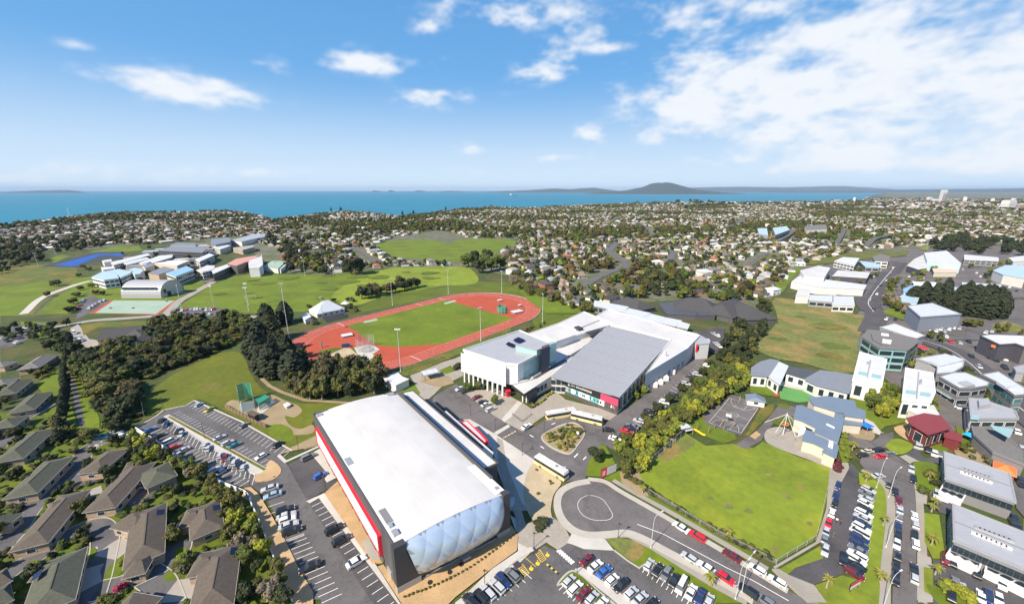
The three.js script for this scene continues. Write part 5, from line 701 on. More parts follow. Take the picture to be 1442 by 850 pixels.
// ---------------------------------------------------------------- main building: office block on columns
{
  const P = [[-22.14,-169.4],[3.99,-195.3],[20.23,-175.5],[2.46,-153.6],[-2.91,-154.6]]; const o = bld(P, 14, M.white, M.greySheet, 'white office block raised on columns with slatted front screen', { y0: 4.8, parapet: 0.5, over: 0 });
  const rel = (Q) => Q.map(p => sub(p, o.org));
  const c = centre(P); mesh('ground_floor', prism(rel(P.map(p => lerp(c, p, 0.84))), 0, 4.79), M.glass, o);
  const a = [-23.3,-167.5], b = [-2.58,-152.7], n = 15, t = turnOf(a, b), w = dist(a, b) / n; for (let i = 0; i < n; i++) { const p = sub(lerp(a, b, (i + 0.5) / n), o.org), q = mesh('screen_panel', merge([box(w - 0.14, 9.2, 0.12), box(0.1, 9.2, 0.2, w * 0.2, 0, 0.06), box(0.1, 9.2, 0.2, -w * 0.2, 0, 0.06)]), M.white, o); q.position.set(p[0], 9.2, p[1]); q.rotation.y = t; }
  for (let i = 0; i < 13; i++) { const p = sub(lerp(a, b, (i + 0.5) / 13), o.org), d = sub(centre(P), a), u = unit(left(unit(sub(b, a)))), q = mesh('screen_brace', box(0.12, 0.12, 2.2), M.tealFrame, o); q.position.set(p[0] + u[0] * 1.1, 13.8, p[1] + u[1] * 1.1); q.rotation.y = t; }
  for (const p of [[-21.57,-165.7],[-19.34,-164.1],[-17.22,-162.5],[-15.1,-162.5],[-12.86,-159.6],[-10.6,-157.5],[-8.32,-155.9],[-6.13,-154.3],[-3.93,-152.6]]) { const q = mesh('column', box(0.7, 4.9, 0.7, 0, 2.45, 0), M.white, o); const r = sub(p, o.org); q.position.set(r[0], 0, r[1]); q.rotation.y = t; }
  windows(o, [-2.27,-154.2], [2.19,-155.6], 5.4, 13, 1, 3, { origin: o.org, fill: 0.34, glass: M.glass, frame: false });
  windows(o, [5,-156.8], [19.95,-175], 5.2, 13.6, 7, 2, { origin: o.org, fill: 0.94, fillY: 0.9, glass: M.glassPale, frameMat: M.tealFrame });
  const add2 = (nm, Q, y0, y1, m) => mesh(nm, prism(rel(Q), y0, y1), m, o);
  add2('plant_room', [[1.74,-167.6],[10.98,-162.9],[17.13,-168.3],[9.74,-175.3]], 14.3, 17, M.glassPale); add2('plant_roof', [[1.47,-167.8],[10.95,-162.5],[17.4,-168.3],[9.77,-175.8]], 17, 17.2, M.greySheet); add2('plant_room', [[12.9,-161.6],[16.83,-165.4],[16.85,-168],[13.21,-164.8]], 6, 18, M.navyWall); add2('stair_tower', [[17.61,-170.8],[20.8,-173.4],[19.45,-175.3],[16.65,-173]], 5, 16.5, M.glassPale);
  for (const [x, y] of [[560, 183], [632, 150], [655, 133]]) { const p = sub(pxs(x, y), o.org); const q = mesh('solar_panel', box(4.2, 0.12, 2.4), M.solar, o); q.position.set(p[0], 15.3, p[1]); q.rotation.set(0.25, t, 0); }
  function pxs(x, y) { const A = [-0.64,-173.6], B = [3.95,-180.1]; return x === 560 ? A : x === 655 ? B : lerp(A, B, 0.75); }
}
// middle range of white roofs
bld([[9.16,-204.2],[27.36,-221.5],[46.39,-244.9],[54.11,-230.3],[59.62,-221.2],[34.06,-201.3],[22.81,-190.5]], 9, M.white, M.whiteRoof, 'low white building with stepped membrane roofs behind the office block', { parapet: 0.35, extra: [[[[16.75,-199.6],[28.82,-210.7],[34.04,-199.6],[22.69,-189.8]], 9.3, 10.5, M.whiteRoof], [[[27.47,-218.9],[45.34,-240.5],[52.46,-226.5],[35.85,-209.9]], 9.3, 10, M.whiteRoof], [[[34.95,-211],[37.57,-212.9],[39.78,-209.7],[36.97,-207.9]], 10, 11, M.charcoal], [[[40.44,-206.1],[48.93,-212.2],[50.37,-209.1],[41.95,-203.1]], 9.3, 9.7, M.charcoal]] });
{ // entrance spine with the pointed canopy
  const o = bld([[7.46,-155.4],[22.4,-190.2],[36.84,-208.3],[62.29,-231.1],[53.85,-219],[37.73,-195.3],[17.08,-159.3],[10.52,-152.8]], 5.6, M.white, M.whiteRoof, 'long white entrance spine with pointed canopy between the two halls', { parapet: 0.2 });
  const rel = (Q) => Q.map(p => sub(p, o.org));
  mesh('canopy', prism(rel([[0.05,-150.6],[4.23,-155],[13.25,-157.6],[17.14,-159],[4.85,-143.33]]), 5.85, 6.35), M.whiteRoof, o); mesh('canopy_fascia', ribbon(rel([[9.93,-156.4],[0.05,-150.6],[4.83,-142.73],[10.3,-149.12]]), -0.2, 0.15, 5.4, 6.4), M.black, o); for (const p of [[4.49,-148.18],[6.03,-147.57]]) { const r = sub(p, o.org); mesh('column', cyl(0.3, 0.3, 5.8, 8, r[0], 0, r[1]), M.white, o); }
  { const r = sub([8.33,-151.7], o.org); mesh('red_pylon', box(2.2, 4.2, 1.6, r[0], 2.1, r[1]), M.redTrim, o); } mesh('entry_wall', prism(rel([[5.81,-152.5],[10.03,-156.6],[10.51,-151],[6.76,-146.38]]), 0, 5.2), M.graphite, o);
  windows(o, [10.5,-152.3], [17.14,-159.7], 1, 4.6, 4, 1, { origin: o.org, frame: false }); mesh('roof_light', prism(rel([[9.2,-158.1],[38.61,-194.8],[39.85,-193.6],[9.94,-156.7]]), 5.86, 6.2), M.graphite, o);
}
// pool hall with the seamed roof and the printed front
{
  const F0 = [16.66,-155.4], F0b = [23.12,-154.5], F1 = [41.39,-137.82], B1 = [82.65,-193.9], B0 = [54.94,-217.6], P = [F0, F0b, F1, B1, B0], c = centre(P);
  const o = thing('pool_hall', 'pool hall with grey seamed roof and black printed facade', 'building', [c[0], 0, c[1]]); o.org = c; roofs.push(P); const rel = (p) => sub(p, c);
  mesh('wall', prism([F0b, F1, B1, B0, F0].map(p => rel(lerp(c, p, 0.985))), 0, 7.6), M.silverWall, o);
  const n = 34; for (let i = 0; i < n; i++) { // one roof sheet after another, each with its standing seam
    const a0 = rel(lerp(F0, F1, i / n)), a1 = rel(lerp(F0, F1, (i + 1) / n)), b0 = rel(lerp(B0, B1, i / n)), b1 = rel(lerp(B0, B1, (i + 1) / n));
    const y0 = 7.8, y1 = 9.3, s = 0.16, g = rawGeo([a0[0], y0, a0[1], a1[0], y0, a1[1], b1[0], y1, b1[1], b0[0], y1, b0[1], a0[0], y0 + s, a0[1], b0[0], y1 + s, b0[1], a0[0], y0 - 0.2, a0[1], a1[0], y0 - 0.2, a1[1]], [0, 0, 0.5, 0, 0.5, 50, 0, 50, 0, 0, 0, 0, 0, 0, 0, 0], [0, 1, 2, 0, 2, 3, 0, 3, 5, 0, 5, 4, 6, 7, 1, 6, 1, 0]); mesh('roof_sheet', g, M.greySheet, o); }
  const a = F0b, b = F1, t = turnOf(a, b), L = dist(a, b), fp = (u, y, w, h, d, m, nm, k = 0.25) => { const q0 = add(lerp(a, b, u), left(unit(sub(b, a))), -k), p = rel(q0), q = mesh(nm, box(w, h, d), m, o); q.position.set(p[0], y, p[1]); q.rotation.y = t; return q; };
  fp(0.5, 5.95, L, 3.7, 0.3, M.black, 'fascia'); fp(0.5, 0.85, L, 1.7, 0.3, M.graphite, 'base_band'); fp(0.845, 5.6, L * 0.31, 2.9, 0.08, mat(0.62, 0.06, 0.13, { roughness: 0.6 }), 'pink_panel', 0.45);
  // printed mural: athletes in pale blue and white, only their blurred masses read
  const cv = document.createElement('canvas'); cv.width = 1024; cv.height = 128; const x = cv.getContext('2d'); x.fillStyle = '#d7e6e4'; x.fillRect(0, 0, 1024, 128); const f = mulberry(77);
  for (const [x0, w, col] of [[0, 70, '#9fb7b4'], [70, 60, '#3f9ba8'], [190, 90, '#56b4c6'], [300, 60, '#eef2ee'], [500, 170, '#6fb6b4'], [690, 90, '#f1f1ec'], [780, 244, '#4a4c4a']]) { x.fillStyle = col; x.fillRect(x0, 0, w, 128); }
  for (let i = 0; i < 26; i++) { const px = i * 39 + f() * 20, s = 0.7 + f() * 0.5; x.fillStyle = ['#3c3f3d', '#b08a78', '#e9efed', '#2c6d78', '#8a4a45', '#ffffff'][Math.floor(f() * 6)]; x.beginPath(); x.ellipse(px, 34, 8 * s, 10 * s, 0, 0, 7); x.fill(); x.beginPath(); x.ellipse(px + f() * 14 - 7, 74, 13 * s, 34 * s, f() - 0.5, 0, 7); x.fill(); x.beginPath(); x.ellipse(px + f() * 30 - 15, 60, 26 * s, 6 * s, f() * 2 - 1, 0, 7); x.fill(); }
  const mt = new THREE.CanvasTexture(cv); mt.colorSpace = THREE.SRGBColorSpace; fp(0.5, 3.0, L, 2.6, 0.12, mat(0.9, 0.9, 0.9, { map: mt, roughness: 0.6 }), 'mural', 0.3);
  const font = await new FontLoader().loadAsync('fonts/droid/droid_sans_bold.typeface.json'); const tg = new TextGeometry('AUT MILLENNIUM', { font, size: 0.85, depth: 0.06, curveSegments: 3 }); const tm = mesh('lettering', tg, M.white, o), tp = rel(add(lerp(a, b, 0.11), left(unit(sub(b, a))), -0.42)); tm.position.set(tp[0], 5.3, tp[1]); tm.rotation.y = t;
  const sw = new THREE.Shape(); sw.moveTo(0, 0); sw.quadraticCurveTo(-0.9, 0.9, 0.3, 2.2); sw.quadraticCurveTo(0.2, 1.4, 0.9, 1.1); sw.quadraticCurveTo(0.3, 0.6, 0.6, -0.2); sw.closePath(); const em = mesh('emblem', new THREE.ExtrudeGeometry(sw, { depth: 0.06, bevelEnabled: false }), M.white, o), ep = rel(add(lerp(a, b, 0.065), left(unit(sub(b, a))), -0.42)); em.position.set(ep[0], 5.0, ep[1]); em.rotation.y = t;
  windows(o, F1, B1, 0.8, 7.2, 14, 1, { origin: c, fill: 0.55, fillY: 0.75, frame: false }); windows(o, F0, F0b, 0.8, 7.0, 3, 2, { origin: c, fill: 0.8, frame: false, glass: M.glass });
}
// large white-roofed range behind the pool hall
{ const o = bld([[55.63,-220.6],[52.91,-235.6],[63.02,-250],[100.69,-200.8],[86.71,-183],[56.93,-154.5],[83.25,-194.7]], 9.2, M.silverWall, M.whiteRoof, 'long white flat roofed range wrapping round the pool hall', { parapet: 0.4, parapetMat: M.white });
  windows(o, [57.83,-155.3], [86.17,-182.6], 0.5, 4.2, 8, 1, { origin: o.org, fill: 0.5, frame: false, glass: M.greyWall, name: 'roller_door' }); for (const p of [[63.44,-160.9],[66.91,-163.6],[70.82,-167.3],[76.47,-174.1],[84.83,-183.5]]) { const r = sub(p, o.org); mesh('plant_unit', box(2.6, 2.4, 2.2, r[0], 1.2, r[1]), M.white, o); } mesh('flue', cyl(0.25, 0.25, 2.4, 8, sub([72.61,-173.4], o.org)[0], 9.4, sub([72.61,-173.4], o.org)[1]), M.steel, o); }
{ const o = bld([[98.21,-209.4],[101.87,-207.3],[104.05,-195.4],[101.89,-191.7],[95.25,-190.7],[94.05,-198.7]], 8.5, M.silverWall, M.greySheet, 'faceted end office with red window surround', {}); mesh('red_surround', ribbon([[95.15,-190.7],[103.92,-195.2]].map(p => sub(p, o.org)), -0.3, 0.5, 4.2, 8.3), M.redTrim, o); windows(o, [95.34,-190.7], [103.6,-194.9], 4.8, 7.8, 4, 1, { origin: o.org, fill: 0.92, fillY: 0.85, frame: false, side: -8 }); }
for (const [P, l] of [[[[62.08,-287.1],[82.58,-270.3],[75.88,-257.8],[58.61,-273.1]], 'long grey roofed classroom block at the end of the pool hall range'], [[[81.8,-266.6],[93.43,-255.2],[83.84,-244.7],[75.9,-256.9]], 'grey roofed classroom block with a dark courtyard'], [[[93.12,-253.5],[99.87,-245.5],[91.66,-236],[83.84,-243.9]], 'pale grey classroom block next to the courtyard block'], [[[100.11,-245.5],[107.67,-239.4],[99.5,-228.6],[91.77,-235.7]], 'grey classroom block with yellow wall panel'], [[[106.4,-237.1],[109.64,-232.1],[104.77,-223.9],[99.91,-227.9]], 'small grey end block of the classroom row']]) { const o = bld(P, 5, M.midGrey, M.paleSheet, l, { name: 'classroom_block', group: 'classroom row', win: { rows: 1 } }); if (/yellow/.test(l)) mesh('yellow_panel', box(5, 2.6, 0.2, -2, 1.6, 5.5), M.playYellow, o); }

// ---------------------------------------------------------------- by the track
{ const a = [-134.02,-271], b = [-131.15,-273.9], o = house([[a, b, 15, 8]], { name: 'pavilion', label: 'steep grey pyramid roofed pavilion at the track bend', h: 2.8, pitch: 0.85, roof: M.paleSheet, wall: M.offwhite }); o.userData.category = 'pavilion'; }
{ const o = bld([[-142.81,-256.8],[-140.91,-261.5],[-134.96,-254],[-135.32,-246.9]], 3, M.white, M.whiteSheet, 'small white shed beside the pyramid roofed pavilion', { name: 'shed' }); }
{ const p = [-126.44,-289.7], o = thing('canopy_tent', 'small white peaked tent among bushes behind the track', 'tent', on(p)); mesh('canopy', new THREE.ConeGeometry(3.4, 2, 4).rotateY(0.6).translate(0, 3.2, 0), M.white, o); for (const s of [-1, 1]) for (const u of [-1, 1]) mesh('pole', cyl(0.06, 0.06, 2.4, 5, s * 1.8, 0, u * 1.8), M.pole, o); }
{ const a = [-123.86,-251.5], b = [-113.97,-262.4], t = turnOf(a, b), L = dist(a, b), o = thing('terrace_seating', 'dark stepped seating in front of the pyramid roofed pavilion', 'seating', on(a), t); for (let i = 0; i < 5; i++) mesh('step', box(L, 0.4 + i * 0.4, 1.4, L / 2, 0.2 + i * 0.2, -i * 1.42), M.tileDark, o); }
bld([[-59.01,-164.3],[-52.94,-168],[-50.26,-164.7],[-55.34,-160.2]], 3.4, M.white, M.whiteSheet, 'white gabled store at the end of the tree belt', { name: 'shed', win: { rows: 1 } }); bld([[-54.69,-159.1],[-50.04,-163.9],[-46.14,-161.2],[-50.23,-155.5]], 3.6, M.offwhite, M.whiteSheet, 'white flat roofed box store by the grass corner', { name: 'shed' });
{ const p = [-38.32,-169.7], o = thing('picnic_shelter', 'grey flat shelter over picnic tables beside the office block', 'shelter', on(p), 0.5); mesh('roof', box(7, 0.25, 4.5, 0, 3, 0), M.paleSheet, o); for (const s of [-3, 3]) for (const u of [-1.8, 1.8]) mesh('post', cyl(0.1, 0.1, 3, 6, s, 0, u), M.darkPole, o); mesh('table', merge([box(2, 0.1, 0.9, 0, 0.75, 0), box(0.2, 0.75, 0.6, 0, 0.37, 0)]), M.wood, o); }
for (const [p, w, d, l] of [[[-99.35,-224.7], 6, 4.5, 'white high jump landing mat at the near bend'], [[3.57,-273.1], 8, 5, 'white landing mat beside the discus cage'], [[-9.56,-303.3], 3.5, 2.5, 'small white box on the far bend of the track'], [[5.92,-289.4], 2.5, 2, 'little white block inside the far bend']]) { const o = thing('landing_mat', l, 'sports mat', on(p), 0.6); mesh('mat', box(w, 0.9, d, 0, 0.45, 0), M.midGrey, o); mesh('cover', box(w + 0.2, 0.15, d + 0.2, 0, 0.98, 0), M.whiteRoof, o); }
{ const p = [-92.83,-207.7]; car('van', 'n', p, 0.4, 'dark blue vehicle parked on the track infield', 'vehicles on the infield'); }
function throwCage(c, r, n, h, m, label) { const o = thing('throwing_cage', label, 'throwing cage', on(c)); for (let i = 0; i <= n; i++) { const t = 0.5 + i / n * 4.6; mesh('post', cyl(0.07, 0.05, h, 5, Math.cos(t) * r, 0, Math.sin(t) * r), M.pole, o); if (i) { const a = [Math.cos(t) * r, Math.sin(t) * r], q = 0.5 + (i - 1) / n * 4.6, b = [Math.cos(q) * r, Math.sin(q) * r], L = dist(a, b), k = mesh('net', box(L, h - 0.6, 0.02), m, o); k.position.set((a[0] + b[0]) / 2, h / 2 + 0.2, (a[1] + b[1]) / 2); k.rotation.y = turnOf(a, b); } } mesh('throwing_ring', new THREE.TorusGeometry(r * 0.55, 0.12, 5, 24).rotateX(Math.PI / 2).translate(0, 0.08, 0), M.midGrey, o); return o; }
throwCage([-79.84,-204.1], 5.5, 8, 7, M.netGrey, 'tall hammer cage of thin posts on the white throwing pad'); throwCage([-6.5,-273.2], 4, 7, 5, M.net, 'green netted cage on the infield near the far bend');
{ const p = [-106.26,-206.6], o = thing('score_post', 'small grey steel stand on the inner bend', 'post', on(p)); mesh('post', cyl(0.4, 0.3, 3.4, 6), M.midGrey, o); mesh('board', box(1.6, 1.2, 0.2, 0, 2.8, 0), M.midGrey, o); }
[[[-53.97,-176.3], 21.5], [[-18.19,-216.9], 20], [[-91.21,-291.4], 20], [[-53.96,-326.3], 20], [[-8.76,-328.1], 19], [[20.42,-252.3], 19]].forEach(([p, h], i) => lightTower(p, h, [-53, -250], 'tall grey floodlight tower standing beside the running track', 'track floodlights'));
lightTower([-130.87,-218.9], 30, [-53, -250], 'leaning tall floodlight mast between dark trees and the pavilion'); lightTower([-131.44,-262.9], 14, [-53, -250], 'floodlight mast behind the pyramid roofed pavilion');
[[[-201.1,-291.2], 17], [[-173.8,-291.2], 17], [[-211.6,-398.2], 15], [[-184.3,-402.4], 15], [[-247.2,-284.7], 17], [[-220.9,-282.4], 17], [[-192.5,-277.9], 17], [[-272.8,-406.3], 13], [[-244.6,-406.3], 13], [[-547.1,-452.7], 15], [[-594.5,-515.2], 12]].forEach(([p, h]) => lightTower(p, h, [-200, -330], 'slim floodlight mast beside the school playing field', 'playing field floodlights'));
{ const p = [-211.4,-310], o = thing('soccer_goal', 'white soccer goal on the school playing field', 'goal', on(p), 0.5); mesh('frame', merge([bar([-3.6, 0, 0], [-3.6, 2.4, 0], 0.08), bar([3.6, 0, 0], [3.6, 2.4, 0], 0.08), bar([-3.6, 2.4, 0], [3.6, 2.4, 0], 0.08), bar([-3.6, 2.4, 0], [-3.6, 0, -1.8], 0.05), bar([3.6, 2.4, 0], [3.6, 0, -1.8], 0.05)]), M.white, o); }

// green netted cages, shed and crib fence beside the left car park
{ const o = thing('throwing_cage', 'tall green netted throwing cage on bare ground by the car park', 'throwing cage', on([-108.08,-143.98])), c = [-108.08,-143.98], Q = [[-107.1,-139.46],[-113.12,-147.55],[-111.75,-149.69],[-109.1,-150],[-104.66,-143.98]].map(p => sub(p, c)); const hs = [4, 7.5, 8, 7.5, 4]; Q.forEach((p, i) => { mesh('post', cyl(0.09, 0.07, hs[i], 6, p[0], 0, p[1]), M.pole, o); if (i) { const a = Q[i - 1], h = (hs[i] + hs[i - 1]) / 2, k = mesh('net', box(dist(a, p), h - 0.4, 0.03), M.net, o); k.position.set((a[0] + p[0]) / 2, h / 2 + 0.2, (a[1] + p[1]) / 2); k.rotation.y = turnOf(a, p); } }); mesh('slab', flat([[-107.01,-139.18],[-112.63,-146.94],[-108.33,-148.77],[-103.46,-142.26]].map(p => sub(p, c)), 0.12), M.pale, o); }
{ const c = [-103.5,-147.55], o = thing('netted_canopy', 'low green netted canopy over pale throwing pads', 'canopy', on(c)), Q = [[-104.73,-144.66],[-102.4,-148.17],[-99.23,-146.06],[-100.77,-140.95]].map(p => sub(p, c)); mesh('net_roof', prism(Q, 3.2, 3.26), M.net, o); Q.forEach(p => mesh('post', cyl(0.07, 0.07, 3.2, 5, p[0], 0, p[1]), M.pole, o)); mesh('slab', flat([[-103.19,-143.98],[-101.82,-150],[-97.88,-147.55],[-98.26,-138.36],[-101.34,-140.01]].map(p => sub(p, c)), 0.12), M.pale, o); mesh('side_net', ribbon([Q[3], Q[2]], 0, 0.03, 0.3, 3.1), M.net, o); }
bld([[-101.78,-135.46],[-100.88,-136.7],[-97,-134.55],[-97.36,-132.83]], 2.6, M.black, M.tileBrown, 'small black shed between the nets and the crib fence', { name: 'shed' }); bld([[-92.98,-144.33],[-92.16,-145.63],[-89.98,-144.03],[-90.71,-142.4]], 0.9, M.white, M.whiteSheet, 'small white slab box on the bare ground', { name: 'storage_box' });
{ const l = [[-116.59,-143.69],[-108.96,-138.91],[-104.25,-136.22],[-100.59,-134.13],[-95.27,-131.1],[-91.14,-129.14]], o = thing('crib_fence', 'fence of short timber posts between car park and nets', 'fence', [l[0][0], 0, l[0][1]]); const cv = new THREE.CatmullRomCurve3(l.map(p => new THREE.Vector3(p[0] - l[0][0], 0, p[1] - l[0][1]))); const g = box(0.35, 1.7, 0.3, 0, 0.85, 0); for (let i = 0; i <= 36; i++) { const p = cv.getPointAt(i / 36), q = mesh('post', g, i % 3 ? M.wood : M.barkBrown, o); q.position.copy(p); } mesh('rail', new THREE.TubeGeometry(cv, 24, 0.12, 5).translate(0, 1.2, 0), M.wood, o); }
wireFence([-169.4,-163.4], [-142.79,-136.41], 3, 'tall wire fence down the slope by the tree belt', 5);

// white boundary wall of the retirement village
{ const l = [[-137.96,-127.55],[-124.97,-120.43],[-104.11,-108.1],[-90.94,-101.65],[-87.45,-99.77],[-81.73,-97.57],[-77.45,-95.8],[-74.14,-93.41]].concat([[-74.11,-92.72],[-67.2,-85.75],[-54.35,-71.9],[-46.85,-64.16]]), o = thing('boundary_wall', 'long white wall between the car park and the village gardens', 'wall', [l[0][0], 0, l[0][1]]); for (let i = 0; i + 1 < l.length; i++) { const a = sub(l[i], l[0]), b = sub(l[i + 1], l[0]); const n = Math.max(1, Math.round(dist(a, b) / 4)); for (let k = 0; k < n; k++) mesh('wall_panel', ribbon([lerp(a, b, k / n), lerp(a, b, (k + 0.985) / n)], -0.12, 0.12, 0, 1.5), M.white, o); } }

// ---------------------------------------------------------------- school at the left, beyond the fields
{ // barrel-vaulted hall
  const a = [-317.9,-312.3], b = [-285.5,-312.3], t = turnOf(a, b), L = dist(a, b), W = 24, Hh = 12.5, o = thing('vaulted_hall', 'silver barrel vaulted school hall beside the pale green court', 'hall', [a[0], 0, a[1]], t); roofs.push([a, b, add(b, left(unit(sub(b, a))), W), add(a, left(unit(sub(b, a))), W)]);
  const prof = (k) => { const o2 = []; for (let i = 0; i <= 18; i++) { const u = Math.PI * i / 18; o2.push([W / 2 + (W / 2 + k) * Math.cos(u), 0.0 + (Hh + k) * Math.pow(Math.sin(u), 0.75)]); } return o2; };
  const sh = (p, d) => new THREE.ExtrudeGeometry(new THREE.Shape(p.map(q => new THREE.Vector2(...q))), { depth: d, bevelEnabled: false }).rotateY(Math.PI / 2).translate(0, 0, 0);
  const n = 10; for (let i = 0; i < n; i++) mesh('vault_sheet', sh([...prof(0), ...prof(-0.3).reverse()], L / n - 0.06).translate(L * i / n, 0, 0), M.greySheet, o);
  for (const x of [0.4, L - 0.9]) mesh('end_wall', sh(prof(-0.4), 0.4).translate(x, 0, 0), M.cream, o);
  for (let i = 0; i < 8; i++) { const q = mesh('window', box(L / 10, 1.6, 0.5), M.glass, o); q.position.set(L * (i + 0.75) / 9, 8.0, -1.05); q.rotation.x = -0.35; }
  mesh('door', box(0.3, 4, 3, L + 0.0, 2, -W * 0.35), M.glass, o); mesh('window', box(0.3, 3, 2, L + 0.0, 5, -W * 0.2), M.glass, o);
}
const pickOf = (l) => l[Math.floor(R() * l.length)];
const school = 'low buildings of the school beyond the playing field';
[[[[-384.7,-356],[-400.5,-383.4],[-380.6,-374.8],[-355.9,-351.8],[-361.2,-343.7]], 8, M.white, M.aquaSheet, 'white school block with pale blue roof facing the car park', 1], [[[-398.8,-381.9],[-395.9,-393.9],[-369.5,-380.9],[-356.6,-354.5],[-378.5,-373.3]], 8, M.white, M.aquaSheet, 'pale blue roofed wing behind the car park school block', 1], [[[-327.3,-369],[-336.3,-405.2],[-314.9,-386.8],[-305.7,-353.9]], 9, M.silverWall, M.skySheet, 'school block with bright blue mono pitch roof', 1], [[[-348.6,-373.8],[-362.1,-407.8],[-339.6,-393.4],[-332.4,-366.5]], 8, M.brick, M.slateSheet, 'dark flat roofed school block behind the vaulted hall', 0], [[[-380.9,-389.3],[-386.4,-400.7],[-368.9,-391.9],[-353.7,-370.1],[-356.3,-367.9]], 8, M.white, M.aquaSheet, 'small blue roofed link block behind the vaulted hall', 0], [[[-453.2,-444],[-469.3,-508.8],[-452.9,-494.4],[-434.5,-428.2]], 6, M.offwhite, M.whiteSheet, 'long white roofed classroom range by the blue turf', 1], [[[-437,-442.1],[-443.2,-477.9],[-430.2,-467.9],[-419.5,-427]], 6, M.offwhite, M.paleSheet, 'second long pale classroom range near the blue turf', 1], [[[-412.2,-434.7],[-433.7,-486.7],[-421.7,-491.3],[-408.1,-473.3],[-392.6,-418.7]], 7, M.cream, M.whiteSheet, 'cream classroom block in the middle of the school', 1], [[[-388.7,-426.7],[-379.2,-448.1],[-364.9,-445.4],[-352.8,-412.8]], 8, M.stucco, M.offwhite, 'tan walled hall block with flat roof in the school', 0], [[[-402.5,-427.4],[-407.4,-442.8],[-384.5,-421.6],[-376.8,-402.2]], 7, M.cream, M.slateSheet, 'cream gable ended school block', 0], [[[-453.3,-507.5],[-472.4,-562.3],[-445.5,-558.1],[-403.3,-525.2],[-384.1,-490.9],[-413.7,-497.4]], 10, M.graphite, M.slateSheet, 'large dark metal roofed school gymnasium', 1], [[[-467.5,-543.8],[-479.7,-570.4],[-450.1,-564.9],[-431,-541.8]], 12, M.greyWall, M.slateSheet, 'upper roof block of the dark gymnasium', 0], [[[-368,-457.9],[-384.5,-502.4],[-369.2,-489.7],[-351.9,-442.8]], 7, M.offwhite, M.whiteSheet, 'white roofed classroom row beyond the gymnasium', 1], [[[-317.5,-393.4],[-326.5,-420.4],[-317.5,-418.1],[-301.9,-396.4],[-304.1,-383.5]], 7, M.offwhite, M.whiteRoof, 'white roofed block by the field corner', 1], [[[-440.4,-419.7],[-431.5,-423.6],[-419.7,-412.5],[-423.2,-404.5]], 5, M.offwhite, M.whiteSheet, 'low pale shed between the blue turf and the blue roofed block', 0], [[[-480.1,-460.8],[-479.7,-471],[-465.4,-457.5],[-466.8,-449.6]], 5, M.offwhite, M.whiteSheet, 'tiny white shed beside the blue turf', 0],
 [[[-302.8,-417.8],[-314.8,-449.5],[-305.2,-478.5],[-299.8,-472.8],[-292.8,-439.4],[-286.3,-407.8]], 9, M.graphite, M.pinkSheet, 'long school block with faded red roof beside the field', 0], [[[-305.3,-397],[-309,-426.2],[-297.4,-413.5],[-287.5,-375.4]], 7, M.graphite, M.whiteSheet, 'white roofed two storey school block facing the field', 1], [[[-449.1,-637],[-470.8,-726.7],[-453.8,-737.8],[-426.4,-688.7],[-425.3,-651.4],[-421,-620.6]], 7, M.offwhite, M.greySheet, 'grey roofed school block near the dark trees', 0], [[[-474,-629.2],[-462.6,-649.8],[-443.2,-629.2],[-419.2,-591.6],[-421,-564.9],[-427.1,-564.9]], 10, M.greyWall, M.slateSheet, 'grey school block with dark roof behind the red roofed one', 0], [[[-424.2,-564.3],[-421.8,-587.5],[-407.3,-575.7],[-396.1,-537.7]], 7, M.offwhite, M.paleSheet, 'pale roofed school row beside the red roofed block', 1], [[[-394.1,-560.5],[-384.4,-589],[-370.3,-571.6],[-366.6,-539.5]], 6, M.stucco, M.tilePale, 'cream roofed low block near the pavilion', 1], [[[-269.2,-424.1],[-279.5,-458.1],[-263.1,-458.1],[-246.4,-411.9]], 5, M.offwhite, M.courtGreen, 'green roofed field pavilion below the dark trees', 0], [[[-251.2,-417],[-259.2,-444],[-253.3,-439.9],[-243.9,-412.2]], 4, M.white, M.whiteRoof, 'white lean-to beside the green roofed pavilion', 0], [[[-303.3,-471.3],[-303.8,-479.5],[-262.8,-413.8],[-255.6,-395.6],[-263.6,-392.7],[-290.3,-433.7]], 9, M.white, M.whiteRoof, 'white end block of the red roofed school building', 0],
].forEach(([P, h, wm, rm, l, w]) => bld(P, h, wm, rm, l, { name: 'school_building', group: school, win: w ? { rows: Math.max(1, Math.round(h / 4)), fill: 0.75, fillY: 0.45 } : undefined }));
{ const Q = [[-459.2,-453.2],[-469.7,-479.1],[-491.4,-549.2],[-474.2,-558.2],[-478.4,-607.9],[-443.7,-587],[-355.7,-465.8],[-370.6,-459.4],[-390.9,-453.2],[-408.5,-429.8],[-424.6,-435.4]]; let k = 0; scatter(Q, 26, 13, (p, i) => { if (roofs.some(r => inside(p, r) || dist(centre(r), p) < 12)) return; const w = rr(10, 22), P = rectOf(p, 0.45 + (i % 3 ? 0 : 1.57), w, rr(7, 10)); bld(P, rr(4, 6.5), pickOf([M.offwhite, M.cream, M.greyWall]), pickOf([M.whiteSheet, M.paleSheet, M.greySheet, M.tilePale]), 'small pale classroom block packed between the larger school buildings', { name: 'classroom', group: 'small classrooms of the school' }); }); }
house([[[-234.9,-214.7], [-217.3,-221.8], 15, 0.1], [[-218.6,-217.3], [-207.2,-209.1], 11, 3]], { name: 'fire_station', label: 'dark gabled workshop with yard above the tree gully', h: 4.2, pitch: 0.5, roof: M.tileDark, wall: M.brick }).userData.category = 'building';
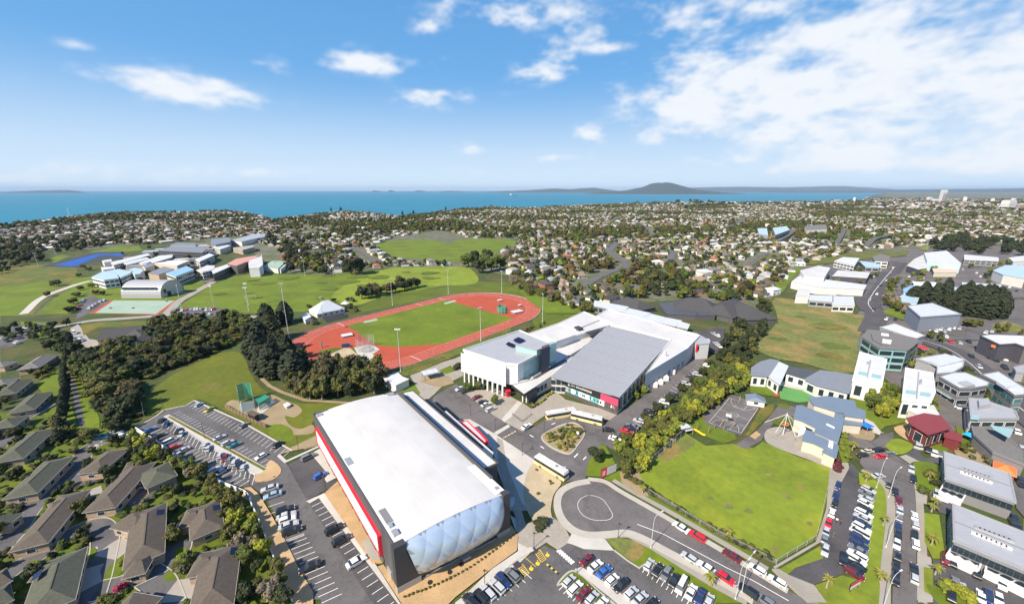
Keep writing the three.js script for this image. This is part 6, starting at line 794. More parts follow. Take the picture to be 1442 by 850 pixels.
for (const p of [[-299,-283.6],[-282.2,-283.6],[-272.5,-302]]) { const o = thing('netball_post', 'black netball post base on the pale green court', 'post', on(p), 0, 'netball posts'); mesh('base', box(1.4, 0.5, 1.0, 0, 0.25, 0), M.black, o); mesh('pole', cyl(0.08, 0.06, 3.4, 6), M.white, o); mesh('hoop', new THREE.TorusGeometry(0.3, 0.03, 4, 10).rotateX(Math.PI / 2).translate(0.35, 3.2, 0), M.redTrim, o); }

// ---------------------------------------------------------------- school on the right
{
  const o = bld([[109.45,-136.08],[111.63,-136.28],[113.7,-132.59],[117.33,-127.65],[121.95,-132.59],[123.99,-131.23],[115.52,-122.15],[107.04,-113.27],[103.69,-118.72],[106.14,-121.35],[104.28,-125.36],[102.62,-127.3]], 5, M.cream, M.blueSheet, 'school building with stepped blue grey metal roofs', { win: { rows: 1, fill: 0.6, every: 3 } }), rel = (Q) => Q.map(p => sub(p, o.org));
  const wing = (Q, h, wm = M.cream) => { mesh('wall', prism(rel(Q), 0, h), wm, o); mesh('roof', roofSlab(rel(Q), h + 0.003, 0.22, 0.4), M.blueSheet, o); roofs.push(Q); };
  wing([[117.55,-140.88],[125.97,-142.27],[133.25,-138.69],[130.02,-133.97],[131.41,-131.59],[127.04,-126.7],[121.87,-128.45],[123.19,-130.49],[120.88,-130.98],[116,-135.9]], 5.6); wing([[102.49,-120.82],[104.35,-119.46],[107.53,-114.36],[105.74,-111.53],[101.12,-106.55],[99.55,-109.18],[101.57,-110.71],[99.75,-113.79],[97.32,-115.24]], 4.4); wing([[122.27,-129.57],[127.33,-127.81],[125.06,-124.98],[119.04,-126.1]], 3.8); wing([[105.17,-130.75],[107.39,-129.61],[105.14,-126.87],[103.54,-128.38]], 4.4);
  mesh('roof_light', prism(rel([[111.66,-124.01],[112.63,-121.54],[111.85,-120.74],[110.84,-123.18]]), 5.23, 5.45), M.white, o); mesh('roof_box', prism(rel([[104.4,-113.62],[105.3,-112.9],[103.42,-110.56],[102.89,-111.72]]), 4.6, 5.8), M.white, o); mesh('orange_wall', ribbon(rel([[105.06,-124.37],[106.47,-122.29]]), 0, 0.3, 2.4, 4.9), M.orange, o); mesh('white_bay', prism(rel([[104.75,-126.72],[106.18,-125.71],[101.95,-120.73],[97.97,-118.77],[102.72,-124.05]]), 0, 3.4), M.white, o);
  mesh('terrace', prism(rel([[105.21,-119.6],[106.25,-116.42],[104.97,-114.99],[105.98,-112.46],[101.56,-107.75],[98.99,-112.91]]), 0, 0.35), M.cream, o); for (const p of [[98.16,-115.7],[101.25,-116.66],[101.01,-115.7],[98.13,-115.23]]) { const r = sub(p, o.org); mesh('post', cyl(0.12, 0.12, 4.4, 6, r[0], 0, r[1]), M.white, o); }
}
{ const p = [97.18,-124.25], o = thing('shade_structure', 'white masts and spars of the playground shade structure', 'play structure', on(p)); mesh('mast', cyl(0.14, 0.1, 9, 7), M.white, o); for (const a of [0.4, 1.6, 2.6, 3.7, 4.9, 5.8]) mesh('spar', bar([0, 8.5, 0], [Math.cos(a) * 6, 3.2, Math.sin(a) * 6], 0.07), M.white, o); mesh('ring', new THREE.TorusGeometry(1.1, 0.16, 6, 14).rotateX(Math.PI / 2).translate(0, 4.6, 0), M.orange, o); }
{ const p = [70.69,-126.36], o = thing('playground', 'timber climbing frame with yellow slide at the edge of the school field', 'playground', on(p), 0.3); for (const [x, z] of [[-6, 0], [-3, -1.5], [0, 1], [4, -0.5], [7, 1], [9, -2], [12, 0.6], [-8, -3]]) mesh('post', cyl(0.14, 0.12, rr(2.5, 4.2), 6, x, 0, z), M.wood, o); mesh('deck', box(3.4, 0.2, 2.4, -7, 1.6, -1.6), M.bench, o); mesh('shelter_roof', box(4.2, 0.2, 2.6, -8.4, 2.6, -2), M.paleSheet, o); mesh('slide', tube([[-5.2, 1.7, -0.6], [-4, 1.1, 0.4], [-2.8, 0.3, 1.4], [-2.2, 0.25, 1.8]], 0.4, 8), M.playYellow, o); mesh('beam', bar([0, 2.6, 1], [4, 2.6, -0.5], 0.09), M.wood, o); mesh('beam', bar([7, 3, 1], [12, 2.6, 0.6], 0.09), M.wood, o); mesh('net', box(4, 1.6, 0.05, 9.5, 1.6, 0.8), M.netGrey, o); }
for (const p of [[81.73,-132.37],[92.05,-145.29]]) { const o = thing('basketball_hoop', 'basketball hoop on a bent post at the school court', 'basketball hoop', on(p), R() * 6, 'basketball hoops'); mesh('post', tube([[0, 0, 0], [0, 2.6, 0], [0.7, 3.1, 0]], 0.08), M.darkPole, o); mesh('backboard', box(0.06, 1.1, 1.8, 0.75, 3.3, 0), M.white, o); mesh('hoop', new THREE.TorusGeometry(0.24, 0.02, 4, 10).rotateX(Math.PI / 2).translate(1.05, 3.05, 0), M.orange, o); }
house([[[100.76,-148.22], [98.97,-143.84], 6, 0.1]], { name: 'shed', label: 'small blue roofed shed above the basketball court', roof: M.blueSheet, wall: M.white, h: 2.4 });
[[[[111.53,-169],[119.93,-175.6],[125.93,-178.3],[128.21,-176.9],[112.96,-160.4],[107.07,-161.6]], 5.5, M.white, M.slateSheet, 'dark roofed half of the gabled school wing'], [[[113.92,-161.2],[127.75,-176.5],[129.24,-171.5],[114,-153.7]], 5.3, M.white, M.paleSheet, 'pale roofed half of the gabled school wing'], [[[128.74,-172.6],[139.3,-166.3],[129.7,-159.1],[124.91,-165]], 4.8, M.white, M.darkSheet, 'low dark roofed link of the school'], [[[127.45,-156.8],[141.07,-165.8],[152,-161],[136.29,-145.29],[128.84,-151.7]], 5.6, M.silverWall, M.slateSheet, 'dark roofed school hall with veranda']].forEach(([P, h, wm, rm, l]) => bld(P, h, wm, rm, l, { name: 'school_building', group: 'school by the dry paddock', over: 0.6, win: { rows: 1, fill: 0.5 } }));
{ const o = bld([[141.25,-124.51],[150.3,-127.6],[153.4,-126.3],[149.59,-119.62],[139.12,-116.17],[139.23,-121.05]], 6.5, M.maroonWall, M.redSheet, 'dark red building with stepped red metal roof', { over: 0.9, win: { rows: 1, fill: 0.5 } }), rel = (Q) => Q.map(p => sub(p, o.org)); mesh('wall', prism(rel([[152.5,-122.22],[154.2,-119.17],[150.1,-115.37],[147.37,-117.58]]), 0, 4), M.maroonWall, o); mesh('roof', roofSlab(rel([[152.5,-122.22],[154.2,-119.17],[150.1,-115.37],[147.37,-117.58]]), 4.003, 0.2, 0.4), M.redSheet, o); mesh('veranda_roof', prism(rel([[143.66,-125.83],[142.65,-119.82],[153.3,-122.77],[152,-120.99],[140.5,-117.33],[141.3,-123.98]]), 3.4, 3.6), M.redSheet, o); for (const p of [[146.92,-127.51],[146.45,-124.82],[146.35,-122.22],[150.9,-123.63],[155,-124.82]]) { const r = sub(p, o.org); mesh('post', cyl(0.1, 0.1, 3.4, 5, r[0], 0, r[1]), M.maroonWall, o); } }
bld([[149.44,-133.05],[155.6,-135.9],[162.3,-136.48],[157.7,-130.04],[150.1,-128.45]], 5, M.cream, M.whiteRoof, 'cream shed with white roof behind the red roofed building', { over: 0.2 });

// ---------------------------------------------------------------- business park
const biz = 'business park buildings';
const skylights = (a, b, c, d, n, y) => Array.from({ length: n }, (_, i) => { const p = lerp(a, b, (i + 0.15) / n), q = lerp(a, b, (i + 0.85) / n), r = lerp(d, c, (i + 0.85) / n), s = lerp(d, c, (i + 0.15) / n); return [[p, q, r, s], y, y + 0.18, M.glassPale, 'skylight']; });
bld([[170.6,-180.7],[175.9,-172.3],[150.1,-146.13],[142.98,-151.4]], 8, M.white, M.whiteSheet, 'white roofed warehouse beside the dry paddock', { group: biz, parapet: 0.4, extra: [...skylights([151.9,-160.2], [159,-155], [155.6,-151.6], [148.8,-156.9], 2, 8.26), [[[163.1,-168.3],[164,-167.6],[161.9,-165.5],[161,-166.1]], 8.25, 9.2, M.steel], [[[167.2,-171.4],[167.7,-171.1],[150.5,-153.1],[150.4,-153.4]], 8.25, 8.6, M.greyWall, 'roof_ridge']], win: { rows: 1, fill: 0.5 } });
bld([[176,-162.8],[182.6,-157.7],[166.1,-140.58],[157.8,-133.93],[148.9,-135.69]], 8, M.white, M.whiteSheet, 'white roofed warehouse beyond the green trees', { group: biz, parapet: 0.4, extra: [...skylights([156.4,-143.05], [164.7,-139.85], [161.2,-136.77], [153.3,-140.17], 2, 8.26), [[[169.8,-150.5],[170.5,-150.1],[166.8,-146.6],[166.2,-146.94]], 8.25, 9.2, M.steel], [[[177.9,-159.2],[178.2,-159],[154.4,-135.67],[154,-135.82]], 8.25, 8.6, M.greyWall, 'roof_ridge']], win: { rows: 1, fill: 0.6 } });
{ const P = [[183,-194.6],[195.7,-205.5],[201.1,-203.6],[208.5,-192.9],[206.7,-188.9],[189.3,-177],[178.2,-179]], o = bld(P, 11, M.tealFrame, M.tileGrey, 'teal glass office with faceted grey roof', { group: biz, over: 0.5, win: { y0: 0.4, rows: 3, every: 7, fill: 0.88, fillY: 0.62, glass: M.glass }, extra: [[[[187,-187.9],[189.9,-185.9],[186.3,-182.5],[183.7,-184.3]], 11.25, 12.8, M.white], [[[194.8,-197.4],[197.6,-196.2],[195.2,-193.2],[192.3,-194.4]], 11.25, 12.4, M.white], [[[190.6,-198.5],[194,-196.1],[199.1,-188.9],[191.2,-179.6],[181.6,-181.7],[183.1,-188.9]], 11.25, 12, M.tileGrey, 'upper_roof']] }); }
[[[[213.8,-217.9],[228,-224.3],[225.9,-204.3],[215.3,-198.9]], 8, M.greyWall, M.whiteSheet, 'white roofed block behind the teal office', 0], [[[264.7,-255.1],[288,-261.8],[280.5,-236.7],[249.3,-230.7]], 10, M.steelBlue, M.paleSheet, 'large blue grey warehouse with two dark doors', 0], [[[191.4,-173.4],[210.5,-178.9],[212.2,-172.3],[203.3,-164.6],[192.3,-158.5],[184.4,-157.5],[193.1,-165.6]], 8, M.greyWall, M.paleSheet, 'grey stepped roof office beside the main road', 0], [[[181.4,-153.6],[191.4,-157.4],[196.6,-157.4],[196.2,-148.35],[192.5,-145.57],[184.2,-143.55],[178.8,-143.39]], 8.5, M.midGrey, M.paleSheet, 'grey two storey office with dark ribbon windows', 1], [[[201.4,-155.5],[212.1,-158.4],[205.1,-143.64],[198.4,-138.24],[193.6,-137.46],[199.8,-148.35]], 8.5, M.midGrey, M.paleSheet, 'grey office with teal corner glazing by the main road', 2], [[[176.1,-137.25],[178.8,-136.64],[180.6,-133.96],[182.8,-128.46],[177.7,-123.2],[161.2,-123.2]], 7.5, M.greyWall, M.greySheet, 'wide grey roofed office with skylights behind the kindergarten', 1], [[[166.3,-127.16],[169,-122.67],[162.8,-108.47],[155.8,-102.81],[153.2,-108.67],[157.7,-118.21]], 4.5, M.midGrey, M.tileGrey, 'long dark roofed kindergarten with garden', 0], [[[252.9,-201.5],[260.5,-203.3],[276.7,-201.5],[256.7,-185.3],[257.7,-189.9],[247.9,-188.5]], 9, M.navyWall, M.whiteSheet, 'dark showroom with white roof and orange sign', 0], [[[234.1,-170.1],[243.3,-173.4],[232.7,-164.9],[230.3,-165.9]], 5, M.greyWall, M.greySheet, 'grey roofed unit across the main road', 0]].forEach(([P, h, wm, rm, l, w]) => { const o = bld(P, h, wm, rm, l, { group: biz, parapet: 0.3, win: w ? { rows: 2, every: 4, fill: 0.8, fillY: 0.5, glass: w === 2 ? M.glassTeal : M.glass } : undefined });
  if (/orange sign/.test(l)) { mesh('orange_sign', ribbon([[248.3,-192],[248.7,-189.2]].map(p => sub(p, o.org)), 0.05, 0.3, 6.6, 8), M.orange, o); windows(o, [250.9,-196.3], [251.5,-190.8], 0.6, 4.5, 5, 1, { origin: o.org, frame: false, fill: 0.9 }); }
  if (/two dark doors/.test(l)) { for (const [a, b] of [[[268.7,-241.2], [272,-241.6]], [[278.9,-242.4], [283.1,-243.5]]]) mesh('door', ribbon([a, b].map(p => sub(p, o.org)), -0.3, 0.3, 0, 4.5), M.black, o); mesh('sign_board', ribbon([[261.2,-240.2],[263.5,-238.2]].map(p => sub(p, o.org)), -0.2, 0.2, 4.6, 8.8), M.white, o); }
  if (/ribbon/.test(l)) { mesh('canopy', prism([[180.2,-152.3],[187.1,-157.2],[188.4,-153.6],[184.4,-146.74],[180.9,-143.9],[178.6,-145.51]].map(p => sub(p, o.org)), 3.0, 3.2), M.glassPale, o); mesh('roof_plant', prism([[182,-147.09],[186.3,-147.97],[185.9,-144.33],[181.7,-143.48]].map(p => sub(p, o.org)), 8.8, 9.8), M.greySheet, o); mesh('red_line', ribbon([[182.3,-149.95],[180.7,-145.13],[185.1,-145.96]].map(p => sub(p, o.org)), -0.1, 0.25, 4.6, 4.95), M.redTrim, o); }
  if (/teal corner/.test(l)) mesh('roof_plant', prism([[197.6,-147.09],[205.7,-149.76],[201.1,-143.65],[195.6,-142.4]].map(p => sub(p, o.org)), 8.8, 9.9), M.paleSheet, o);
  if (/skylights/.test(l)) { mesh('roof_plant', prism([[175.4,-133.91],[180,-134.66],[176.1,-130.28],[170.1,-128.88]].map(p => sub(p, o.org)), 7.8, 9.4), M.greySheet, o); mesh('skylight', prism([[163.7,-125.14],[166.2,-124.81],[162.7,-122.24],[160.3,-122.56]].map(p => sub(p, o.org)), 7.78, 8.1), M.glassPale, o); mesh('skylight', prism([[162.8,-118.89],[167.9,-116.57],[160.6,-111.6],[161.3,-116.57]].map(p => sub(p, o.org)), 7.78, 8.0), M.glassPale, o); }
  if (/stepped roof/.test(l)) { mesh('roof_step', prism([[192.1,-168.7],[210.4,-175],[208.8,-169.6],[191.6,-163.3]].map(p => sub(p, o.org)), 8.25, 9.3), M.paleSheet, o); windows(o, [187.3,-159.5], [194.5,-160.3], 0.5, 7.4, 6, 2, { origin: o.org, frame: false, fill: 0.7, fillY: 0.4, glass: M.greyWall }); mesh('window', ribbon([[210.5,-171.2],[213.9,-172.8]].map(p => sub(p, o.org)), -0.2, 0.3, 2.4, 5.4), M.glass, o); }
});
// two office blocks with terraces at the right edge
[[[[135.82,-107.28],[144.26,-97.47],[132.87,-86.72],[124.08,-95.68]], [[125.68,-96.96],[129.04,-93.8],[124.19,-90.62],[121.45,-94.06]], [[132.22,-95.08],[135.95,-90.38],[132.12,-88.06],[128.31,-92.56]], [130.72,-97.89], [134.45,-93.48], [132.55,-99.72], [136.79,-95.18], 'upper grey roofed office with white terraces and a row of skylights'], [[[115.56,-85.73],[123.21,-76.74],[111.79,-66.68],[104.05,-74.69]], [[107.59,-77.03],[110.93,-73.66],[105.4,-69.99],[102.1,-73.66]], [[109.22,-71.71],[113.24,-66.87],[110.23,-64.91],[106.78,-69.84]], [110.2,-76.64], [114.22,-72.16], [112.91,-78.34], [117.25,-74.18], 'lower grey roofed office with green awning over its terrace']].forEach(([P, t1, t2, a, b, c, d, l], k) => {
  const o = bld(P, 5.6, M.midGrey, M.greySheet, l, { group: 'twin office blocks', parapet: 0.15, parapetMat: M.greyWall }), rel = (Q) => Q.map(p => sub(p, o.org));
  const L0 = P[0], L3 = P[3]; windows(o, lerp(L0, L3, 0.04), lerp(L0, L3, 0.97), 0.5, 5.2, 4, 2, { origin: o.org, fill: 0.5, fillY: 0.4, frame: false }); mesh('side_wall', ribbon([L0, L3].map(p => sub(p, o.org)), -0.02, 0.25, 0, 5.5), M.steelBlue, o);
  windows(o, P[3], P[2], 2.6, 5.4, 12, 1, { origin: o.org, fill: 0.95, fillY: 0.8, frame: false, glass: M.glass }); mesh('eaves_band', ribbon([P[3], P[2]].map(p => sub(p, o.org)), -0.5, 0.02, 4.9, 5.6), M.slateSheet, o);
  for (const T1 of [t1, t2]) { mesh('terrace', prism(rel(T1), 0, 2.2), M.white, o); mesh('terrace_wall', ribbon(rel(T1), -0.15, 0.15, 2.2, 2.8, true), M.white, o); for (let i = 0; i < 3; i++) { const p = sub(lerp(lerp(T1[0], T1[3], 0.6), lerp(T1[1], T1[2], 0.6), (i + 0.5) / 3), o.org); mesh('terrace_skylight', box(1.5, 0.3, 1.3, p[0], 2.4, p[1]), M.glass, o); } roofs.push(T1); }
  if (k) mesh('awning', prism(rel([[106.79,-76.51],[110.01,-73.25],[108.29,-71.95],[104.85,-75.11]]), 3.3, 3.45), mat(0.22, 0.42, 0.34, { roughness: 0.3 }), o);
  mesh('ridge_line', ribbon([lerp(P[0], P[3], 0.5), lerp(P[1], P[2], 0.5)].map(p => sub(p, o.org)), -0.12, 0.12, 5.8, 5.96), M.midGrey, o);
  for (let i = 0; i < 8; i++) { const u = (i + 0.5) / 8; for (const [A, B, m] of [[a, b, M.white], [c, d, M.steel]]) { const p = sub(lerp(A, B, u), o.org), q = mesh(m === M.white ? 'skylight' : 'roof_vent', merge([box(1.0, 0.35, 0.8), box(1.2, 0.1, 0.2, 0, 0.2, 0.3)]), m, o); q.position.set(p[0], 6.05, p[1]); q.rotation.y = turnOf(a, b); } }
});
// industrial estate further along the road
[[[[366.2,-446.9],[398.2,-474.1],[410.9,-466.4],[365.1,-418.3]], 7, M.white, M.whiteSheet, 'white two storey block with black windows', 1], [[[277.4,-376.1],[313.5,-401.2],[317.3,-390.6],[276,-344],[262.6,-350]], 10, M.white, M.whiteRoof, 'tall white box building on the ridge road', 0], [[[301,-365.6],[328,-393],[350.6,-382.3],[325.1,-356.2],[313.9,-360.9]], 7, M.navyWall, M.whiteRoof, 'white roofed shop with dark front', 0], [[[249.5,-346],[271.9,-368.7],[286.3,-354.7],[305.6,-333.6],[289.2,-317.1],[256.8,-325.8]], 6, M.offwhite, M.whiteSheet, 'long low white roofed units above the dry paddock', 0], [[[219.3,-296.6],[238.6,-320.8],[245.4,-318.3],[228.7,-295.5]], 6, M.white, M.whiteRoof, 'small white cube at the top of the paddock', 0], [[[233.4,-303.6],[251.1,-300.4],[237.5,-282.9],[223.7,-287.9]], 5, M.greyWall, M.paleSheet, 'pale grey units at the top edge of the paddock', 1], [[[251.1,-300.4],[265,-298.2],[244.8,-272.6],[230.7,-274.5]], 5, M.offwhite, M.paleSheet, 'low pale office at the paddock corner by the road', 1], [[[404.6,-458.3],[417,-444.4],[391.7,-417.7],[379.8,-420.7]], 5, M.greyWall, M.aquaSheet, 'low shop with pale blue roof', 1], [[[429.6,-470.7],[459.3,-492.5],[453.2,-473.3],[417.6,-436.6],[407.4,-441.2]], 8, M.offwhite, M.tileGrey, 'octagonal grey roofed pub by the crossroads', 1], [[[502,-481.7],[547.6,-499.3],[467.7,-409],[447.6,-424]], 11, M.aquaSheet, M.whiteSheet, 'big white roofed warehouse by the crossroads', 0], [[[421.4,-418.3],[471.7,-461.4],[513.9,-493.2],[428.2,-404.3],[412.3,-396.7]], 7, M.navyWall, M.whiteRoof, 'white fan shaped roof beside the big warehouse', 0], [[[443.2,-412.7],[473,-417.7],[446.9,-392.1],[424,-392.1]], 5, M.cream, M.stucco, 'tan flat block below the big warehouse', 0], [[[571.8,-499.5],[588.8,-477.6],[559.4,-452.6],[531.1,-462.3]], 6, M.greyWall, M.whiteSheet, 'long white roofed unit under the dark pine belt', 1], [[[598.1,-475],[637.9,-491.1],[590.1,-452.6],[571.1,-447.9]], 6, M.white, M.whiteSheet, 'white warehouse at the end of the pine belt', 0], [[[469.4,-381.2],[515.2,-409.6],[535.6,-409.6],[454.3,-344.2],[455.4,-361]], 9, M.offwhite, M.aquaSheet, 'pale green roofed factory with white lean-to', 0], [[[324.1,-319.5],[343.5,-331.6],[352.8,-322],[331.3,-306.5],[313.2,-307.7]], 6, M.white, M.skySheet, 'blue roofed workshop beside the main road', 0], [[[292,-290.3],[321.9,-312.3],[317.2,-298.8],[293,-276.6],[284.2,-278.5]], 6, M.white, M.aquaSheet, 'pale blue roofed workshop with white front', 0], [[[362,-350.4],[380,-347.5],[361.7,-331.2],[350.1,-336.5]], 5, M.greyWall, M.white, 'white banded shed near the blue roofed workshop', 1], [[[366.4,-322.9],[374.8,-316.7],[356.4,-300.4],[342.4,-299.3]], 7, M.greyWall, M.aquaSheet, 'pale blue shed behind the dark cypress rows', 0], [[[388.5,-334.5],[411.9,-326.4],[377.1,-294.4],[363.7,-298.8],[362.4,-310.2]], 8, M.greyWall, M.paleSheet, 'long grey roofed factory behind the dark cypress rows', 0], [[[367.1,-301.5],[378.1,-290.8],[353.6,-271.2],[347.4,-280.7]], 7, M.greyWall, M.greySheet, 'grey factory end beyond the cypress rows', 0], [[[553.3,-853.3],[610,-896.1],[562.9,-814.3],[471.1,-715.8]], 7, M.greyWall, M.aquaSheet, 'pale blue roofed school in the suburb', 0], [[[634.9,-873.1],[714.2,-919],[639.4,-815.8],[581.9,-793.4]], 9, M.offwhite, M.tileGrey, 'large grey roofed church among the houses', 0], [[[509.1,-834.4],[528.2,-834.4],[450.5,-704.4],[447.1,-724.8]], 8, M.greyWall, M.aquaSheet, 'pale blue roofed warehouse among suburban houses', 0]].forEach(([P, h, wm, rm, l, w]) => bld(P, h, wm, rm, l, { name: 'industrial_building', group: 'industrial estate', win: w ? { rows: Math.max(1, Math.round(h / 4)), fill: 0.8, fillY: 0.5, every: 5 } : undefined }));
// dark hipped roofs of the compound beside the classrooms
const darkOnes = 'dark roofed compound beyond the pool hall';
[[[[86.26,-287.1], [92.09,-277.2], 18, 8], 'charcoal hipped roof at the near end of the dark compound'], [[[128.14,-278.4], [138.11,-273.6], 26, 10], 'big charcoal hipped roof in the middle of the dark compound'], [[[144.8,-263.1], [161.1,-277], 22, 9], 'charcoal roof with raised ridge in the dark compound'], [[[161.1,-267.9], [162.4,-255], 22, 9], 'charcoal roof at the far end of the dark compound']].forEach(([w, l]) => house([w], { name: 'dark_house', label: l, group: darkOnes, roof: M.tileDark, wall: M.graphite, h: 3.4, pitch: 0.5, trim: M.charcoal }));
bld([[108.99,-284.5],[131.9,-290.4],[134.11,-273],[124.44,-254.3],[105.7,-258.2]], 3.5, M.graphite, M.darkSheet, 'low flat black roof between the charcoal hipped roofs', {}); bld([[141.09,-279.8],[150.6,-273],[136.34,-254.3],[123.25,-254.3]], 3.5, M.graphite, M.darkSheet, 'second flat black roof of the dark compound', {});
bld([[175.4,-313.6],[186.5,-317],[183.3,-309],[171.4,-304.1]], 3, M.white, M.whiteRoof, 'small white canopy at the back of the dark compound', {});

// ---------------------------------------------------------------- retirement village on the left
sheet('lawn', [[-206.9,-138.98],[-178,-135.99],[-165.5,-130.34],[-140.69,-126.36],[-128,-118.98],[-103.63,-108.16],[-82.15,-97.17],[-73.87,-92.33],[-54.35,-71.9],[-44.82,-62],[-42.72,-57.96],[-104.03,-57.96]], M.grassDark);
const lane = (l, w, m = M.asphalt) => { const c = curve(l); strip('road', c, w, m); struct('kerb', ribbon(c, w / 2, w / 2 + 0.22, 0, sheetY + 0.1), M.kerb); struct('kerb', ribbon(c, -w / 2 - 0.22, -w / 2, 0, sheetY + 0.1), M.kerb); };
lane([[-137.4,-124.44],[-141.89,-121.35],[-143.72,-116.67],[-139.03,-108.16],[-137.47,-102.43],[-134.78,-95.51],[-131.24,-87.86],[-127.06,-81.13],[-124.16,-74.61]], 5);
lane([[-114.79,-66.44],[-115.27,-71.38],[-114.05,-74.06],[-113.18,-78.66],[-111.74,-82.74],[-109.3,-84.06],[-105.22,-82.41],[-100.99,-78.66],[-96.9,-73.51],[-92.95,-68.36],[-90.07,-64.16],[-86.6,-59.53]], 5);
lane([[-91.02,-66.44],[-87.59,-67.63],[-83.74,-70.61],[-81.42,-72.97],[-80.74,-75.45],[-83.06,-79.27]], 5); lane([[-83.74,-70.61],[-78.95,-68.36],[-73.58,-64.16],[-68.44,-59.53]], 5.5);
lane([[-185.8,-125.95],[-186,-129.3],[-187.9,-137.73],[-189.2,-145.73]], 4.5); lane([[-174.4,-115.77],[-179.3,-123.8],[-182,-129.3]], 4.5);
strip('road', [[-136.39,-103.81],[-128.41,-101.07],[-124.69,-102.43]], 6, M.asphalt); strip('road', [[-120.76,-90.8],[-121.49,-95.51],[-120.11,-97.17]], 5, M.concrete); strip('road', [[-109.44,-92.33],[-107.12,-96.33],[-103.37,-95.51]], 9, M.asphaltWarm);
strip('driveway', [[-97,-74.61],[-96.48,-77.47],[-95.58,-79.27]], 6.5, M.concrete); strip('driveway', [[-93.77,-66.44],[-97.24,-69.34],[-98.46,-71.9]], 6, M.concrete); strip('driveway', [[-71.35,-64.16],[-71.65,-67.39],[-71.77,-69.34]], 7, M.concrete); strip('driveway', [[-122.65,-94.3],[-123.18,-97.17]], 5, M.concrete); strip('driveway', [[-158.1,-110.19],[-157.1,-112.29]], 4, M.concrete); strip('driveway', [[-140.55,-100.62],[-141.04,-103.35]], 4, M.concrete);
strip('path', [[-102.73,-74.61],[-102.04,-76.89],[-101.61,-77.47]], 1.2, M.kerb);
const vg = 'retirement village houses';
[[[[[-103.72,-72.36], [-94.02,-60.6], 11, 4], [[-102.53,-68.01], [-103.53,-70.57], 8, 3]], M.tileGreen, 'green tiled house at the foot of the curved lane', [0.3, 1]],
 [[[[-96.32,-86.54], [-84.52,-71.82], 10, 3.5], [[-99.91,-83.79], [-93.59,-82.43], 9, 3.5], [[-85.95,-70.14], [-83.13,-71.19], 8, 3]], M.tileBrown, 'large brown tiled house inside the bend of the curved lane', [0.25, -1]],
 [[[[-82.63,-87.78], [-75.61,-79.43], 9.5, 3.5], [[-84.57,-83.79], [-81.31,-85.18], 9, 3.5]], M.tileBrown, 'compact brown tiled house below the white wall', [0.4, -1]],
 [[[[-68.39,-74.32], [-60.86,-60.39], 11, 4], [[-71.72,-70.57], [-67.77,-71.64], 9, 3.5]], M.tileBrown, 'long brown tiled house with a lawn oval beside it', [0.2, -1]],
 [[[[-114.28,-104.2], [-109.64,-86.9], 10, 3.5], [[-117.87,-103.26], [-116.21,-104.23], 8, 3]], M.tileBrown, 'long brown tiled row house backing onto the rock garden'],
 [[[[-128.59,-111.43], [-126.91,-101.33], 9, 3.5]], M.tileBrown, 'brown tiled house at the top of the village lane'],
 [[[[-122.25,-92.25], [-115.05,-75.48], 9.5, 3.5], [[-122.98,-87.33], [-121.82,-88.82], 8, 3]], M.tileBrown, 'brown tiled row house between lane and dark hedge'],
 [[[[-109.04,-102.75], [-102.16,-97.27], 10, 4]], M.tileGreen, 'squat hipped house next to parked cars and rock garden'],
 [[[[-142.66,-106.69], [-136.58,-91.85], 10, 3.5]], M.tileGreen, 'green tiled row house above the lane'],
 [[[[-165.3,-122.67], [-158.2,-106.69], 10, 3.5]], M.tileGreen, 'green tiled row house beside the grass strip'],
 [[[[-131.48,-84.41], [-130.89,-81.36], 9, 3.5]], M.tileGreen, 'green tiled roof end among shrubs by the lane'],
 [[[[-79.72,-60.81], [-73.91,-59.97], 9, 3.5]], M.tileBrown, 'brown tiled roof behind the pink flowering bush'],
 [[[[-238.6,-189.2], [-231.6,-174.5], 11, 3.5]], M.tileGrey, 'grey tiled house below the dark trees'], [[[[-219.3,-161.4], [-212.1,-149.19], 10, 3.5]], M.tileGreen, 'grey green roofed house second above the grass strip'], [[[[-197.6,-149.96], [-189.6,-136.5], 10, 3.5]], M.tileGreen, 'green tiled house beside the narrow grass path'], [[[[-184.8,-130.83], [-182.2,-124.43], 10, 3.5]], M.tileGreen, 'green tiled house by the upper lane'], [[[[-249.7,-181.8], [-249.3,-176.6], 10, 3.5]], M.tileGrey, 'grey roof near the upper yard'], [[[[-227,-163.2], [-223.2,-156.3], 9, 3]], M.tileGrey, 'grey roof between two dark hedges'], [[[[-106.25,-63.88], [-107.18,-62.54], 9, 3]], M.tileGreen, 'green roof corner by the curved lane entrance'],
 [[[[-111.37,-67.67], [-112.26,-66.21], 8, 3]], M.tileBrown, 'brown roof corner above the curved lane entrance'],
].forEach(([w, rm, l, s]) => house(w, { label: l, roof: rm, group: vg, solar: s, name: 'village_house', wall: M.brick }));
sheet('lawn', curve([[-61.4,-66.92],[-60.9,-68.6],[-58.88,-68.36],[-56.97,-66.44],[-56.65,-64.16],[-58.58,-63.72]], true, 4), M.grass);
for (const l of [[[-82.16,-76.89],[-80.07,-77.47],[-77.31,-74.61],[-74.93,-70.35],[-77.28,-68.6],[-79.22,-70.35],[-78.04,-72.43]], [[-93.61,-71.9],[-93.76,-74.61],[-89.73,-71.38],[-89.93,-69.09],[-91.57,-68.85]], [[-106.74,-65.06],[-109.74,-70.35],[-106.68,-69.34],[-104.4,-64.61]], [[-99.91,-71.9],[-103.06,-76.89],[-102.12,-77.47],[-99.74,-74.61]], [[-117.86,-84.39],[-119.57,-88.58],[-115.24,-87.15],[-114.79,-83.07]], [[-154.7,-106.19],[-154.9,-109.17],[-150.8,-106.19],[-151.8,-104.28]], [[-147.04,-111.23],[-144.06,-112.29],[-139.98,-107.17]]]) sheet('lawn', curve(l, true, 3), M.grass);
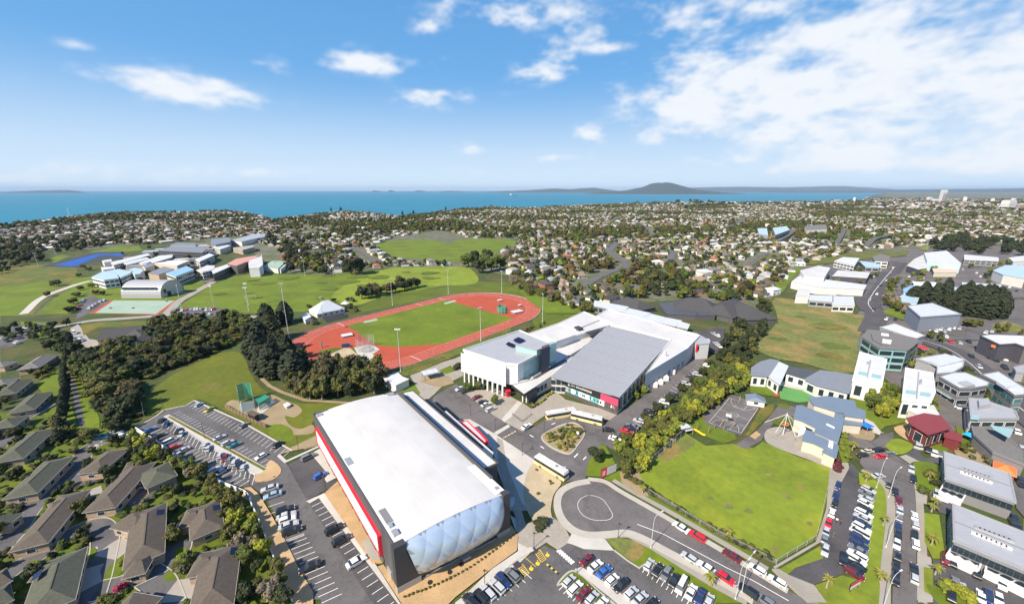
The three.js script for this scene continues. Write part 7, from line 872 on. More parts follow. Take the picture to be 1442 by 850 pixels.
{ const f = mulberry(5); for (const c of [[-107.52,-98.87],[-86.65,-83.07],[-85.07,-81.77],[-79.79,-87.86],[-142.46,-118.98],[-145.47,-118.39],[-105.1,-90.8]]) for (let k = 0; k < 3; k++) { const p = [c[0] + rr(-1.5, 1.5), c[1] + rr(-1.5, 1.5)], g = new THREE.IcosahedronGeometry(rr(0.5, 1.1), 1), P = g.attributes.position; for (let i = 0; i < P.count; i++) { const d = 0.8 + 0.4 * hash3(Math.round(P.getX(i) * 30), Math.round(P.getY(i) * 30), Math.round(P.getZ(i) * 30) + k); P.setXYZ(i, P.getX(i) * d, P.getY(i) * d * 0.7, P.getZ(i) * d); } g.computeVertexNormals(); const m = mesh('garden_boulder', g, M.kerb); m.position.set(p[0], 0.35, p[1]); tag(m, 'pale boulder in a village rock garden', 'boulder', 'rock garden boulders'); } }
{ const p = [-63.51,-69.34], o = thing('pergola', 'white pergola beside the long brown tiled house', 'pergola', on(p), 0.3); for (const s of [-1.6, 1.6]) for (const u of [-1.4, 1.4]) mesh('post', box(0.12, 2.4, 0.12, s, 1.2, u), M.white, o); for (let i = -3; i <= 3; i++) mesh('slat', box(0.1, 0.14, 3.4, i * 0.55, 2.5, 0), M.white, o); }

// ---------------------------------------------------------------- vehicles
cars([[-132.28,-126.99],[-125.37,-123.22],[-119.22,-119.62],[-114.92,-117.06],[-110.59,-114.97],[-93.12,-105.2],[-90.55,-103.92]], [[-134.71,-127.55], [-133.13,-130.62]], 'b1k2w4r0s1w2s0', 'beside the white boundary wall in the left car park', 'cars along the boundary wall', false, 0.84);
cars([[-133.52,-133.1],[-129.29,-130.62],[-121.34,-126.44],[-118.59,-124.38],[-105.31,-117.65],[-102.91,-116.2],[-96.32,-112.48],[-94.05,-111.4],[-91.69,-110.26],[-89.44,-109.13],[-87.11,-107.93],[-84.82,-106.68]], [[-132.78,-134.55], [-130.95,-130.39]], 'k0n0k2s0s0s1s0m1g0s2k0s0', 'nosed up to the planted island of the left car park', 'cars along the planted island', false, 0.84);
cars([[-103.62,-122.38],[-98.5,-119.32],[-95.24,-117.94],[-82.7,-111.76]], [[-133.13,-138.3], [-131.91,-140.24]], 's1s2t1w0', 'on the upper side of the planted island', 'cars on the upper side of the planted island', false, 0.84);
cars([[-127.7,-144.55],[-120.81,-140.77],[-99.91,-129.81],[-80.61,-118.13]], [[-130.42,-147.07], [-131,-143.59]], 'l0y1g1k3', 'under the crib fence of the left car park', 'cars below the crib fence', false, 0.84);
cars([...[[-71.05,-97.43],[-68.55,-94.63]], ...[[-62.04,-89.14],[-60.52,-87.29],[-59.51,-85.68],[-58.28,-83.95],[-56.46,-82.1],[-46.85,-72.23]]], [[-56.78,-79.92], [-53.29,-81.94]], 's1l1k3s1w0s1k3k1', 'on the mulch side of the hall access road', 'cars along the mulch bank');
cars([[-66.7,-111.32],[-58.7,-102.81]], [[-64.89,-105.61], [-62.74,-108.1]], 'g3b0', 'in the small yard behind the hall', 'cars in the hall yard'); cars([[-45.76,-82.77],[-42.5,-79.53],[-36.58,-73.4]], [[-55.47,-94.33], [-57.38,-92.62]], 'k3k2w1', 'in the dark row of bays along the hall', 'cars in bays along the hall');
cars([[0.1,-70.02],[-1.96,-68.52],[-3.26,-67.39],[-5.09,-66],[-6.5,-64.91],[-8.79,-64.05]], [[2.16,-71.9], [4.47,-69.59]], 'g3n3s3s2k3k3', 'in front of the sand bed below the quilted wall', 'cars in front of the sand bed', false, 0.9);
cars([[17.55,-73.95],[19.47,-72.17],[21.29,-70.97],[22.43,-68.95],[24.15,-67.63],[25.88,-65.75],[27.58,-64.52],[29.43,-63.37]], [[16.09,-74.06], [18.97,-76.19]], 'm0w1b1w0k2s0s1k2', 'along the concrete walk of the front car park', 'cars along the concrete walk', false, 0.9);
cars([[12.84,-68.5],[13.86,-66.96],[15.65,-65.84],[17.33,-64.7],[18.89,-63.63]], [[12.42,-68.85], [10.32,-66.92]], 's0w2m1s0w0', 'below the grass strip of the front car park', 'cars below the grass strip', false, 0.9);
cars([[32.09,-72.86],[33.48,-71.38],[34.99,-70.25],[36.25,-68.85],[37.44,-67.39],[39.05,-66.3],[40.46,-65.2],[42.13,-64.25]], [[32.69,-74.06], [30.03,-71.12]], 's0k2g2k0w4w1n1s0', 'backed onto the street verge in the front car park', 'cars backed onto the verge', false, 0.9);
cars([...[[43.83,-83.39],[46.88,-80.5],[52.74,-74.94],[42.09,-74.61],[45.1,-71.8],[48.19,-69.24],[51.44,-66.35]], ...[[56.62,-71.39],[59.53,-68.85],[54.12,-64.17]]], [[43.52,-85.75], [50.27,-78.06]], 'w1r2m1s0w1r0k3w0w0g0', 'on the street below the school field hedge', 'cars on the street', false, 0.9);
cars([[96.5,-98.27],[92.89,-94.46],[90.09,-91.41],[86.47,-88.01],[82.86,-84.4],[80.22,-81.77],[78.29,-79.58],[75.92,-76.31]], [[96.5,-98.27], [80.16,-81.77]], 'n0n1k0w3r0s0g1s2', 'along the fence of the school field', 'cars along the school fence', false, 0.84);
cars([[104.51,-97.17],[102.7,-95.35],[100.87,-93.51],[99.1,-91.72],[97.45,-90.06],[95.6,-88.3],[93.93,-86.59],[92.3,-84.94],[90.73,-83.33],[89.19,-81.77],[87.65,-80.2],[86.06,-78.55],[84.41,-76.89],[83.01,-75.4],[81.7,-74.06],[80.51,-72.87],[79.43,-71.8],[78.29,-70.66]], [[77.46,-71.43], [78.93,-69.31]], 's0g1s0w0k0w2s1n1w3w4n3n2g1w3w3k1k0m2', 'in the packed row beside the grass slope', 'cars in the packed row', false, 0.84); cars([[78.29,-73.95]], [[80.79,-76.89], [75.9,-71.39]], 'k0', 'standing alone by the packed row', 'car by the packed row');
cars([[111.78,-98.7],[110.78,-95.68],[108.78,-92.57],[105.95,-89.17],[103.24,-86.45],[100.28,-83.4],[97.61,-80.82],[94.99,-78.07],[91.94,-74.89],[88.77,-71.65],[86.08,-68.85]], [[106.32,-90.06], [86.08,-68.85]], 'k0k0m1s1g0n1k1w0k0k1k3', 'at the grass side kerb of the side street', 'cars on the grass side of the side street', false, 0.84); cars([[125,-105.52],[121.34,-101.07],[108.11,-87.16],[105.34,-84.2],[101.81,-80.51],[99.82,-78.37],[92.87,-71.39],[90.98,-69.45]], [[123.55,-103.35], [98.38,-76.89]], 's1k2w0s0k0w2k1s2', 'at the office side kerb of the side street', 'cars on the office side of the side street', false, 0.84);
cars([[119.06,-114.45],[122.76,-115],[120.73,-111.76],[125.22,-113.14],[115.48,-112.29],[112.11,-102.43]], [[116.03,-112.29], [125.27,-113.36]], 'c1k3r1g2k0s1', 'in the turning bay before the school', 'cars at the school turning bay', false, 0.84); cars([[139.16,-117.82],[140.81,-115.55],[141.1,-113.9],[142.13,-113.14]], [[141.67,-120.16], [136.79,-115.55]], 's4k1w1g0', 'in the small lot under the red roofed building', 'cars under the red roofed building');
cars([[121.75,-94.7],[122.84,-93.9],[124.23,-93.59]], [[123.01,-95.93], [120.7,-93.51]], 's0w1w0', 'between the twin office blocks', 'cars between the twin offices'); cars([...[[102.56,-74.06],[103.42,-73.24],[105.98,-70.61],[108.62,-67.88],[98.28,-67.97],[98.81,-66.92],[94.37,-65.16],[100.78,-65.25],[102.12,-64.84],[103.78,-64.35],[110.53,-64.39]]], [[107.34,-71.91], [104.7,-69.35]], 'm3k0k1w0g1s0k3w1n3w0k1', 'in the lot below the lower office block', 'cars below the lower office', false, 0.84); cars([[134.09,-86.8],[132.41,-84.74],[151.4,-99.31],[172.4,-115.55],[183.5,-126.36]], [[134.51,-87.16], [132.27,-84.4]], 'k2k1k3s2w1', 'behind the twin office blocks', 'cars behind the twin offices', true);
cars([[-22.74,-157.9],[-19.86,-155.9],[-15,-150.3],[-11.9,-146.78],[-10.4,-144.64],[-8.37,-140.86]], [[-17.01,-148.23], [-12.88,-151.7]], 's1k1m1k0s1s2', 'in front of the office block columns', 'cars before the office columns'); car('sedan', 'w', [5.48,-129.02], turnOf([3.77,-127.3], [7.23,-130.67]), 'white sedan driving past the forecourt paving', 'cars on the bus loop'); car('sedan', 'k', [35.18,-126.74], turnOf([33.39,-126.83], [37.18,-126.64]), 'black sedan waiting behind the parked buses', 'cars on the bus loop');
cars([...[[36.27,-121.24],[37.97,-122.29],[41.59,-125.71],[43.26,-127.58],[44.81,-129.11]], ...[[48.16,-132.94],[54.44,-138.97],[60,-143.16],[62.85,-146.38],[69.13,-152.5],[78.84,-162.7],[83.67,-169.5],[88.31,-172.5],[97.47,-182.4]]], [[35,-122.11], [38.19,-120.12]], 'w1k1r1k1g1s0k1s1w0k1s0k0s2w0', 'between the round trees of the side drive', 'cars along the side drive'); cars([[122.22,-226.4],[123.07,-223.6],[115.5,-206.9],[115.74,-210.8],[113.03,-215.4]], [[122.28,-227.7], [122.54,-221.4]], 's1w0w1s0w0', 'in the yard by the red trimmed office', 'cars by the red trimmed office', true);
cars([[-245.5,-276.6],[-244.2,-278],[-240.5,-276.8],[-238,-278],[-235.2,-278.5],[-233.2,-279.3],[-232.2,-280.5],[-228.7,-279.3],[-223.6,-278],[-221.3,-278.8],[-220.4,-280.5],[-239.9,-268],[-233.1,-267.3],[-228.8,-267.3],[-223.9,-268.3],[-218.5,-267.3],[-213.6,-267.3]], [[-242,-273.2], [-246.5,-280.5]], 's1k0w1r0s1w0w1s0w2s0r1w0k1k0m0w1w0', 'beside the school playing field drive', 'cars by the playing field', true); cars([[-313.8,-282.5],[-316.8,-288],[-319.8,-293.6],[-323.2,-300.2],[-323.8,-303.4],[-321.1,-281.8],[-328.6,-290.3],[-335.8,-298.6],[-341.1,-304.9]], [[-311.9,-280.5], [-320.7,-293.6]], 'w0w1s0w1w0k1r0s0s1', 'in the lot beside the pale green court', 'cars by the green court', true); cars([[-315.5,-232.4],[-304.3,-226.8],[-284.5,-213.2],[-293.2,-216],[-301.3,-220.2],[-308.3,-235.6],[-308.9,-238.9]], [[-317.7,-232.4], [-309.4,-229.2]], 'k1g0w0k0s1s0w1', 'in the yard above the village', 'cars in the upper yard', true);
cars([...[[-145.08,-122.02],[-142.75,-124.54],[-137.64,-122.43]], ...[[-111.87,-99.57],[-110.94,-100.62],[-109.08,-97.84]]], [[-145.52,-121.71], [-138.73,-123.8]], 't1s1w0w1s0s2', 'on the village lane', 'cars in the village'); cars([[-251,-216],[-268.4,-229.2],[-239.7,-220.2],[-230.9,-220.8]], [[-280.7,-238.9], [-249.5,-214.6]], 'w4w4r4s1', 'in the workshop yard', 'vehicles in the workshop yard', true);
cars([...[[167,-161.5],[166.4,-164.3],[170.2,-158.7],[139.35,-117.94]], ...[[205.6,-185.5],[256.7,-224],[258.5,-222.3],[250.6,-193],[249.6,-189.2],[255.7,-190.4],[260.2,-189.8],[243.3,-180.2],[241.6,-193.3],[230.7,-180.2],[253.8,-215],[257.3,-213.5],[264.2,-215],[206,-187.9],[234.9,-202.4],[181.2,-144.71],[180.7,-143.16]]], [[238.6,-181.9], [231.8,-171.9]], 's1w0k1s4w1w0w2k1k1w0w3k3k1s0r0s1k0g0k2w1s0', 'in the business park', 'cars in the business park', true);
cars([...[[262.8,-231.7],[268.1,-234.4],[266.8,-230.5],[273.7,-234.4],[279.5,-237.2],[282,-236.3],[261.3,-227.3],[260.6,-234.4],[260.2,-256.3],[253.1,-255.2],[290.1,-229],[295.9,-230.8]], ...[[398,-409.2],[360.8,-373.8],[336.9,-353.3],[305.5,-321.4],[265.8,-279.5],[285.1,-304.8],[427,-438.5],[399.8,-391.6],[405.9,-383.3],[415.8,-379.3],[487.7,-409.2],[471.5,-391.6],[298.9,-346.4],[303.4,-336.7],[364,-391.6],[399.5,-423.3],[571.5,-472.1],[445.9,-346.4],[436.5,-333.5],[491,-375.4],[505.6,-391.6],[493.7,-428.3],[552.3,-472.1],[380.2,-367.7],[356.5,-353.3]]], [[260.1,-229], [270,-236.3]], 'w1w0s1w2w0s0k0w1k1w0w1s0g0s0k0w0k0s1w0w1s0k0', 'on the industrial estate', 'cars on the industrial estate', true);

function bus(a, b, label) {
  const t = turnOf(a, b), c = lerp(a, b, 0.5), L = 12, o = thing('city_bus', label, 'bus', on(c), t, 'buses at the loop'); const cream = mat(0.72, 0.60, 0.30, { roughness: 0.45 });
  mesh('body', new THREE.ExtrudeGeometry(new THREE.Shape([[-5.95, 0.35], [-5.95, 1.35], [5.9, 1.35], [6.0, 0.9], [5.95, 0.35]].map(p => new THREE.Vector2(...p))), { depth: 2.44, bevelEnabled: true, bevelSize: 0.04, bevelThickness: 0.04, bevelSegments: 1 }).translate(0, 0, -1.22), cream, o);
  for (const s of [-1, 1]) for (let i = 0; i < 7; i++) mesh('window', box(1.56, 0.95, 0.06, -5.0 + i * 1.64, 1.9, s * 1.22), M.glass, o); mesh('window', box(0.08, 1.2, 2.2, 5.95, 1.85, 0), M.glass, o); mesh('window', box(0.08, 0.9, 2.0, -5.95, 1.95, 0), M.glass, o); mesh('frame', box(11.8, 1.25, 2.36, 0, 1.9, 0), M.black, o);
  mesh('roof', new THREE.ExtrudeGeometry(new THREE.Shape([[-5.95, 2.5], [-5.8, 2.95], [5.75, 2.98], [5.95, 2.5]].map(p => new THREE.Vector2(...p))), { depth: 2.3, bevelEnabled: true, bevelSize: 0.1, bevelThickness: 0.1, bevelSegments: 2 }).translate(0, 0, -1.15), M.whiteRoof, o); mesh('air_conditioner', box(2.2, 0.22, 1.5, -2.6, 3.16, 0), M.white, o); mesh('roof_hatch', box(0.8, 0.1, 0.7, 2.2, 3.12, 0), M.midGrey, o);
  for (const x of [-3.4, 3.5]) for (const s of [-1, 1]) { const w = mesh('wheel', new THREE.CylinderGeometry(0.48, 0.48, 0.3, 14).rotateX(Math.PI / 2), M.tyre, o); w.position.set(x, 0.48, s * 1.14); mesh('rim', new THREE.CylinderGeometry(0.26, 0.26, 0.32, 8).rotateX(Math.PI / 2), M.rim, w); }
  for (const s of [-1, 1]) mesh('headlight', box(0.08, 0.2, 0.4, 6.02, 0.8, s * 0.85), M.lampGlass, o); for (const s of [-1, 1]) mesh('mirror', box(0.12, 0.4, 0.2, 6.1, 2.2, s * 1.35), M.black, o); mesh('door', box(1.2, 2.0, 0.06, 5.1, 1.4, -1.27), M.glass, o); return o;
}
bus([13.5,-134.93], [24.39,-138.11], 'white roofed cream bus on the inside of the loop facing the garden island'); bus([23.42,-135.55], [33.44,-130.87], 'white roofed cream bus behind another bus by the printed facade'); bus([8.54,-109.06], [15.86,-101.82], 'white roofed cream bus at the kerb between sand garden and turning circle');
{ const p = [6.58,-116.77], o = thing('bicycle', 'parked bicycle on the bus loop edge', 'bicycle', on(p), 0.8); for (const x of [-0.55, 0.55]) mesh('wheel', new THREE.TorusGeometry(0.33, 0.03, 5, 14).translate(x, 0.35, 0), M.tyre, o); mesh('frame', merge([bar([-0.55, 0.35, 0], [-0.1, 0.85, 0], 0.03), bar([-0.1, 0.85, 0], [0.45, 0.85, 0], 0.03), bar([0.45, 0.85, 0], [0.55, 0.35, 0], 0.03), bar([-0.1, 0.35, 0], [0.45, 0.85, 0], 0.03)]), M.steel, o); mesh('saddle', box(0.25, 0.06, 0.12, -0.15, 0.95, 0), M.black, o); }

// ---------------------------------------------------------------- lamps, signs, fences, small things
[[[34.18,-77.77], [38.8,-80.5]], [[48.09,-64.97], [53.14,-67.87]]].forEach(([p, q]) => streetLamp(p, q, 9.5, 'grey street lamp curving over the street by the front car park', 'street lamps on the street')); [[[50.26,-66.45], [52.96,-68.36]]].forEach(([p, q]) => streetLamp(p, q, 9.5, 'grey street lamp where the street meets the school path'));
[[[107.77,-94.3], [114.98,-98.02]], [[92.04,-77.77], [97.95,-80.51]], [[77.89,-62.86], [83.03,-65.07]], [[107.58,-98.02], [112.57,-101.52]]].forEach(([p, q]) => streetLamp(p, q, 9, 'pale street lamp arching over the side street', 'street lamps on the side street'));
[[26.81,-80.5], [5.38,-77.77], [-6.06,-67.97], [3.42,-113.19], [-6.16,-127.77], [-16.23,-137.36], [11.64,-125.9], [14.9,-70.86]].forEach(p => postLamp(p, 4.4, 'slim dark post lamp on the campus walks', 'post lamps of the campus')); [[-77.58,-98.44], [-108.61,-122.17], [-71.56,-114.78], [-54.29,-96.86], [-54.11,-95.89], [-138.25,-140.24]].forEach(p => postLamp(p, 6, 'taller dark post lamp in the left car park', 'post lamps of the left car park'));
sign([29.71,-103.35], turnOf([27.75,-102.61], [32.37,-105.23]), 6.2, 3.0, 0.4, [[0.01, 0.99, 0.02, 0.98, M.whiteRoof], [0.0, 0.36, 0.02, 0.98, M.redCloth], [0.08, 0.26, 0.15, 0.72, mat(0.62, 0.42, 0.42)], [0.55, 0.68, 0.35, 0.8, mat(0.55, 0.45, 0.5)]], 'large white and red advertising board on the grass corner'); sign([75.11,-66.91], turnOf([73.99,-67.16], [78,-68.79]), 3.6, 1.7, 0.8, [[0.02, 0.98, 0.03, 0.97, M.white], [0.02, 0.98, 0.55, 0.97, M.redCloth], [0.1, 0.9, 0.12, 0.22, M.graphite]], 'red and white board sign on the corner lawn by the palms');
wireFence([39.18,-103.54], [62.62,-125.02], 3.2, 'tall wire fence between bush strip and school field'); { const a = [39.29,-96.67], b = [52.15,-82.18], c = [62.19,-73.27]; wireFence(a, b, 1.5, 'wire fence behind the roadside hedge of the school field'); wireFence(b, c, 1.5, 'wire fence at the hedge end of the school field'); } wireFence([62.52,-73.56], [76.65,-80.21], 1.6, 'wire fence closing the field corner by the footpath'); wireFence([76.65,-80.21], [101.14,-106.51], 1.6, 'wire fence between school field and packed car park');
{ const p = [23.44,-123.62], o = thing('garden_sculpture', 'white rounded stone in the bus loop garden', 'sculpture', on(p)); mesh('stone', new THREE.SphereGeometry(0.8, 10, 8).scale(0.8, 1.3, 0.6).translate(0, 1.0, 0), M.white, o); mesh('plinth', box(1, 0.3, 0.8, 0, 0.15, 0), M.concrete, o); }
{ const g = cyl(0.09, 0.09, 0.9, 6), l = [[-0.09,-137.36],[7.67,-140.08]]; const a = [0.2,-137.68], b = [3.9,-132.67], c = [8.18,-138.44]; for (let i = 0; i < 16; i++) { const p = i < 8 ? lerp(a, b, i / 8) : lerp(b, c, (i - 8) / 8), q = on(p), m = mesh('bollard', g, M.darkPole); m.position.set(...q); tag(m, 'dark bollard in the forecourt row', 'bollard', 'forecourt bollards'); } }
{ const p = [-1.7,-152.6], o = thing('red_kiosk', 'small red kiosk under the edge of the office block', 'kiosk', on(p), 0.4); mesh('body', box(1.8, 2.4, 1.4, 0, 1.2, 0), M.redTrim, o); mesh('roof', box(2.1, 0.2, 1.7, 0, 2.5, 0), M.redTrim, o); mesh('door', box(0.8, 2, 0.06, 0.2, 1.05, 0.73), M.glass, o); }
for (const [p, m, l] of [[[160.3,-113.75], M.aquaCloth, 'bright blue shade sail behind the upper office'], [[159.7,-120.16], M.aquaCloth, 'turquoise shade sail in the kindergarten garden'], [[128.68,-126.97], M.blueCloth, 'blue tent canopy on the school garden island'], [[203.7,-180.2], M.redCloth, 'red sail canopy between the white warehouses'], [[223.2,-201], M.redCloth, 'small red canopy beside the teal office'], [[134.29,-174.9], M.playYellow, 'yellow play canopy in the school courtyard']]) { const o = thing('shade_canopy', l, 'canopy', on(p), 0.3); mesh('cloth', new THREE.ConeGeometry(2.6, 0.9, 4, 1).rotateY(Math.PI / 4).translate(0, 2.9, 0), m, o); for (const s of [-1, 1]) for (const u of [-1, 1]) mesh('post', cyl(0.05, 0.05, 2.5, 5, s * 1.7, 0, u * 1.7), M.pole, o); }
house([[[152,-104.49], [152.5,-103.88], 6, 2]], { name: 'play_house', label: 'orange roofed play house behind the upper office', roof: M.orange, wall: M.brickRed, h: 2.2 });

// ---------------------------------------------------------------- trees and shrubs
const pick = (l) => l[Math.floor(R() * l.length)];
const leafWord = { dark: 'deep green', pine: 'blackish', olive: 'olive', brown: 'brownish', green: 'mid green', bright: 'fresh green', lime: 'yellow green', bare: 'grey brown', grey: 'grey green', straw: 'straw coloured' };
const wood = (poly, n, gap, h0, h1, cols, label, group, o = {}) => scatter(poly, n, gap, (p) => { const h = rr(h0, h1), k = pick(cols); plant(o.name || 'broadleaf_tree', o.kind || 'tree', p, h, h * rr(o.w0 || 0.75, o.w1 || 1.05), k, `${label}, ${leafWord[k]} crown`, 'tree', group, { bark: o.bark }); }, o.clear);
wood([[-235.9,-197.9],[-224.7,-201],[-222.7,-213.2],[-214.4,-218.8],[-235.9,-245.8],[-226,-255],[-203.1,-253.1],[-196.7,-264.8],[-181.8,-260.8],[-157,-220.2],[-160.2,-204],[-164.1,-187.6],[-170,-175.3],[-168.7,-166.1],[-163.6,-157.7],[-144.18,-137.73],[-146.96,-134],[-159,-135.23],[-186.2,-157.7],[-211,-175.3]], 120, 4.2, 5, 9.5, ['dark', 'olive', 'olive', 'green', 'dark', 'brown'], 'bushy native tree in the dark gully beside the grass slope', 'gully trees', { name: 'native_tree', w0: 0.95, w1: 1.3 });
stuff((() => { const P = []; const q = [[-235.9,-197.9],[-224.7,-201],[-222.7,-213.2],[-214.4,-218.8],[-235.9,-245.8],[-226,-255],[-203.1,-253.1],[-196.7,-264.8],[-181.8,-260.8],[-157,-220.2],[-160.2,-204],[-164.1,-187.6],[-170,-175.3],[-168.7,-166.1],[-163.6,-157.7],[-144.18,-137.73],[-146.96,-134],[-159,-135.23],[-186.2,-157.7],[-211,-175.3]]; scatter(q, 420, 2, (p) => P.push(p)); const im = new THREE.InstancedMesh(bushes[0], mat(1, 1, 1, { vertexColors: true }), P.length); im.name = 'gully_undergrowth'; scene.add(im); im.castShadow = im.receiveShadow = true; const c = new THREE.Color(), m4 = new THREE.Matrix4(); P.forEach((p, i) => { const w = rr(4, 7); m4.compose(new THREE.Vector3(p[0], 0, p[1]), new THREE.Quaternion().setFromAxisAngle(new THREE.Vector3(0, 1, 0), R() * 6), new THREE.Vector3(w, rr(2.5, 5), w)); im.setMatrixAt(i, m4); im.setColorAt(i, c.setRGB(...pick([tint.olive, tint.dark, tint.green, tint.brown]))); }); return im; })(), 'dense dark undergrowth filling the gully', 'undergrowth');
wood([[-231.7,-242.3],[-224.5,-253.1],[-201.7,-251.2],[-195.4,-262.7],[-181.5,-242.3],[-191.9,-226.2],[-208.3,-220.2]], 14, 5, 4, 6, ['bright', 'olive', 'green'], 'light green tree at the upper edge of the gully', 'upper gully trees', { name: 'native_tree' });
for (const [i, p] of [[-146.68,-217.4],[-155.3,-239],[-130.39,-187.7],[-126.93,-199.1],[-117.41,-173.4],[-109.55,-179.3],[-100.35,-171.6],[-111.04,-169.7],[-149.74,-249.5],[-145.05,-206.6],[-140.46,-217.4],[-134.59,-199.1],[-117.68,-187.7],[-99.1,-164.4]].entries()) plant('pine_tree', i % 3 ? 'flame' : 'tree', p, rr(14, 19), i % 3 ? rr(24, 30) : rr(11, 14), pick(['pine', 'dark', 'pine']), 'tall dark pine between the grass slope and the track bend', 'tree', 'tall dark pines', { bark: M.barkGrey });
wood([[-97.85,-156.2],[-93.64,-171.6],[-89.49,-179.3],[-69.27,-176.3],[-61.42,-167.9],[-54.96,-156.2],[-69.45,-150.8],[-83.74,-149.34],[-94.6,-151.6]], 34, 5, 8, 13, ['olive', 'brown', 'olive', 'dark'], 'olive eucalypt in the belt between the hall and the track', 'eucalypt belt', { name: 'eucalyptus_tree', bark: M.barkGrey, w0: 0.75, w1: 0.95 });
for (const p of [[-120.98,-309.3],[-116.2,-312],[-110.8,-317.6],[-106.11,-326.3],[-100.3,-332.4],[-94.29,-338.7],[-89.65,-345.2],[-85.17,-349.8],[-117.14,-323.4],[-100.05,-348.5]]) plant('broadleaf_tree', 'tree', p, rr(10, 13), rr(10, 13), pick(['dark', 'brown', 'dark']), 'dark evergreen on the bank above the running track', 'tree', 'evergreens on the bank');
for (const p of [[-49.74,-447.3],[-44.18,-475.9],[-31.19,-441.9],[-22.19,-421.8],[-12.9,-431.6],[-34.82,-412.3],[-29.17,-475.9]]) plant('broadleaf_tree', 'tree', p, rr(17, 21), rr(17, 21), pick(['dark', 'green']), 'great dark tree at the end of the playing fields', 'tree', 'great trees by the playing fields');
wood([[-0.74,-407.7],[16.57,-378.2],[36.71,-323.8],[54.49,-296.7],[61.66,-277.9],[54.95,-269.7],[38.91,-282.4],[20.74,-307.1],[-0.64,-349.1]], 44, 4, 5.5, 8, ['olive', 'brown', 'olive', 'bare'], 'tall shaggy hedge tree between track bank and houses', 'hedge beyond the track', { name: 'hedge_tree', w0: 0.7 });
wood([[34.08,-111.23],[34,-105.5],[39.33,-104.02],[61.99,-126.36],[68.99,-137.17],[74.92,-137.17],[92.69,-153.3],[99.33,-155.2],[108.3,-164.3],[119.59,-173.1],[118.96,-182.8],[96.61,-168.6],[79.22,-152.4],[58.55,-134.14],[42.12,-120.54]], 84, 3.0, 4.5, 7.5, ['bright', 'olive', 'lime', 'bright', 'green'], 'leafy tree in the bush strip beside the school field', 'bush strip trees', { name: 'bush_tree', clear: 1 });
wood([[71.96,-146.38],[82.34,-159.2],[106.07,-182.4],[123.24,-204.2],[139.67,-218.4],[134.07,-201.5],[108.76,-174.1],[82.76,-146.38],[71.58,-135.25]], 30, 4, 5, 8, ['olive', 'dark', 'green'], 'darker tree at the top of the bush strip', 'upper bush strip trees', { name: 'bush_tree', clear: 1 });
for (const p of [[50.65,-132.94],[57.26,-139.25],[64.78,-146.38],[73.87,-156.1],[82.01,-164.1],[90.09,-172.1],[98.33,-180.9],[106.42,-188.7]]) plant('broadleaf_tree', 'tree', p, rr(4.6, 5.6), rr(4.4, 5.4), 'dark', 'round clipped tree between parked cars on the side drive', 'tree', 'round trees on the side drive');
plant('broadleaf_tree', 'tree', [27.06,-109.99], 6, 6.6, 'dark', 'dense round dark tree on the grass corner by the advertising board', 'tree'); for (const p of [[-19.32,-157],[-14.69,-158.3],[-7.2,-145.82]]) plant('broadleaf_tree', 'tree', p, 4.6, 4.8, 'green', 'young tree between cars before the office block', 'tree', 'forecourt trees'); plant('garden_shrub', 'bush', [7.65,-84.39], 2.2, 5, 'dark', 'dark shrub in the sand garden by the turning circle', 'shrub'); for (const p of [[57.6,-155],[52.11,-150.2]]) plant('broadleaf_tree', 'tree', p, 4.5, 3.6, 'bright', 'small bright tree at the side wall of the pool hall', 'tree', 'trees by the pool hall');
plant('garden_shrub', 'bush', [-27.12,-179.3], 4, 5, 'dark', 'big dark shrub at the corner of the office block', 'shrub');
// garden island of the bus loop, planted beds
scatter(curve([[11.43,-123.17],[14.14,-126.36],[20.11,-130.18],[23.24,-130.48],[25.16,-126.83],[24.97,-124.07],[22.14,-119.69],[19.47,-115.56],[16.98,-115.96],[12.73,-119.69]], true, 3), 44, 1.1, (p) => plant('garden_shrub', 'bush', p, rr(0.8, 2.3), rr(1.4, 2.8), pick(['olive', 'straw', 'green', 'bright', 'olive']), 'low shrub on the garden island inside the bus loop', 'shrub', 'bus loop garden shrubs'));
for (const [a, b, n] of [[[8.1,-142.9], [14.47,-150.1], 10], [[14.63,-152], [19.61,-156.6], 6]]) for (let i = 0; i < n; i++) plant('garden_shrub', 'bush', lerp(a, b, i / n), rr(0.8, 1.5), rr(1.3, 2), pick(['straw', 'olive', 'lime']), 'golden shrub in the bed along the entrance', 'shrub', 'entrance bed shrubs');
for (const p of [[7.72,-105.86],[11.51,-100.85],[11.88,-99.89],[7.55,-95.62],[-10.67,-147.02]]) plant('garden_shrub', 'bush', p, 0.6, 1.3, 'olive', 'tiny plant in the sand garden beside the bus', 'shrub', 'sand garden plants');
// hedge along the school field, verge palms
{ const L = [[35.09,-102.1], [38.89,-98.43], [46.57,-88.96], [52.48,-82.86], [57.6,-78], [62.45,-73.84]]; let k = 0; for (let i = 0; i + 1 < L.length; i++) { const n = Math.round(dist(L[i], L[i + 1]) / 1.0); for (let j = 0; j < n; j++) { const p = lerp(L[i], L[i + 1], j / n); plant('hedge_shrub', 'bush', [p[0] + rr(-0.3, 0.3), p[1] + rr(-0.3, 0.3)], rr(1.3, 2.0), rr(1.8, 2.6), pick(['olive', 'dark', 'olive', 'green']), 'shrub of the hedge along the street side of the school field', 'shrub', 'school field hedge'); } } }
[[37.86,-95.92], [54.54,-80.82], [43.97,-68.11], [106.73,-100.63], [97.32,-84.4], [82.62,-68.75], [69.49,-67.4], [126.53,-101.52], [103.81,-78.37], [117,-90.81], [96.64,-70.46], [115.39,-116.11], [115.08,-89.32]].forEach((p, i) => palm(p, rr(3.2, 4.4), rr(1.9, 2.5), 'bushy yellow green palm on the grass verge', 'verge palms'));
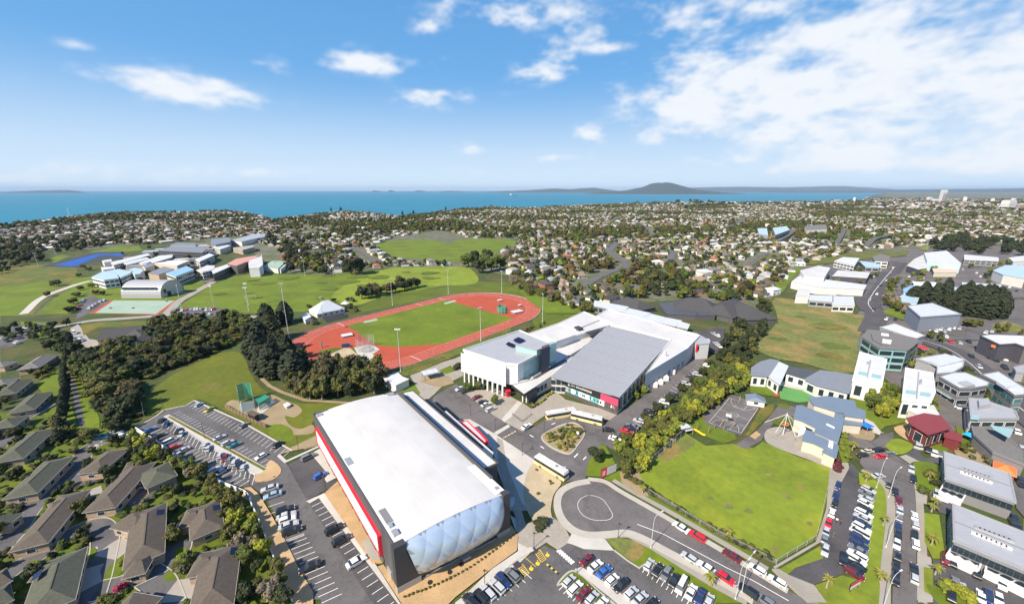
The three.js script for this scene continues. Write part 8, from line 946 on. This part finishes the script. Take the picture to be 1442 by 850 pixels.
for (const p of [[104.23,-108.67],[103.2,-106.68],[101.03,-104.76]]) plant('garden_shrub', 'bush', p, 2.6, 3.2, 'red', 'dark red leaved shrub at the corner of the school terrace', 'shrub', 'red shrubs by the school'); for (const p of [[113.78,-118.98],[111.76,-115.55],[109.67,-111.23],[118.12,-122.57]]) plant('garden_shrub', 'bush', p, 2.2, 3, 'bright', 'bright shrub between the school and its drive', 'shrub', 'shrubs by the school drive');
wood([[153.4,-153.5],[159.9,-156.9],[164.4,-153.5],[159.1,-143.78],[152,-140.04],[142.08,-135.09],[140.25,-136.47]], 20, 3, 5, 8, ['bright', 'lime', 'green', 'bright'], 'bright green tree beside the white warehouses', 'trees by the warehouses'); wood([[163.1,-148.48],[174.7,-146.89],[168.5,-139.32],[170,-142.26],[161,-144.54]], 7, 3, 2.5, 4, ['green', 'bright'], 'low tree behind the white roofed cream shed', 'trees behind the cream shed', { clear: 1 });
for (const p of [[127.38,-96.34],[128.37,-95.11],[118.66,-95.52],[127.59,-102.89],[126.03,-98.88],[130.64,-102.43]]) plant('garden_shrub', 'bush', p, 2.8, 3.6, pick(['green', 'dark', 'olive']), 'rounded shrub before the twin office blocks', 'shrub', 'shrubs by the twin offices'); for (const p of [[94.86,-66.92],[96.24,-66.92],[97.11,-66.45],[97.88,-65.07],[97.58,-64.39],[111.86,-74.61],[113.74,-71.39]]) plant('garden_shrub', 'bush', p, 2.4, 3.6, pick(['bright', 'lime']), 'bright lime shrub in the office car park', 'shrub', 'lime shrubs in the office car park');
wood([[151,-116.68],[156.6,-117.82],[156.4,-109.17],[153.7,-105.71],[151.3,-108.17],[149.3,-111.23]], 12, 2.5, 2, 3.6, ['olive', 'green', 'grey'], 'small tree in the kindergarten garden', 'kindergarten garden trees', { clear: 1 }); wood([[247.1,-224],[253.1,-222.3],[247.9,-212.7],[240.2,-209.7],[237,-212.7]], 8, 4, 4, 6, ['dark', 'green'], 'dark street tree by the teal office', 'trees by the teal office', { clear: 1 }); wood([[231.3,-186.7],[226.7,-176.3],[222.8,-174.1],[226.1,-181.9]], 6, 4, 3, 5, ['dark', 'green'], 'street tree beside the main road', 'main road trees', { clear: 1 });
// cypress rows and belts on the right
for (let i = 0; i < 30; i++) { const t = (i % 15) / 14, p = i < 15 ? lerp([312.6,-292.9], [368.6,-290.2], t) : lerp([307,-274.7], [332.3,-256.3], t); plant('cypress_tree', 'flame', [p[0] + rr(-3, 3), p[1] + rr(-3, 3)], rr(14, 21), rr(20, 26), 'pine', 'tall dark cypress in the rows behind the blue grey warehouse', 'tree', 'cypress rows', { bark: M.barkBrown }); }
for (const p of [[284.8,-290.2],[287.6,-287.5],[278.6,-272.3],[277.7,-267.5],[274.6,-260.7],[271,-254.2],[282.7,-279.7],[299.2,-304.3],[342.6,-347.9],[265.6,-240]]) plant('broadleaf_tree', 'tree', p, rr(7, 11), rr(8, 11), pick(['brown', 'olive', 'bare', 'brown']), 'brown budding tree along the main road', 'tree', 'budding roadside trees'); for (const p of [[294,-242],[299.4,-243.9]]) plant('broadleaf_tree', 'tree', p, 6, 10, 'olive', 'low spreading tree at the end of the blue grey warehouse', 'tree', 'spreading trees'); wood([[302.9,-236.3],[315.6,-240],[316.6,-232.6],[308.6,-225.6],[296.1,-227.3]], 10, 6, 3, 5, ['brown', 'olive'], 'scrubby tree on the dry mound', 'trees on the dry mound');
wood([[687.3,-652.5],[798.5,-713.4],[793.8,-675.6],[791.2,-610.5],[685,-525.4],[622.1,-543.7],[604.8,-570]], 52, 8, 12, 17, ['pine', 'dark', 'pine'], 'dark pine in the belt behind the industrial estate', 'dark pine belt', { name: 'pine_tree', w0: 0.8 });
// dark clumps about the school on the left
wood([[-448.2,-729.7],[-459.7,-804],[-372.5,-713.1],[-302.9,-591.6],[-271.2,-504.4],[-265.6,-465.9],[-294.3,-496.2],[-361.2,-591.6]], 24, 7, 10, 16, ['dark', 'pine', 'dark', 'olive'], 'dark tree of the clump behind the green roofed pavilion', 'dark clump by the pavilion'); wood([[-290.4,-530.6],[-279.2,-549.5],[-239.8,-521.6],[-191.9,-420.5],[-199.5,-409],[-235.1,-458.8],[-265.6,-488.3]], 20, 6, 7, 12, ['dark', 'green', 'dark'], 'dark tree along the far edge of the playing field', 'trees along the field edge'); for (const [p, h] of [[[-162.1,-403.5], 24], [[-159.6,-409], 22], [[-168.7,-409], 20], [[-234.9,-414.7], 13], [[-217.7,-409], 11], [[-423.3,-697.3], 18]]) plant('broadleaf_tree', 'tree', p, h, h * 0.85, 'pine', 'solitary dark tree at the far edge of the playing field', 'tree', 'solitary dark trees');
wood([[-779.4,-596.4],[-784.1,-636.2],[-702.2,-596.4],[-566.2,-482],[-593.7,-475.9],[-518.6,-394.6],[-505.3,-378.2]], 64, 6, 7, 12, ['dark', 'olive', 'dark', 'brown'], 'dark tree on the slope above the paddock', 'trees above the paddock'); wood([[-710.3,-615.7],[-747,-681.5],[-622.5,-615.7],[-622.2,-578.3],[-624.4,-545]], 18, 8, 6, 10, ['dark', 'olive'], 'tree in the row before the blue turf', 'trees before the blue turf'); for (const p of [[-382.9,-316.9],[-417.2,-352.5],[-379.9,-339.2],[-359.2,-316.9],[-339.3,-295.8],[-320.3,-277],[-483.4,-441.9],[-461.7,-426.6],[-438.7,-394.6],[-379,-349.1],[-373,-355.9],[-350.4,-323.8],[-341.6,-320.9],[-529.2,-537.2],[-437.3,-452.7],[-545.1,-596.4],[-303.4,-378.2],[-417,-355.9]]) plant('broadleaf_tree', 'tree', p, rr(4.5, 8), rr(5, 8), pick(['dark', 'green', 'brown']), 'small tree on the school lawns', 'tree', 'school lawn trees');
wood([[-319.9,-232.4],[-323.2,-242.3],[-314.7,-245.8],[-291.3,-232.4],[-284.9,-235.6],[-259.2,-217.4],[-239.6,-194.3],[-250.4,-201.5],[-266.9,-209.2],[-290,-220.2],[-281.7,-206.5]], 22, 5, 4, 7, ['dark', 'green', 'dark'], 'dark tree below the upper yard', 'trees below the upper yard', { clear: 1 }); for (const p of [[-316.7,-271],[-289,-244.1],[-291.9,-238.9],[-288.8,-229.2]]) plant('broadleaf_tree', 'tree', p, 6, 6, 'dark', 'round dark tree beside the school drive', 'tree', 'trees beside the school drive');
for (const p of [[-152.1,-285.7],[-129.89,-247.2],[-140.37,-300.7],[-120.52,-283.5],[-125.74,-301.9],[-130.67,-304.3],[-112.99,-275.1],[-124.88,-283.5]]) plant('garden_shrub', 'bush', p, rr(3, 5), rr(4.5, 7), pick(['dark', 'olive', 'grey']), 'dense shrub round the pyramid roofed pavilion', 'shrub', 'shrubs round the pavilion');
// narrow dark trees standing in for a dark streak beside the grass path
for (let i = 0; i < 26; i++) { const p = lerp([-157.3,-120.17], [-261.5,-220.2], i / 25); plant('streak_tree', 'flame', [p[0] + rr(-0.4, 0.4), p[1] + rr(-0.4, 0.4)], rr(4.5, 6), rr(7, 9), 'pine', 'narrow black green tree standing in for a dark streak along the grass path', 'tree', 'dark streak trees'); }
// flax along the track fence
for (let i = 0; i < 42; i++) { const p = lerp([-16.36,-205.5], [19.96,-247], i / 41 + rr(-0.02, 0.02)); plant('flax_plant', 'bush', [p[0] + rr(-2, 2), p[1] + rr(-2, 2)], rr(1.2, 2.2), rr(1.4, 2.4), pick(['brown', 'dark', 'red', 'olive']), 'spiky flax plant along the track fence behind the offices', 'plant', 'flax along the track'); }
// village gardens
const gardens = [[-197.8,-133.11],[-174.8,-133.11],[-165.5,-130.34],[-137.15,-122.57],[-119.7,-111.23],[-100.96,-101.52],[-87.66,-96.33],[-77.32,-84.39],[-68.97,-79.27],[-64.49,-74.06],[-53.53,-64.16],[-47.69,-57.96],[-103.2,-57.96]];
scatter(gardens, 280, 1.5, (p) => { const k = pick(['dark', 'olive', 'green', 'green', 'bright', 'grey', 'brown']); plant('village_shrub', 'bush', p, rr(0.9, 2.6), rr(1.5, 3.4), k, `${leafWord[k]} shrub in the village gardens`, 'shrub', 'village garden shrubs'); }, 1);
wood(gardens, 34, 6, 3.5, 6, ['dark', 'green', 'olive', 'dark'], 'small dark tree between the village houses', 'village trees', { name: 'garden_tree', clear: 1 });
wood([[-134.54,-121.35],[-126.76,-118.39],[-114.64,-113.36],[-102.47,-106.68],[-91.74,-101.07],[-81.63,-95.51],[-73.43,-91.18],[-66.91,-84.39],[-54.06,-71.38],[-46.61,-63.72],[-52.21,-62],[-64.86,-74.61],[-69.79,-80.5],[-76.22,-84.39],[-86.46,-95.51],[-101.69,-102.43],[-113.36,-110.19],[-123.8,-111.23]], 84, 2.8, 3, 6.5, ['bright', 'olive', 'green', 'lime', 'bare', 'olive', 'dark'], 'leafy garden tree below the white boundary wall', 'trees below the boundary wall', { name: 'garden_tree', clear: 1 });
plant('garden_shrub', 'bush', [-85.39,-66.68], 2.4, 3.6, 'pink', 'bush covered in deep pink flowers', 'shrub'); wood([[-153.1,-129.3],[-153.7,-134],[-147.19,-132.8],[-138.82,-125.95],[-143.57,-124.87]], 10, 3, 4, 6, ['dark', 'green'], 'dark tree at the corner of the left car park', 'trees at the car park corner', { clear: 1 }); wood([[-219,-151.5],[-222.4,-159.3],[-213.6,-154.6],[-199.3,-140.31],[-203.4,-139.01]], 12, 4, 3, 5, ['dark', 'olive'], 'dark shrub tree between the green roofed houses', 'trees between the green roofs', { clear: 1 });
wood([[-230.2,-173.4],[-233.4,-185.4],[-227.5,-183.3],[-219.6,-167.9]], 10, 3, 3, 5, ['dark', 'olive'], 'dark hedge tree below the grey tiled house', 'hedge below the grey tiled house', { clear: 1 });
for (let i = 0; i < 30; i++) { const p = lerp([-23.25,-65.3], [1.2,-81.94], i / 29); const q = add(p, [0, 1], Math.sin(i / 29 * Math.PI) * 2.2); plant('flax_plant', 'bush', q, 0.55, 0.8, 'olive', 'tiny planted tuft in the curved line of the sand bed', 'plant', 'tufts in the sand bed', { y: bedTop }); }

wood([[183.7,-181.9],[203.6,-174.1],[186.9,-151.2],[187.4,-146.29],[211,-146.29],[225.8,-158.2],[222.3,-171.9],[238.6,-194.3],[238.9,-201],[221.4,-198.3]], 26, 5, 3, 6, ['dark', 'green', 'olive', 'bright'], 'small street tree between business park buildings', 'business park trees', { name: 'street_tree', clear: 1 }); wood([[257.2,-353.3],[388.3,-428.3],[381.9,-391.6],[420.5,-409.2],[474.2,-428.3],[614.3,-472.1],[458.7,-346.4],[418.7,-375.4],[323.4,-321.4],[262.5,-294.6]], 34, 9, 4, 8, ['dark', 'green', 'olive', 'bright'], 'street tree on the industrial estate', 'industrial estate trees', { name: 'street_tree', clear: 1 }); wood([[-388.1,-359.3],[-446.3,-424.3],[-476.2,-486],[-496.4,-558.2],[-478.4,-607.9],[-346.5,-453.2],[-308.5,-375.9]], 26, 8, 5, 9, ['dark', 'green', 'olive'], 'dark tree between the school buildings', 'trees between school buildings', { name: 'school_tree', clear: 1 });
wood([[-923.9,-706.5],[-825.8,-719.7],[-699.6,-701.3],[-613.8,-681.5],[-560.1,-619.7],[-640.9,-640.5],[-625.9,-581.8],[-706.5,-600.2],[-773.1,-587.2]], 60, 9, 6, 11, ['dark', 'olive', 'green', 'dark'], 'tree in the belt between blue turf and far houses', 'belt beyond the blue turf', { name: 'belt_tree', clear: 1 }); wood([[149.86,-249.4],[203.5,-301.3],[159.2,-235.6],[131.32,-201.4],[107.24,-191.9]], 24, 6, 5, 9, ['dark', 'olive', 'dark'], 'tree between the dark compound and the dry paddock', 'trees by the dry paddock', { name: 'bush_tree', clear: 1 });
wood([[35.45,-115.55],[42.21,-121.35],[52.48,-127.66],[54.13,-123.81],[43.37,-111.23],[39.56,-103.35],[33.96,-104.1]], 18, 2.4, 4, 6.5, ['bright', 'olive', 'green', 'lime'], 'leafy tree at the street end of the bush strip', 'street end of the bush strip', { name: 'bush_tree' });

// ---------------------------------------------------------------- the suburb: nearest houses one by one, the rest as one mass
const core = [[-128.5,-57.2],[-957,-580.6],[-767.2,-595.2],[-692.7,-595.2],[-628.9,-595.2],[-589.9,-634.9],[-574.1,-670.5],[-515.4,-743],[-333.5,-580.6],[-242.3,-415.2],[-184.7,-404.3],[-153.4,-443.2],[-50.35,-456.3],[9.89,-387.1],[43.34,-295.2],[70.76,-295.2],[137.96,-311.9],[171.9,-280.1],[200.7,-301.3],[255.5,-368.3],[326.3,-451.8],[417.4,-517],[565.9,-610.5],[664.1,-643.4],[872.3,-680],[1184.4,-680],[136.59,-57.2]];
const keep = [core, [[-215.7,-615.7],[-215,-706.5],[-194.3,-762.3],[-169.9,-864.1],[-103.83,-793.5],[-79.94,-733.4],[4.51,-727.8],[3.78,-605.9],[-16.34,-552.9],[-54.41,-452.7],[-104.23,-475.9],[-148.24,-494.8]], [[754.9,-726.9],[872.3,-675.6],[650.1,-497.4],[567.5,-540.5]], [[-86.57,-681.5],[-12.63,-615.7],[-8.26,-394.6],[-51.36,-394.6]], [[-682.1,-636.2],[-605.2,-658.1],[-516.7,-561.1],[-582.9,-545]]];
const lanes = [...[[[440.5,-864.1],[541,-996.1],[608,-1078],[754,-1332.1]], [[351,-545],[293,-475.9],[265.1,-441.9]], [[532.6,-652.5],[622.2,-755.5],[741.9,-895.6]], [[449.7,-675.6],[545.4,-786.4],[632.8,-895.6]], [[-235.8,-596.4],[-196.2,-529.7],[-164.3,-475.9]], [[-280.3,-681.5],[-261.9,-733.4],[-240.6,-793.5]], [[18.2,-733.4],[86.28,-793.5],[135.18,-733.4],[174.3,-706.5]], [[338.1,-1108.3],[315.3,-947.9],[258.7,-733.4]], [[544.8,-610.5],[664.2,-726.9],[744.7,-786.4],[846.7,-856]], [[522.2,-675.6],[495.5,-610.5],[517.8,-591.5]], [[-653.9,-1108.3],[-527.8,-996.1],[-391.4,-793.5]], [[-680.4,-681.5],[-691.5,-733.4],[-697.3,-793.5],[-653.1,-827.3]], [[270.1,-1108.3],[370,-1332.1],[495.8,-1427.7],[550.4,-1332.1]], [[1126.9,-1097],[1030.2,-938.8],[1146.4,-986.3],[1175.6,-938.8]]].map(l => { const c = curve(l); strip('road', c, 6, M.asphalt, { open: true }).position.y = 0.3; return c; }), curve([[63.38,-349.1],[89.07,-394.6],[116.51,-431.6],[134.18,-452.7],[134.35,-501.4],[139.58,-561.1],[174.4,-658.1]]), [[181.2,-452.7],[222.4,-545],[226.2,-561.1]]];
const roofTints = [[0.5, 0.5, 0.5], [0.4, 0.4, 0.41], [0.3, 0.29, 0.28], [0.22, 0.195, 0.17], [0.17, 0.155, 0.145], [0.1, 0.1, 0.11], [0.27, 0.13, 0.085], [0.36, 0.32, 0.26], [0.6, 0.6, 0.6], [0.22, 0.22, 0.24], [0.19, 0.145, 0.115]];
const spots = [], greens = [];
{
  const f = mulberry(4242); let r = 300;
  while (r < 7000) { // rings of lots, wider apart further off
    const st = r < 1100 ? 16.5 : r < 2600 ? 20 : 50, da = st / r;
    for (let a = -1.0; a < 1.02; a += da) { const q = r + (f() - 0.5) * st * 0.5, b = a + (f() - 0.5) * da * 0.5, p = [Math.sin(b) * q, -Math.cos(b) * q]; if (q > shoreR(b) - 14) continue; if (keep.some(k => inside(p, k))) continue; if (lanes.some(l => lineDist(p, l) < 12)) continue; if (roofs.some(k => Math.abs(k[0][0] - p[0]) < 120 && inside(p, k))) continue;
      const bush = fbm3(p[0] / 150, 7, p[1] / 150, 3); if (bush > 0.6 && f() < 0.75) { for (let k = 0; k < 3; k++) greens.push([p[0] + (f() - 0.5) * st, p[1] + (f() - 0.5) * st, 1]); continue; }
      if (f() < 0.88) spots.push([p[0], p[1], Math.floor(noise3(p[0] / 90, 2, p[1] / 90) * 6) * 0.5 + (f() - 0.5) * 0.25, r > 2600 ? rr(1.0, 2.0, f) : rr(0.72, 1.02, f), q]);
      const n = r < 2600 ? (f() < 0.5 ? 4 : 3) : 1; for (let k = 0; k < n; k++) greens.push([p[0] + (f() - 0.5) * st * 1.1, p[1] + (f() - 0.5) * st * 1.1, 0]); }
    r += st * 0.95;
  }
}
spots.sort((a, b) => a[4] - b[4]);
const shapes = [[13, 9, 2.9, 1.9, 3.6], [11, 10, 3, 2.3, 0], [16, 8.5, 2.8, 1.8, 0], [12, 9.5, 5.4, 2, 4], [14, 11, 3, 2.4, 4.5]].map(([w, d, h, rise, e]) => ({ w, d, h, roof: roofGeo(w, d, rise, e).translate(0, h + 0.2, 0), wall: merge([box(w, h + 0.1, d, 0, h / 2, 0), ...(e ? [] : [-1, 1].map(s => new THREE.ExtrudeGeometry(new THREE.Shape([new THREE.Vector2(-d / 2, 0), new THREE.Vector2(d / 2, 0), new THREE.Vector2(0, rise)]), { depth: 0.3, bevelEnabled: false }).rotateY(Math.PI / 2).translate(s > 0 ? w / 2 - 0.3 : -w / 2, h, 0)))]) }));
const subRoof = [M.paleSheet, M.tilePale, M.tileGrey, M.tileBrown, M.tileTan, M.tileDark, M.tileBrown, M.greySheet, M.tileGrey, M.tileRed], roofWord = ['pale metal', 'cream tiled', 'grey tiled', 'brown tiled', 'tan tiled', 'charcoal tiled', 'brown tiled', 'grey metal', 'grey tiled', 'red tiled'], subWall = [M.offwhite, M.white, M.cream, M.stucco, M.brickRed], wallWord = ['off white', 'white', 'cream', 'tan', 'brick'];
const wg = box(1.6, 1.2, 0.12), NEAR = 300;
spots.slice(0, NEAR).forEach(([x, z, t, s, q], i) => { const k = i % 5, sh = shapes[k], ri = Math.floor(hash3(i, 2, 7) * 9.25), wi = Math.floor(hash3(i, 5, 1) * 5); const o = thing('suburban_house', `${wallWord[wi]} walled ${k === 3 ? 'two storey' : 'single storey'} house with ${roofWord[ri]} ${sh.roof && [1, 2].includes(k) ? 'gable' : 'hip'} roof in the suburb`, 'house', [x, landH(x, z) - 0.1, z], t, 'suburban houses beyond the campus'); mesh('wall', sh.wall, subWall[wi], o); mesh('roof', sh.roof, subRoof[ri], o); if (q < 620) for (const u of [-1, 1]) for (const v of [-0.28, 0.25]) { const w = mesh('window', wg, M.glass, o); w.position.set(v * sh.w, 1.5, u * (sh.d / 2 + 0.02)); } o.scale.setScalar(s); });
{
  const rest = spots.slice(NEAR), G = new THREE.Group(); G.name = 'distant_houses'; scene.add(G); stuff(G, 'mass of small distant suburban houses reaching to the shore', 'houses');
  const m4 = new THREE.Matrix4(), c = new THREE.Color(), Y = new THREE.Vector3(0, 1, 0);
  shapes.forEach((sh, k) => { const L = rest.filter((_, i) => i % 5 === k); for (const part of ['wall', 'roof']) { const im = new THREE.InstancedMesh(sh[part], mat(1, 1, 1), L.length); im.name = `distant_house_${part}`; im.userData.kind = 'stuff'; im.castShadow = im.receiveShadow = true; L.forEach(([x, z, t, s], i) => { m4.compose(new THREE.Vector3(x, landH(x, z) - 0.2, z), new THREE.Quaternion().setFromAxisAngle(Y, t), new THREE.Vector3(s, Math.min(s, 1.5), s)); im.setMatrixAt(i, m4); const q = part === 'roof' ? roofTints[Math.floor(hash3(i, k, 3) * roofTints.length)] : [[0.48, 0.46, 0.41], [0.58, 0.58, 0.56], [0.4, 0.35, 0.28], [0.26, 0.2, 0.15]][Math.floor(hash3(i, k, 8) * 4)]; im.setColorAt(i, c.setRGB(...q)); }); G.add(im); } });
  const F = mulberry(99), T3 = [[], []]; greens.forEach((g, i) => { if (Math.hypot(g[0], g[1]) < shoreR(azOf(g)) - 5 && !keep.some(k => inside(g, k)) && !lanes.some(l => lineDist(g, l) < 6)) T3[i % 2].push(g); });
  const tp = [tint.dark, tint.olive, tint.green, tint.brown, tint.olive, tint.dark, tint.pine, tint.bare, tint.bright];
  const TG = new THREE.Group(); TG.name = 'distant_trees'; scene.add(TG); stuff(TG, 'mass of distant garden trees between the suburban houses', 'trees');
  T3.forEach((L, k) => { const im = new THREE.InstancedMesh(farCrowns[k], mat(1, 1, 1, { vertexColors: true }), L.length); im.name = 'distant_tree_crown'; im.userData.kind = 'stuff'; im.castShadow = im.receiveShadow = true; L.forEach(([x, z, b], i) => { const far = Math.hypot(x, z), h = (b ? rr(6, 12, F) : rr(3.5, 8.5, F)) * (far > 2600 ? 1.5 : 1), w = h * rr(0.8, 1.3, F) * (far > 2600 ? 1.6 : 1); m4.compose(new THREE.Vector3(x, landH(x, z) - 0.3, z), new THREE.Quaternion().setFromAxisAngle(Y, F() * 6), new THREE.Vector3(w, h, w)); im.setMatrixAt(i, m4); const q = tp[Math.floor(F() * (b ? 4 : tp.length))]; im.setColorAt(i, c.setRGB(q[0] * rr(0.8, 1.3, F), q[1] * rr(0.8, 1.3, F), q[2])); }); TG.add(im); });
  console.log('houses', spots.length, 'trees', greens.length);
}
// dark wooded ridge and tall things on the skyline
wood([[1211.2,-3057.7],[1461.9,-3202.7],[1323.8,-2555.7],[1515.6,-2432.5],[1223.6,-1959.2],[1147,-2038.7],[773,-1784.9],[718.7,-1784.9]], 40, 20, 16, 26, ['pine', 'dark'], 'dark tree on the wooded rise before the harbour', 'wooded rise by the harbour', { name: 'ridge_tree' });
for (const p of [[-752.7,-1694.3],[-724.3,-1723.5],[-384.9,-1427.7],[-359,-1480.8],[-290.3,-1784.9]]) plant('norfolk_pine', 'cone', p, rr(13, 18), rr(18, 24), 'pine', 'tall Norfolk pine standing out against the sea', 'tree', 'pines on the skyline', { y: 0 });
{ const tower = (p, w, d, h, m, label) => { const o = thing('tower_block', label, 'tower block', [p[0], landH(...p) - 1, p[1]], R()); mesh('wall', box(w, h, d, 0, h / 2, 0), m, o); mesh('roof', box(w * 0.7, 4, d * 0.7, 0, h + 2, 0), M.greySheet, o); const n = Math.floor(h / 6); for (let i = 1; i < n; i++) mesh('window_band', box(w + 0.3, 1.6, d + 0.3, 0, i * h / n, 0), M.glass, o); return o; };
  tower([3315.7,-3162.9], 30, 24, 86, M.white, 'tall white apartment tower on the distant skyline'); tower([3271.7,-3103.1], 18, 18, 64, M.greyWall, 'grey tower beside the tall white apartment tower'); tower([3212.1,-3103.1], 50, 22, 22, M.white, 'low white block left of the distant apartment tower'); tower([2357.4,-1941.5], 48, 30, 36, M.white, 'wide white hospital block above the suburb'); tower([2326.1,-1941.5], 70, 24, 12, M.offwhite, 'low wing beside the wide white hospital block'); tower([2508,-3003.6], 14, 14, 34, M.white, 'small white tower among the trees by the harbour'); for (const [i, x] of [520, 560, 590, 760, 800, 850, 470].entries()) tower([3442.1,-3499.8].map((v, j) => v + (x - 450) * (j ? 0 : 6)), rr(22, 40), 22, rr(24, 44), M.offwhite, ['pale block at the harbour end of the city', 'second pale block of the city skyline', 'third pale block before the tower', 'pale block right of the tower', 'stubby city block beyond the tower', 'far pale city block', 'first pale block of the city skyline'][i]); }
// flagpole mast on the headland
{ const p = [-1535.5,-1407.5], o = thing('radio_mast', 'slim white mast on the left headland', 'mast', [p[0], landH(...p), p[1]]); mesh('pole', cyl(0.8, 0.3, 26, 6), M.white, o); mesh('crosstree', box(5, 0.5, 0.5, 0, 19, 0), M.white, o); }
{ const f = mulberry(8); const o = thing('cargo_ship', 'small pale ship out on the sea', 'ship', [-1450 + 1480, -45, -9000]); mesh('hull', box(180, 14, 26, 0, 7, 0), M.graphite, o); mesh('superstructure', box(30, 30, 22, -60, 28, 0), M.white, o); }
scene.fog = new THREE.FogExp2(0xbcd8f5, 0.000025);

// ---------------------------------------------------------------- people in the car park beside the school field
function person(p, turn, shirt, trousers, reach, label) {
  const J = { hip: [0, 0.93, 0], chest: [0, 1.32, 0.02], neck: [0, 1.5, 0.01], head: [0, 1.64, 0.04], sl: [-0.19, 1.43, 0], sr: [0.19, 1.43, 0], el: [-0.27, 1.15, 0.02], er: reach ? [0.36, 1.3, 0.2] : [0.27, 1.15, 0.02], hl: [-0.27, 0.88, 0.1], hr: reach ? [0.38, 1.25, 0.46] : [0.27, 0.88, 0.1], kl: [-0.1, 0.5, 0.06], kr: [0.11, 0.5, -0.03], al: [-0.1, 0.08, 0.1], ar: [0.11, 0.08, -0.16], tl: [-0.11, 0.05, 0.26], tr: [0.12, 0.05, -0.02], pl: [-0.09, 0.9, 0], pr: [0.09, 0.9, 0] };
  const B = [['hip', 'chest', 0.15, 0.16], ['chest', 'neck', 0.13, 0.06], ['neck', 'head', 0.055, 0.09], ['head', 'head', 0.105, 0.105], ['sl', 'sr', 0.075, 0.075], ['sl', 'el', 0.06, 0.045], ['el', 'hl', 0.045, 0.03], ['sr', 'er', 0.06, 0.045], ['er', 'hr', 0.045, 0.03], ['pl', 'kl', 0.1, 0.065], ['kl', 'al', 0.062, 0.042], ['pr', 'kr', 0.1, 0.065], ['kr', 'ar', 0.062, 0.042], ['al', 'tl', 0.045, 0.04], ['ar', 'tr', 0.045, 0.04]];
  const n = 44, S = 1.9, mc = new MarchingCubes(n, new THREE.MeshStandardMaterial(), false, false, 40000); mc.isolation = 0;
  const P3 = (i) => (i / n * 2 - 1) * S / 2;
  for (let k = 0; k < n; k++) for (let j = 0; j < n; j++) for (let i = 0; i < n; i++) { const x = P3(i), y = P3(j) + 0.92, z = P3(k); let d = 9; for (const [a, b, r0, r1] of B) { const A = J[a], C = J[b], vx = C[0] - A[0], vy = C[1] - A[1], vz = C[2] - A[2], q = vx * vx + vy * vy + vz * vz || 1e-6, t = clamp(((x - A[0]) * vx + (y - A[1]) * vy + (z - A[2]) * vz) / q), e = Math.hypot(x - A[0] - vx * t, y - A[1] - vy * t, z - A[2] - vz * t) - mix(r0, r1, t), h = clamp(0.5 + 0.5 * (d - e) / 0.03); d = mix(d, e, h) - 0.03 * h * (1 - h); } mc.field[i + j * n + k * n * n] = -d; }
  mc.update(); const c = mc.count, pos = Array.from(mc.positionArray.slice(0, c * 3)).map((v, i) => v * S / 2 + (i % 3 === 1 ? 0.92 : 0)), col = [];
  const skin = [0.45, 0.27, 0.18], hair = [0.04, 0.025, 0.015]; for (let i = 0; i < c; i++) { const x = pos[i * 3], y = pos[i * 3 + 1], z = pos[i * 3 + 2]; col.push(...(y > 1.66 || (y > 1.56 && z < 0.02 && Math.abs(x) < 0.15) ? hair : y > 1.48 && Math.abs(x) < 0.12 ? skin : y < 0.09 ? [0.02, 0.02, 0.02] : y < 0.95 && Math.abs(x) < 0.21 ? trousers : (Math.abs(x) > 0.22 && (y < 1.0 || z > 0.3)) ? skin : shirt)); }
  const g = new THREE.BufferGeometry(); g.setAttribute('position', new THREE.Float32BufferAttribute(pos, 3)); g.setAttribute('normal', new THREE.Float32BufferAttribute(Array.from(mc.normalArray.slice(0, c * 3)), 3)); g.setAttribute('color', new THREE.Float32BufferAttribute(col, 3));
  const m = mesh('person', g, mat(1, 1, 1, { vertexColors: true })); m.position.set(...on(p)); m.rotation.y = turn; return tag(m, label, 'person');
}
person([86.15,-84.52], 1.2, [0.2, 0.02, 0.03], [0.03, 0.03, 0.04], false, 'person in dark red top walking between the parked cars');
person([85.59,-85.11], 2.6, [0.7, 0.7, 0.7], [0.04, 0.05, 0.09], false, 'person in white top walking beside the red hatchback');
person([81.2,-80.57], 0.4, [0.1, 0.1, 0.11], [0.2, 0.17, 0.13], true, 'person in dark top reaching out near the silver cars');
renderer.render(scene, camera);
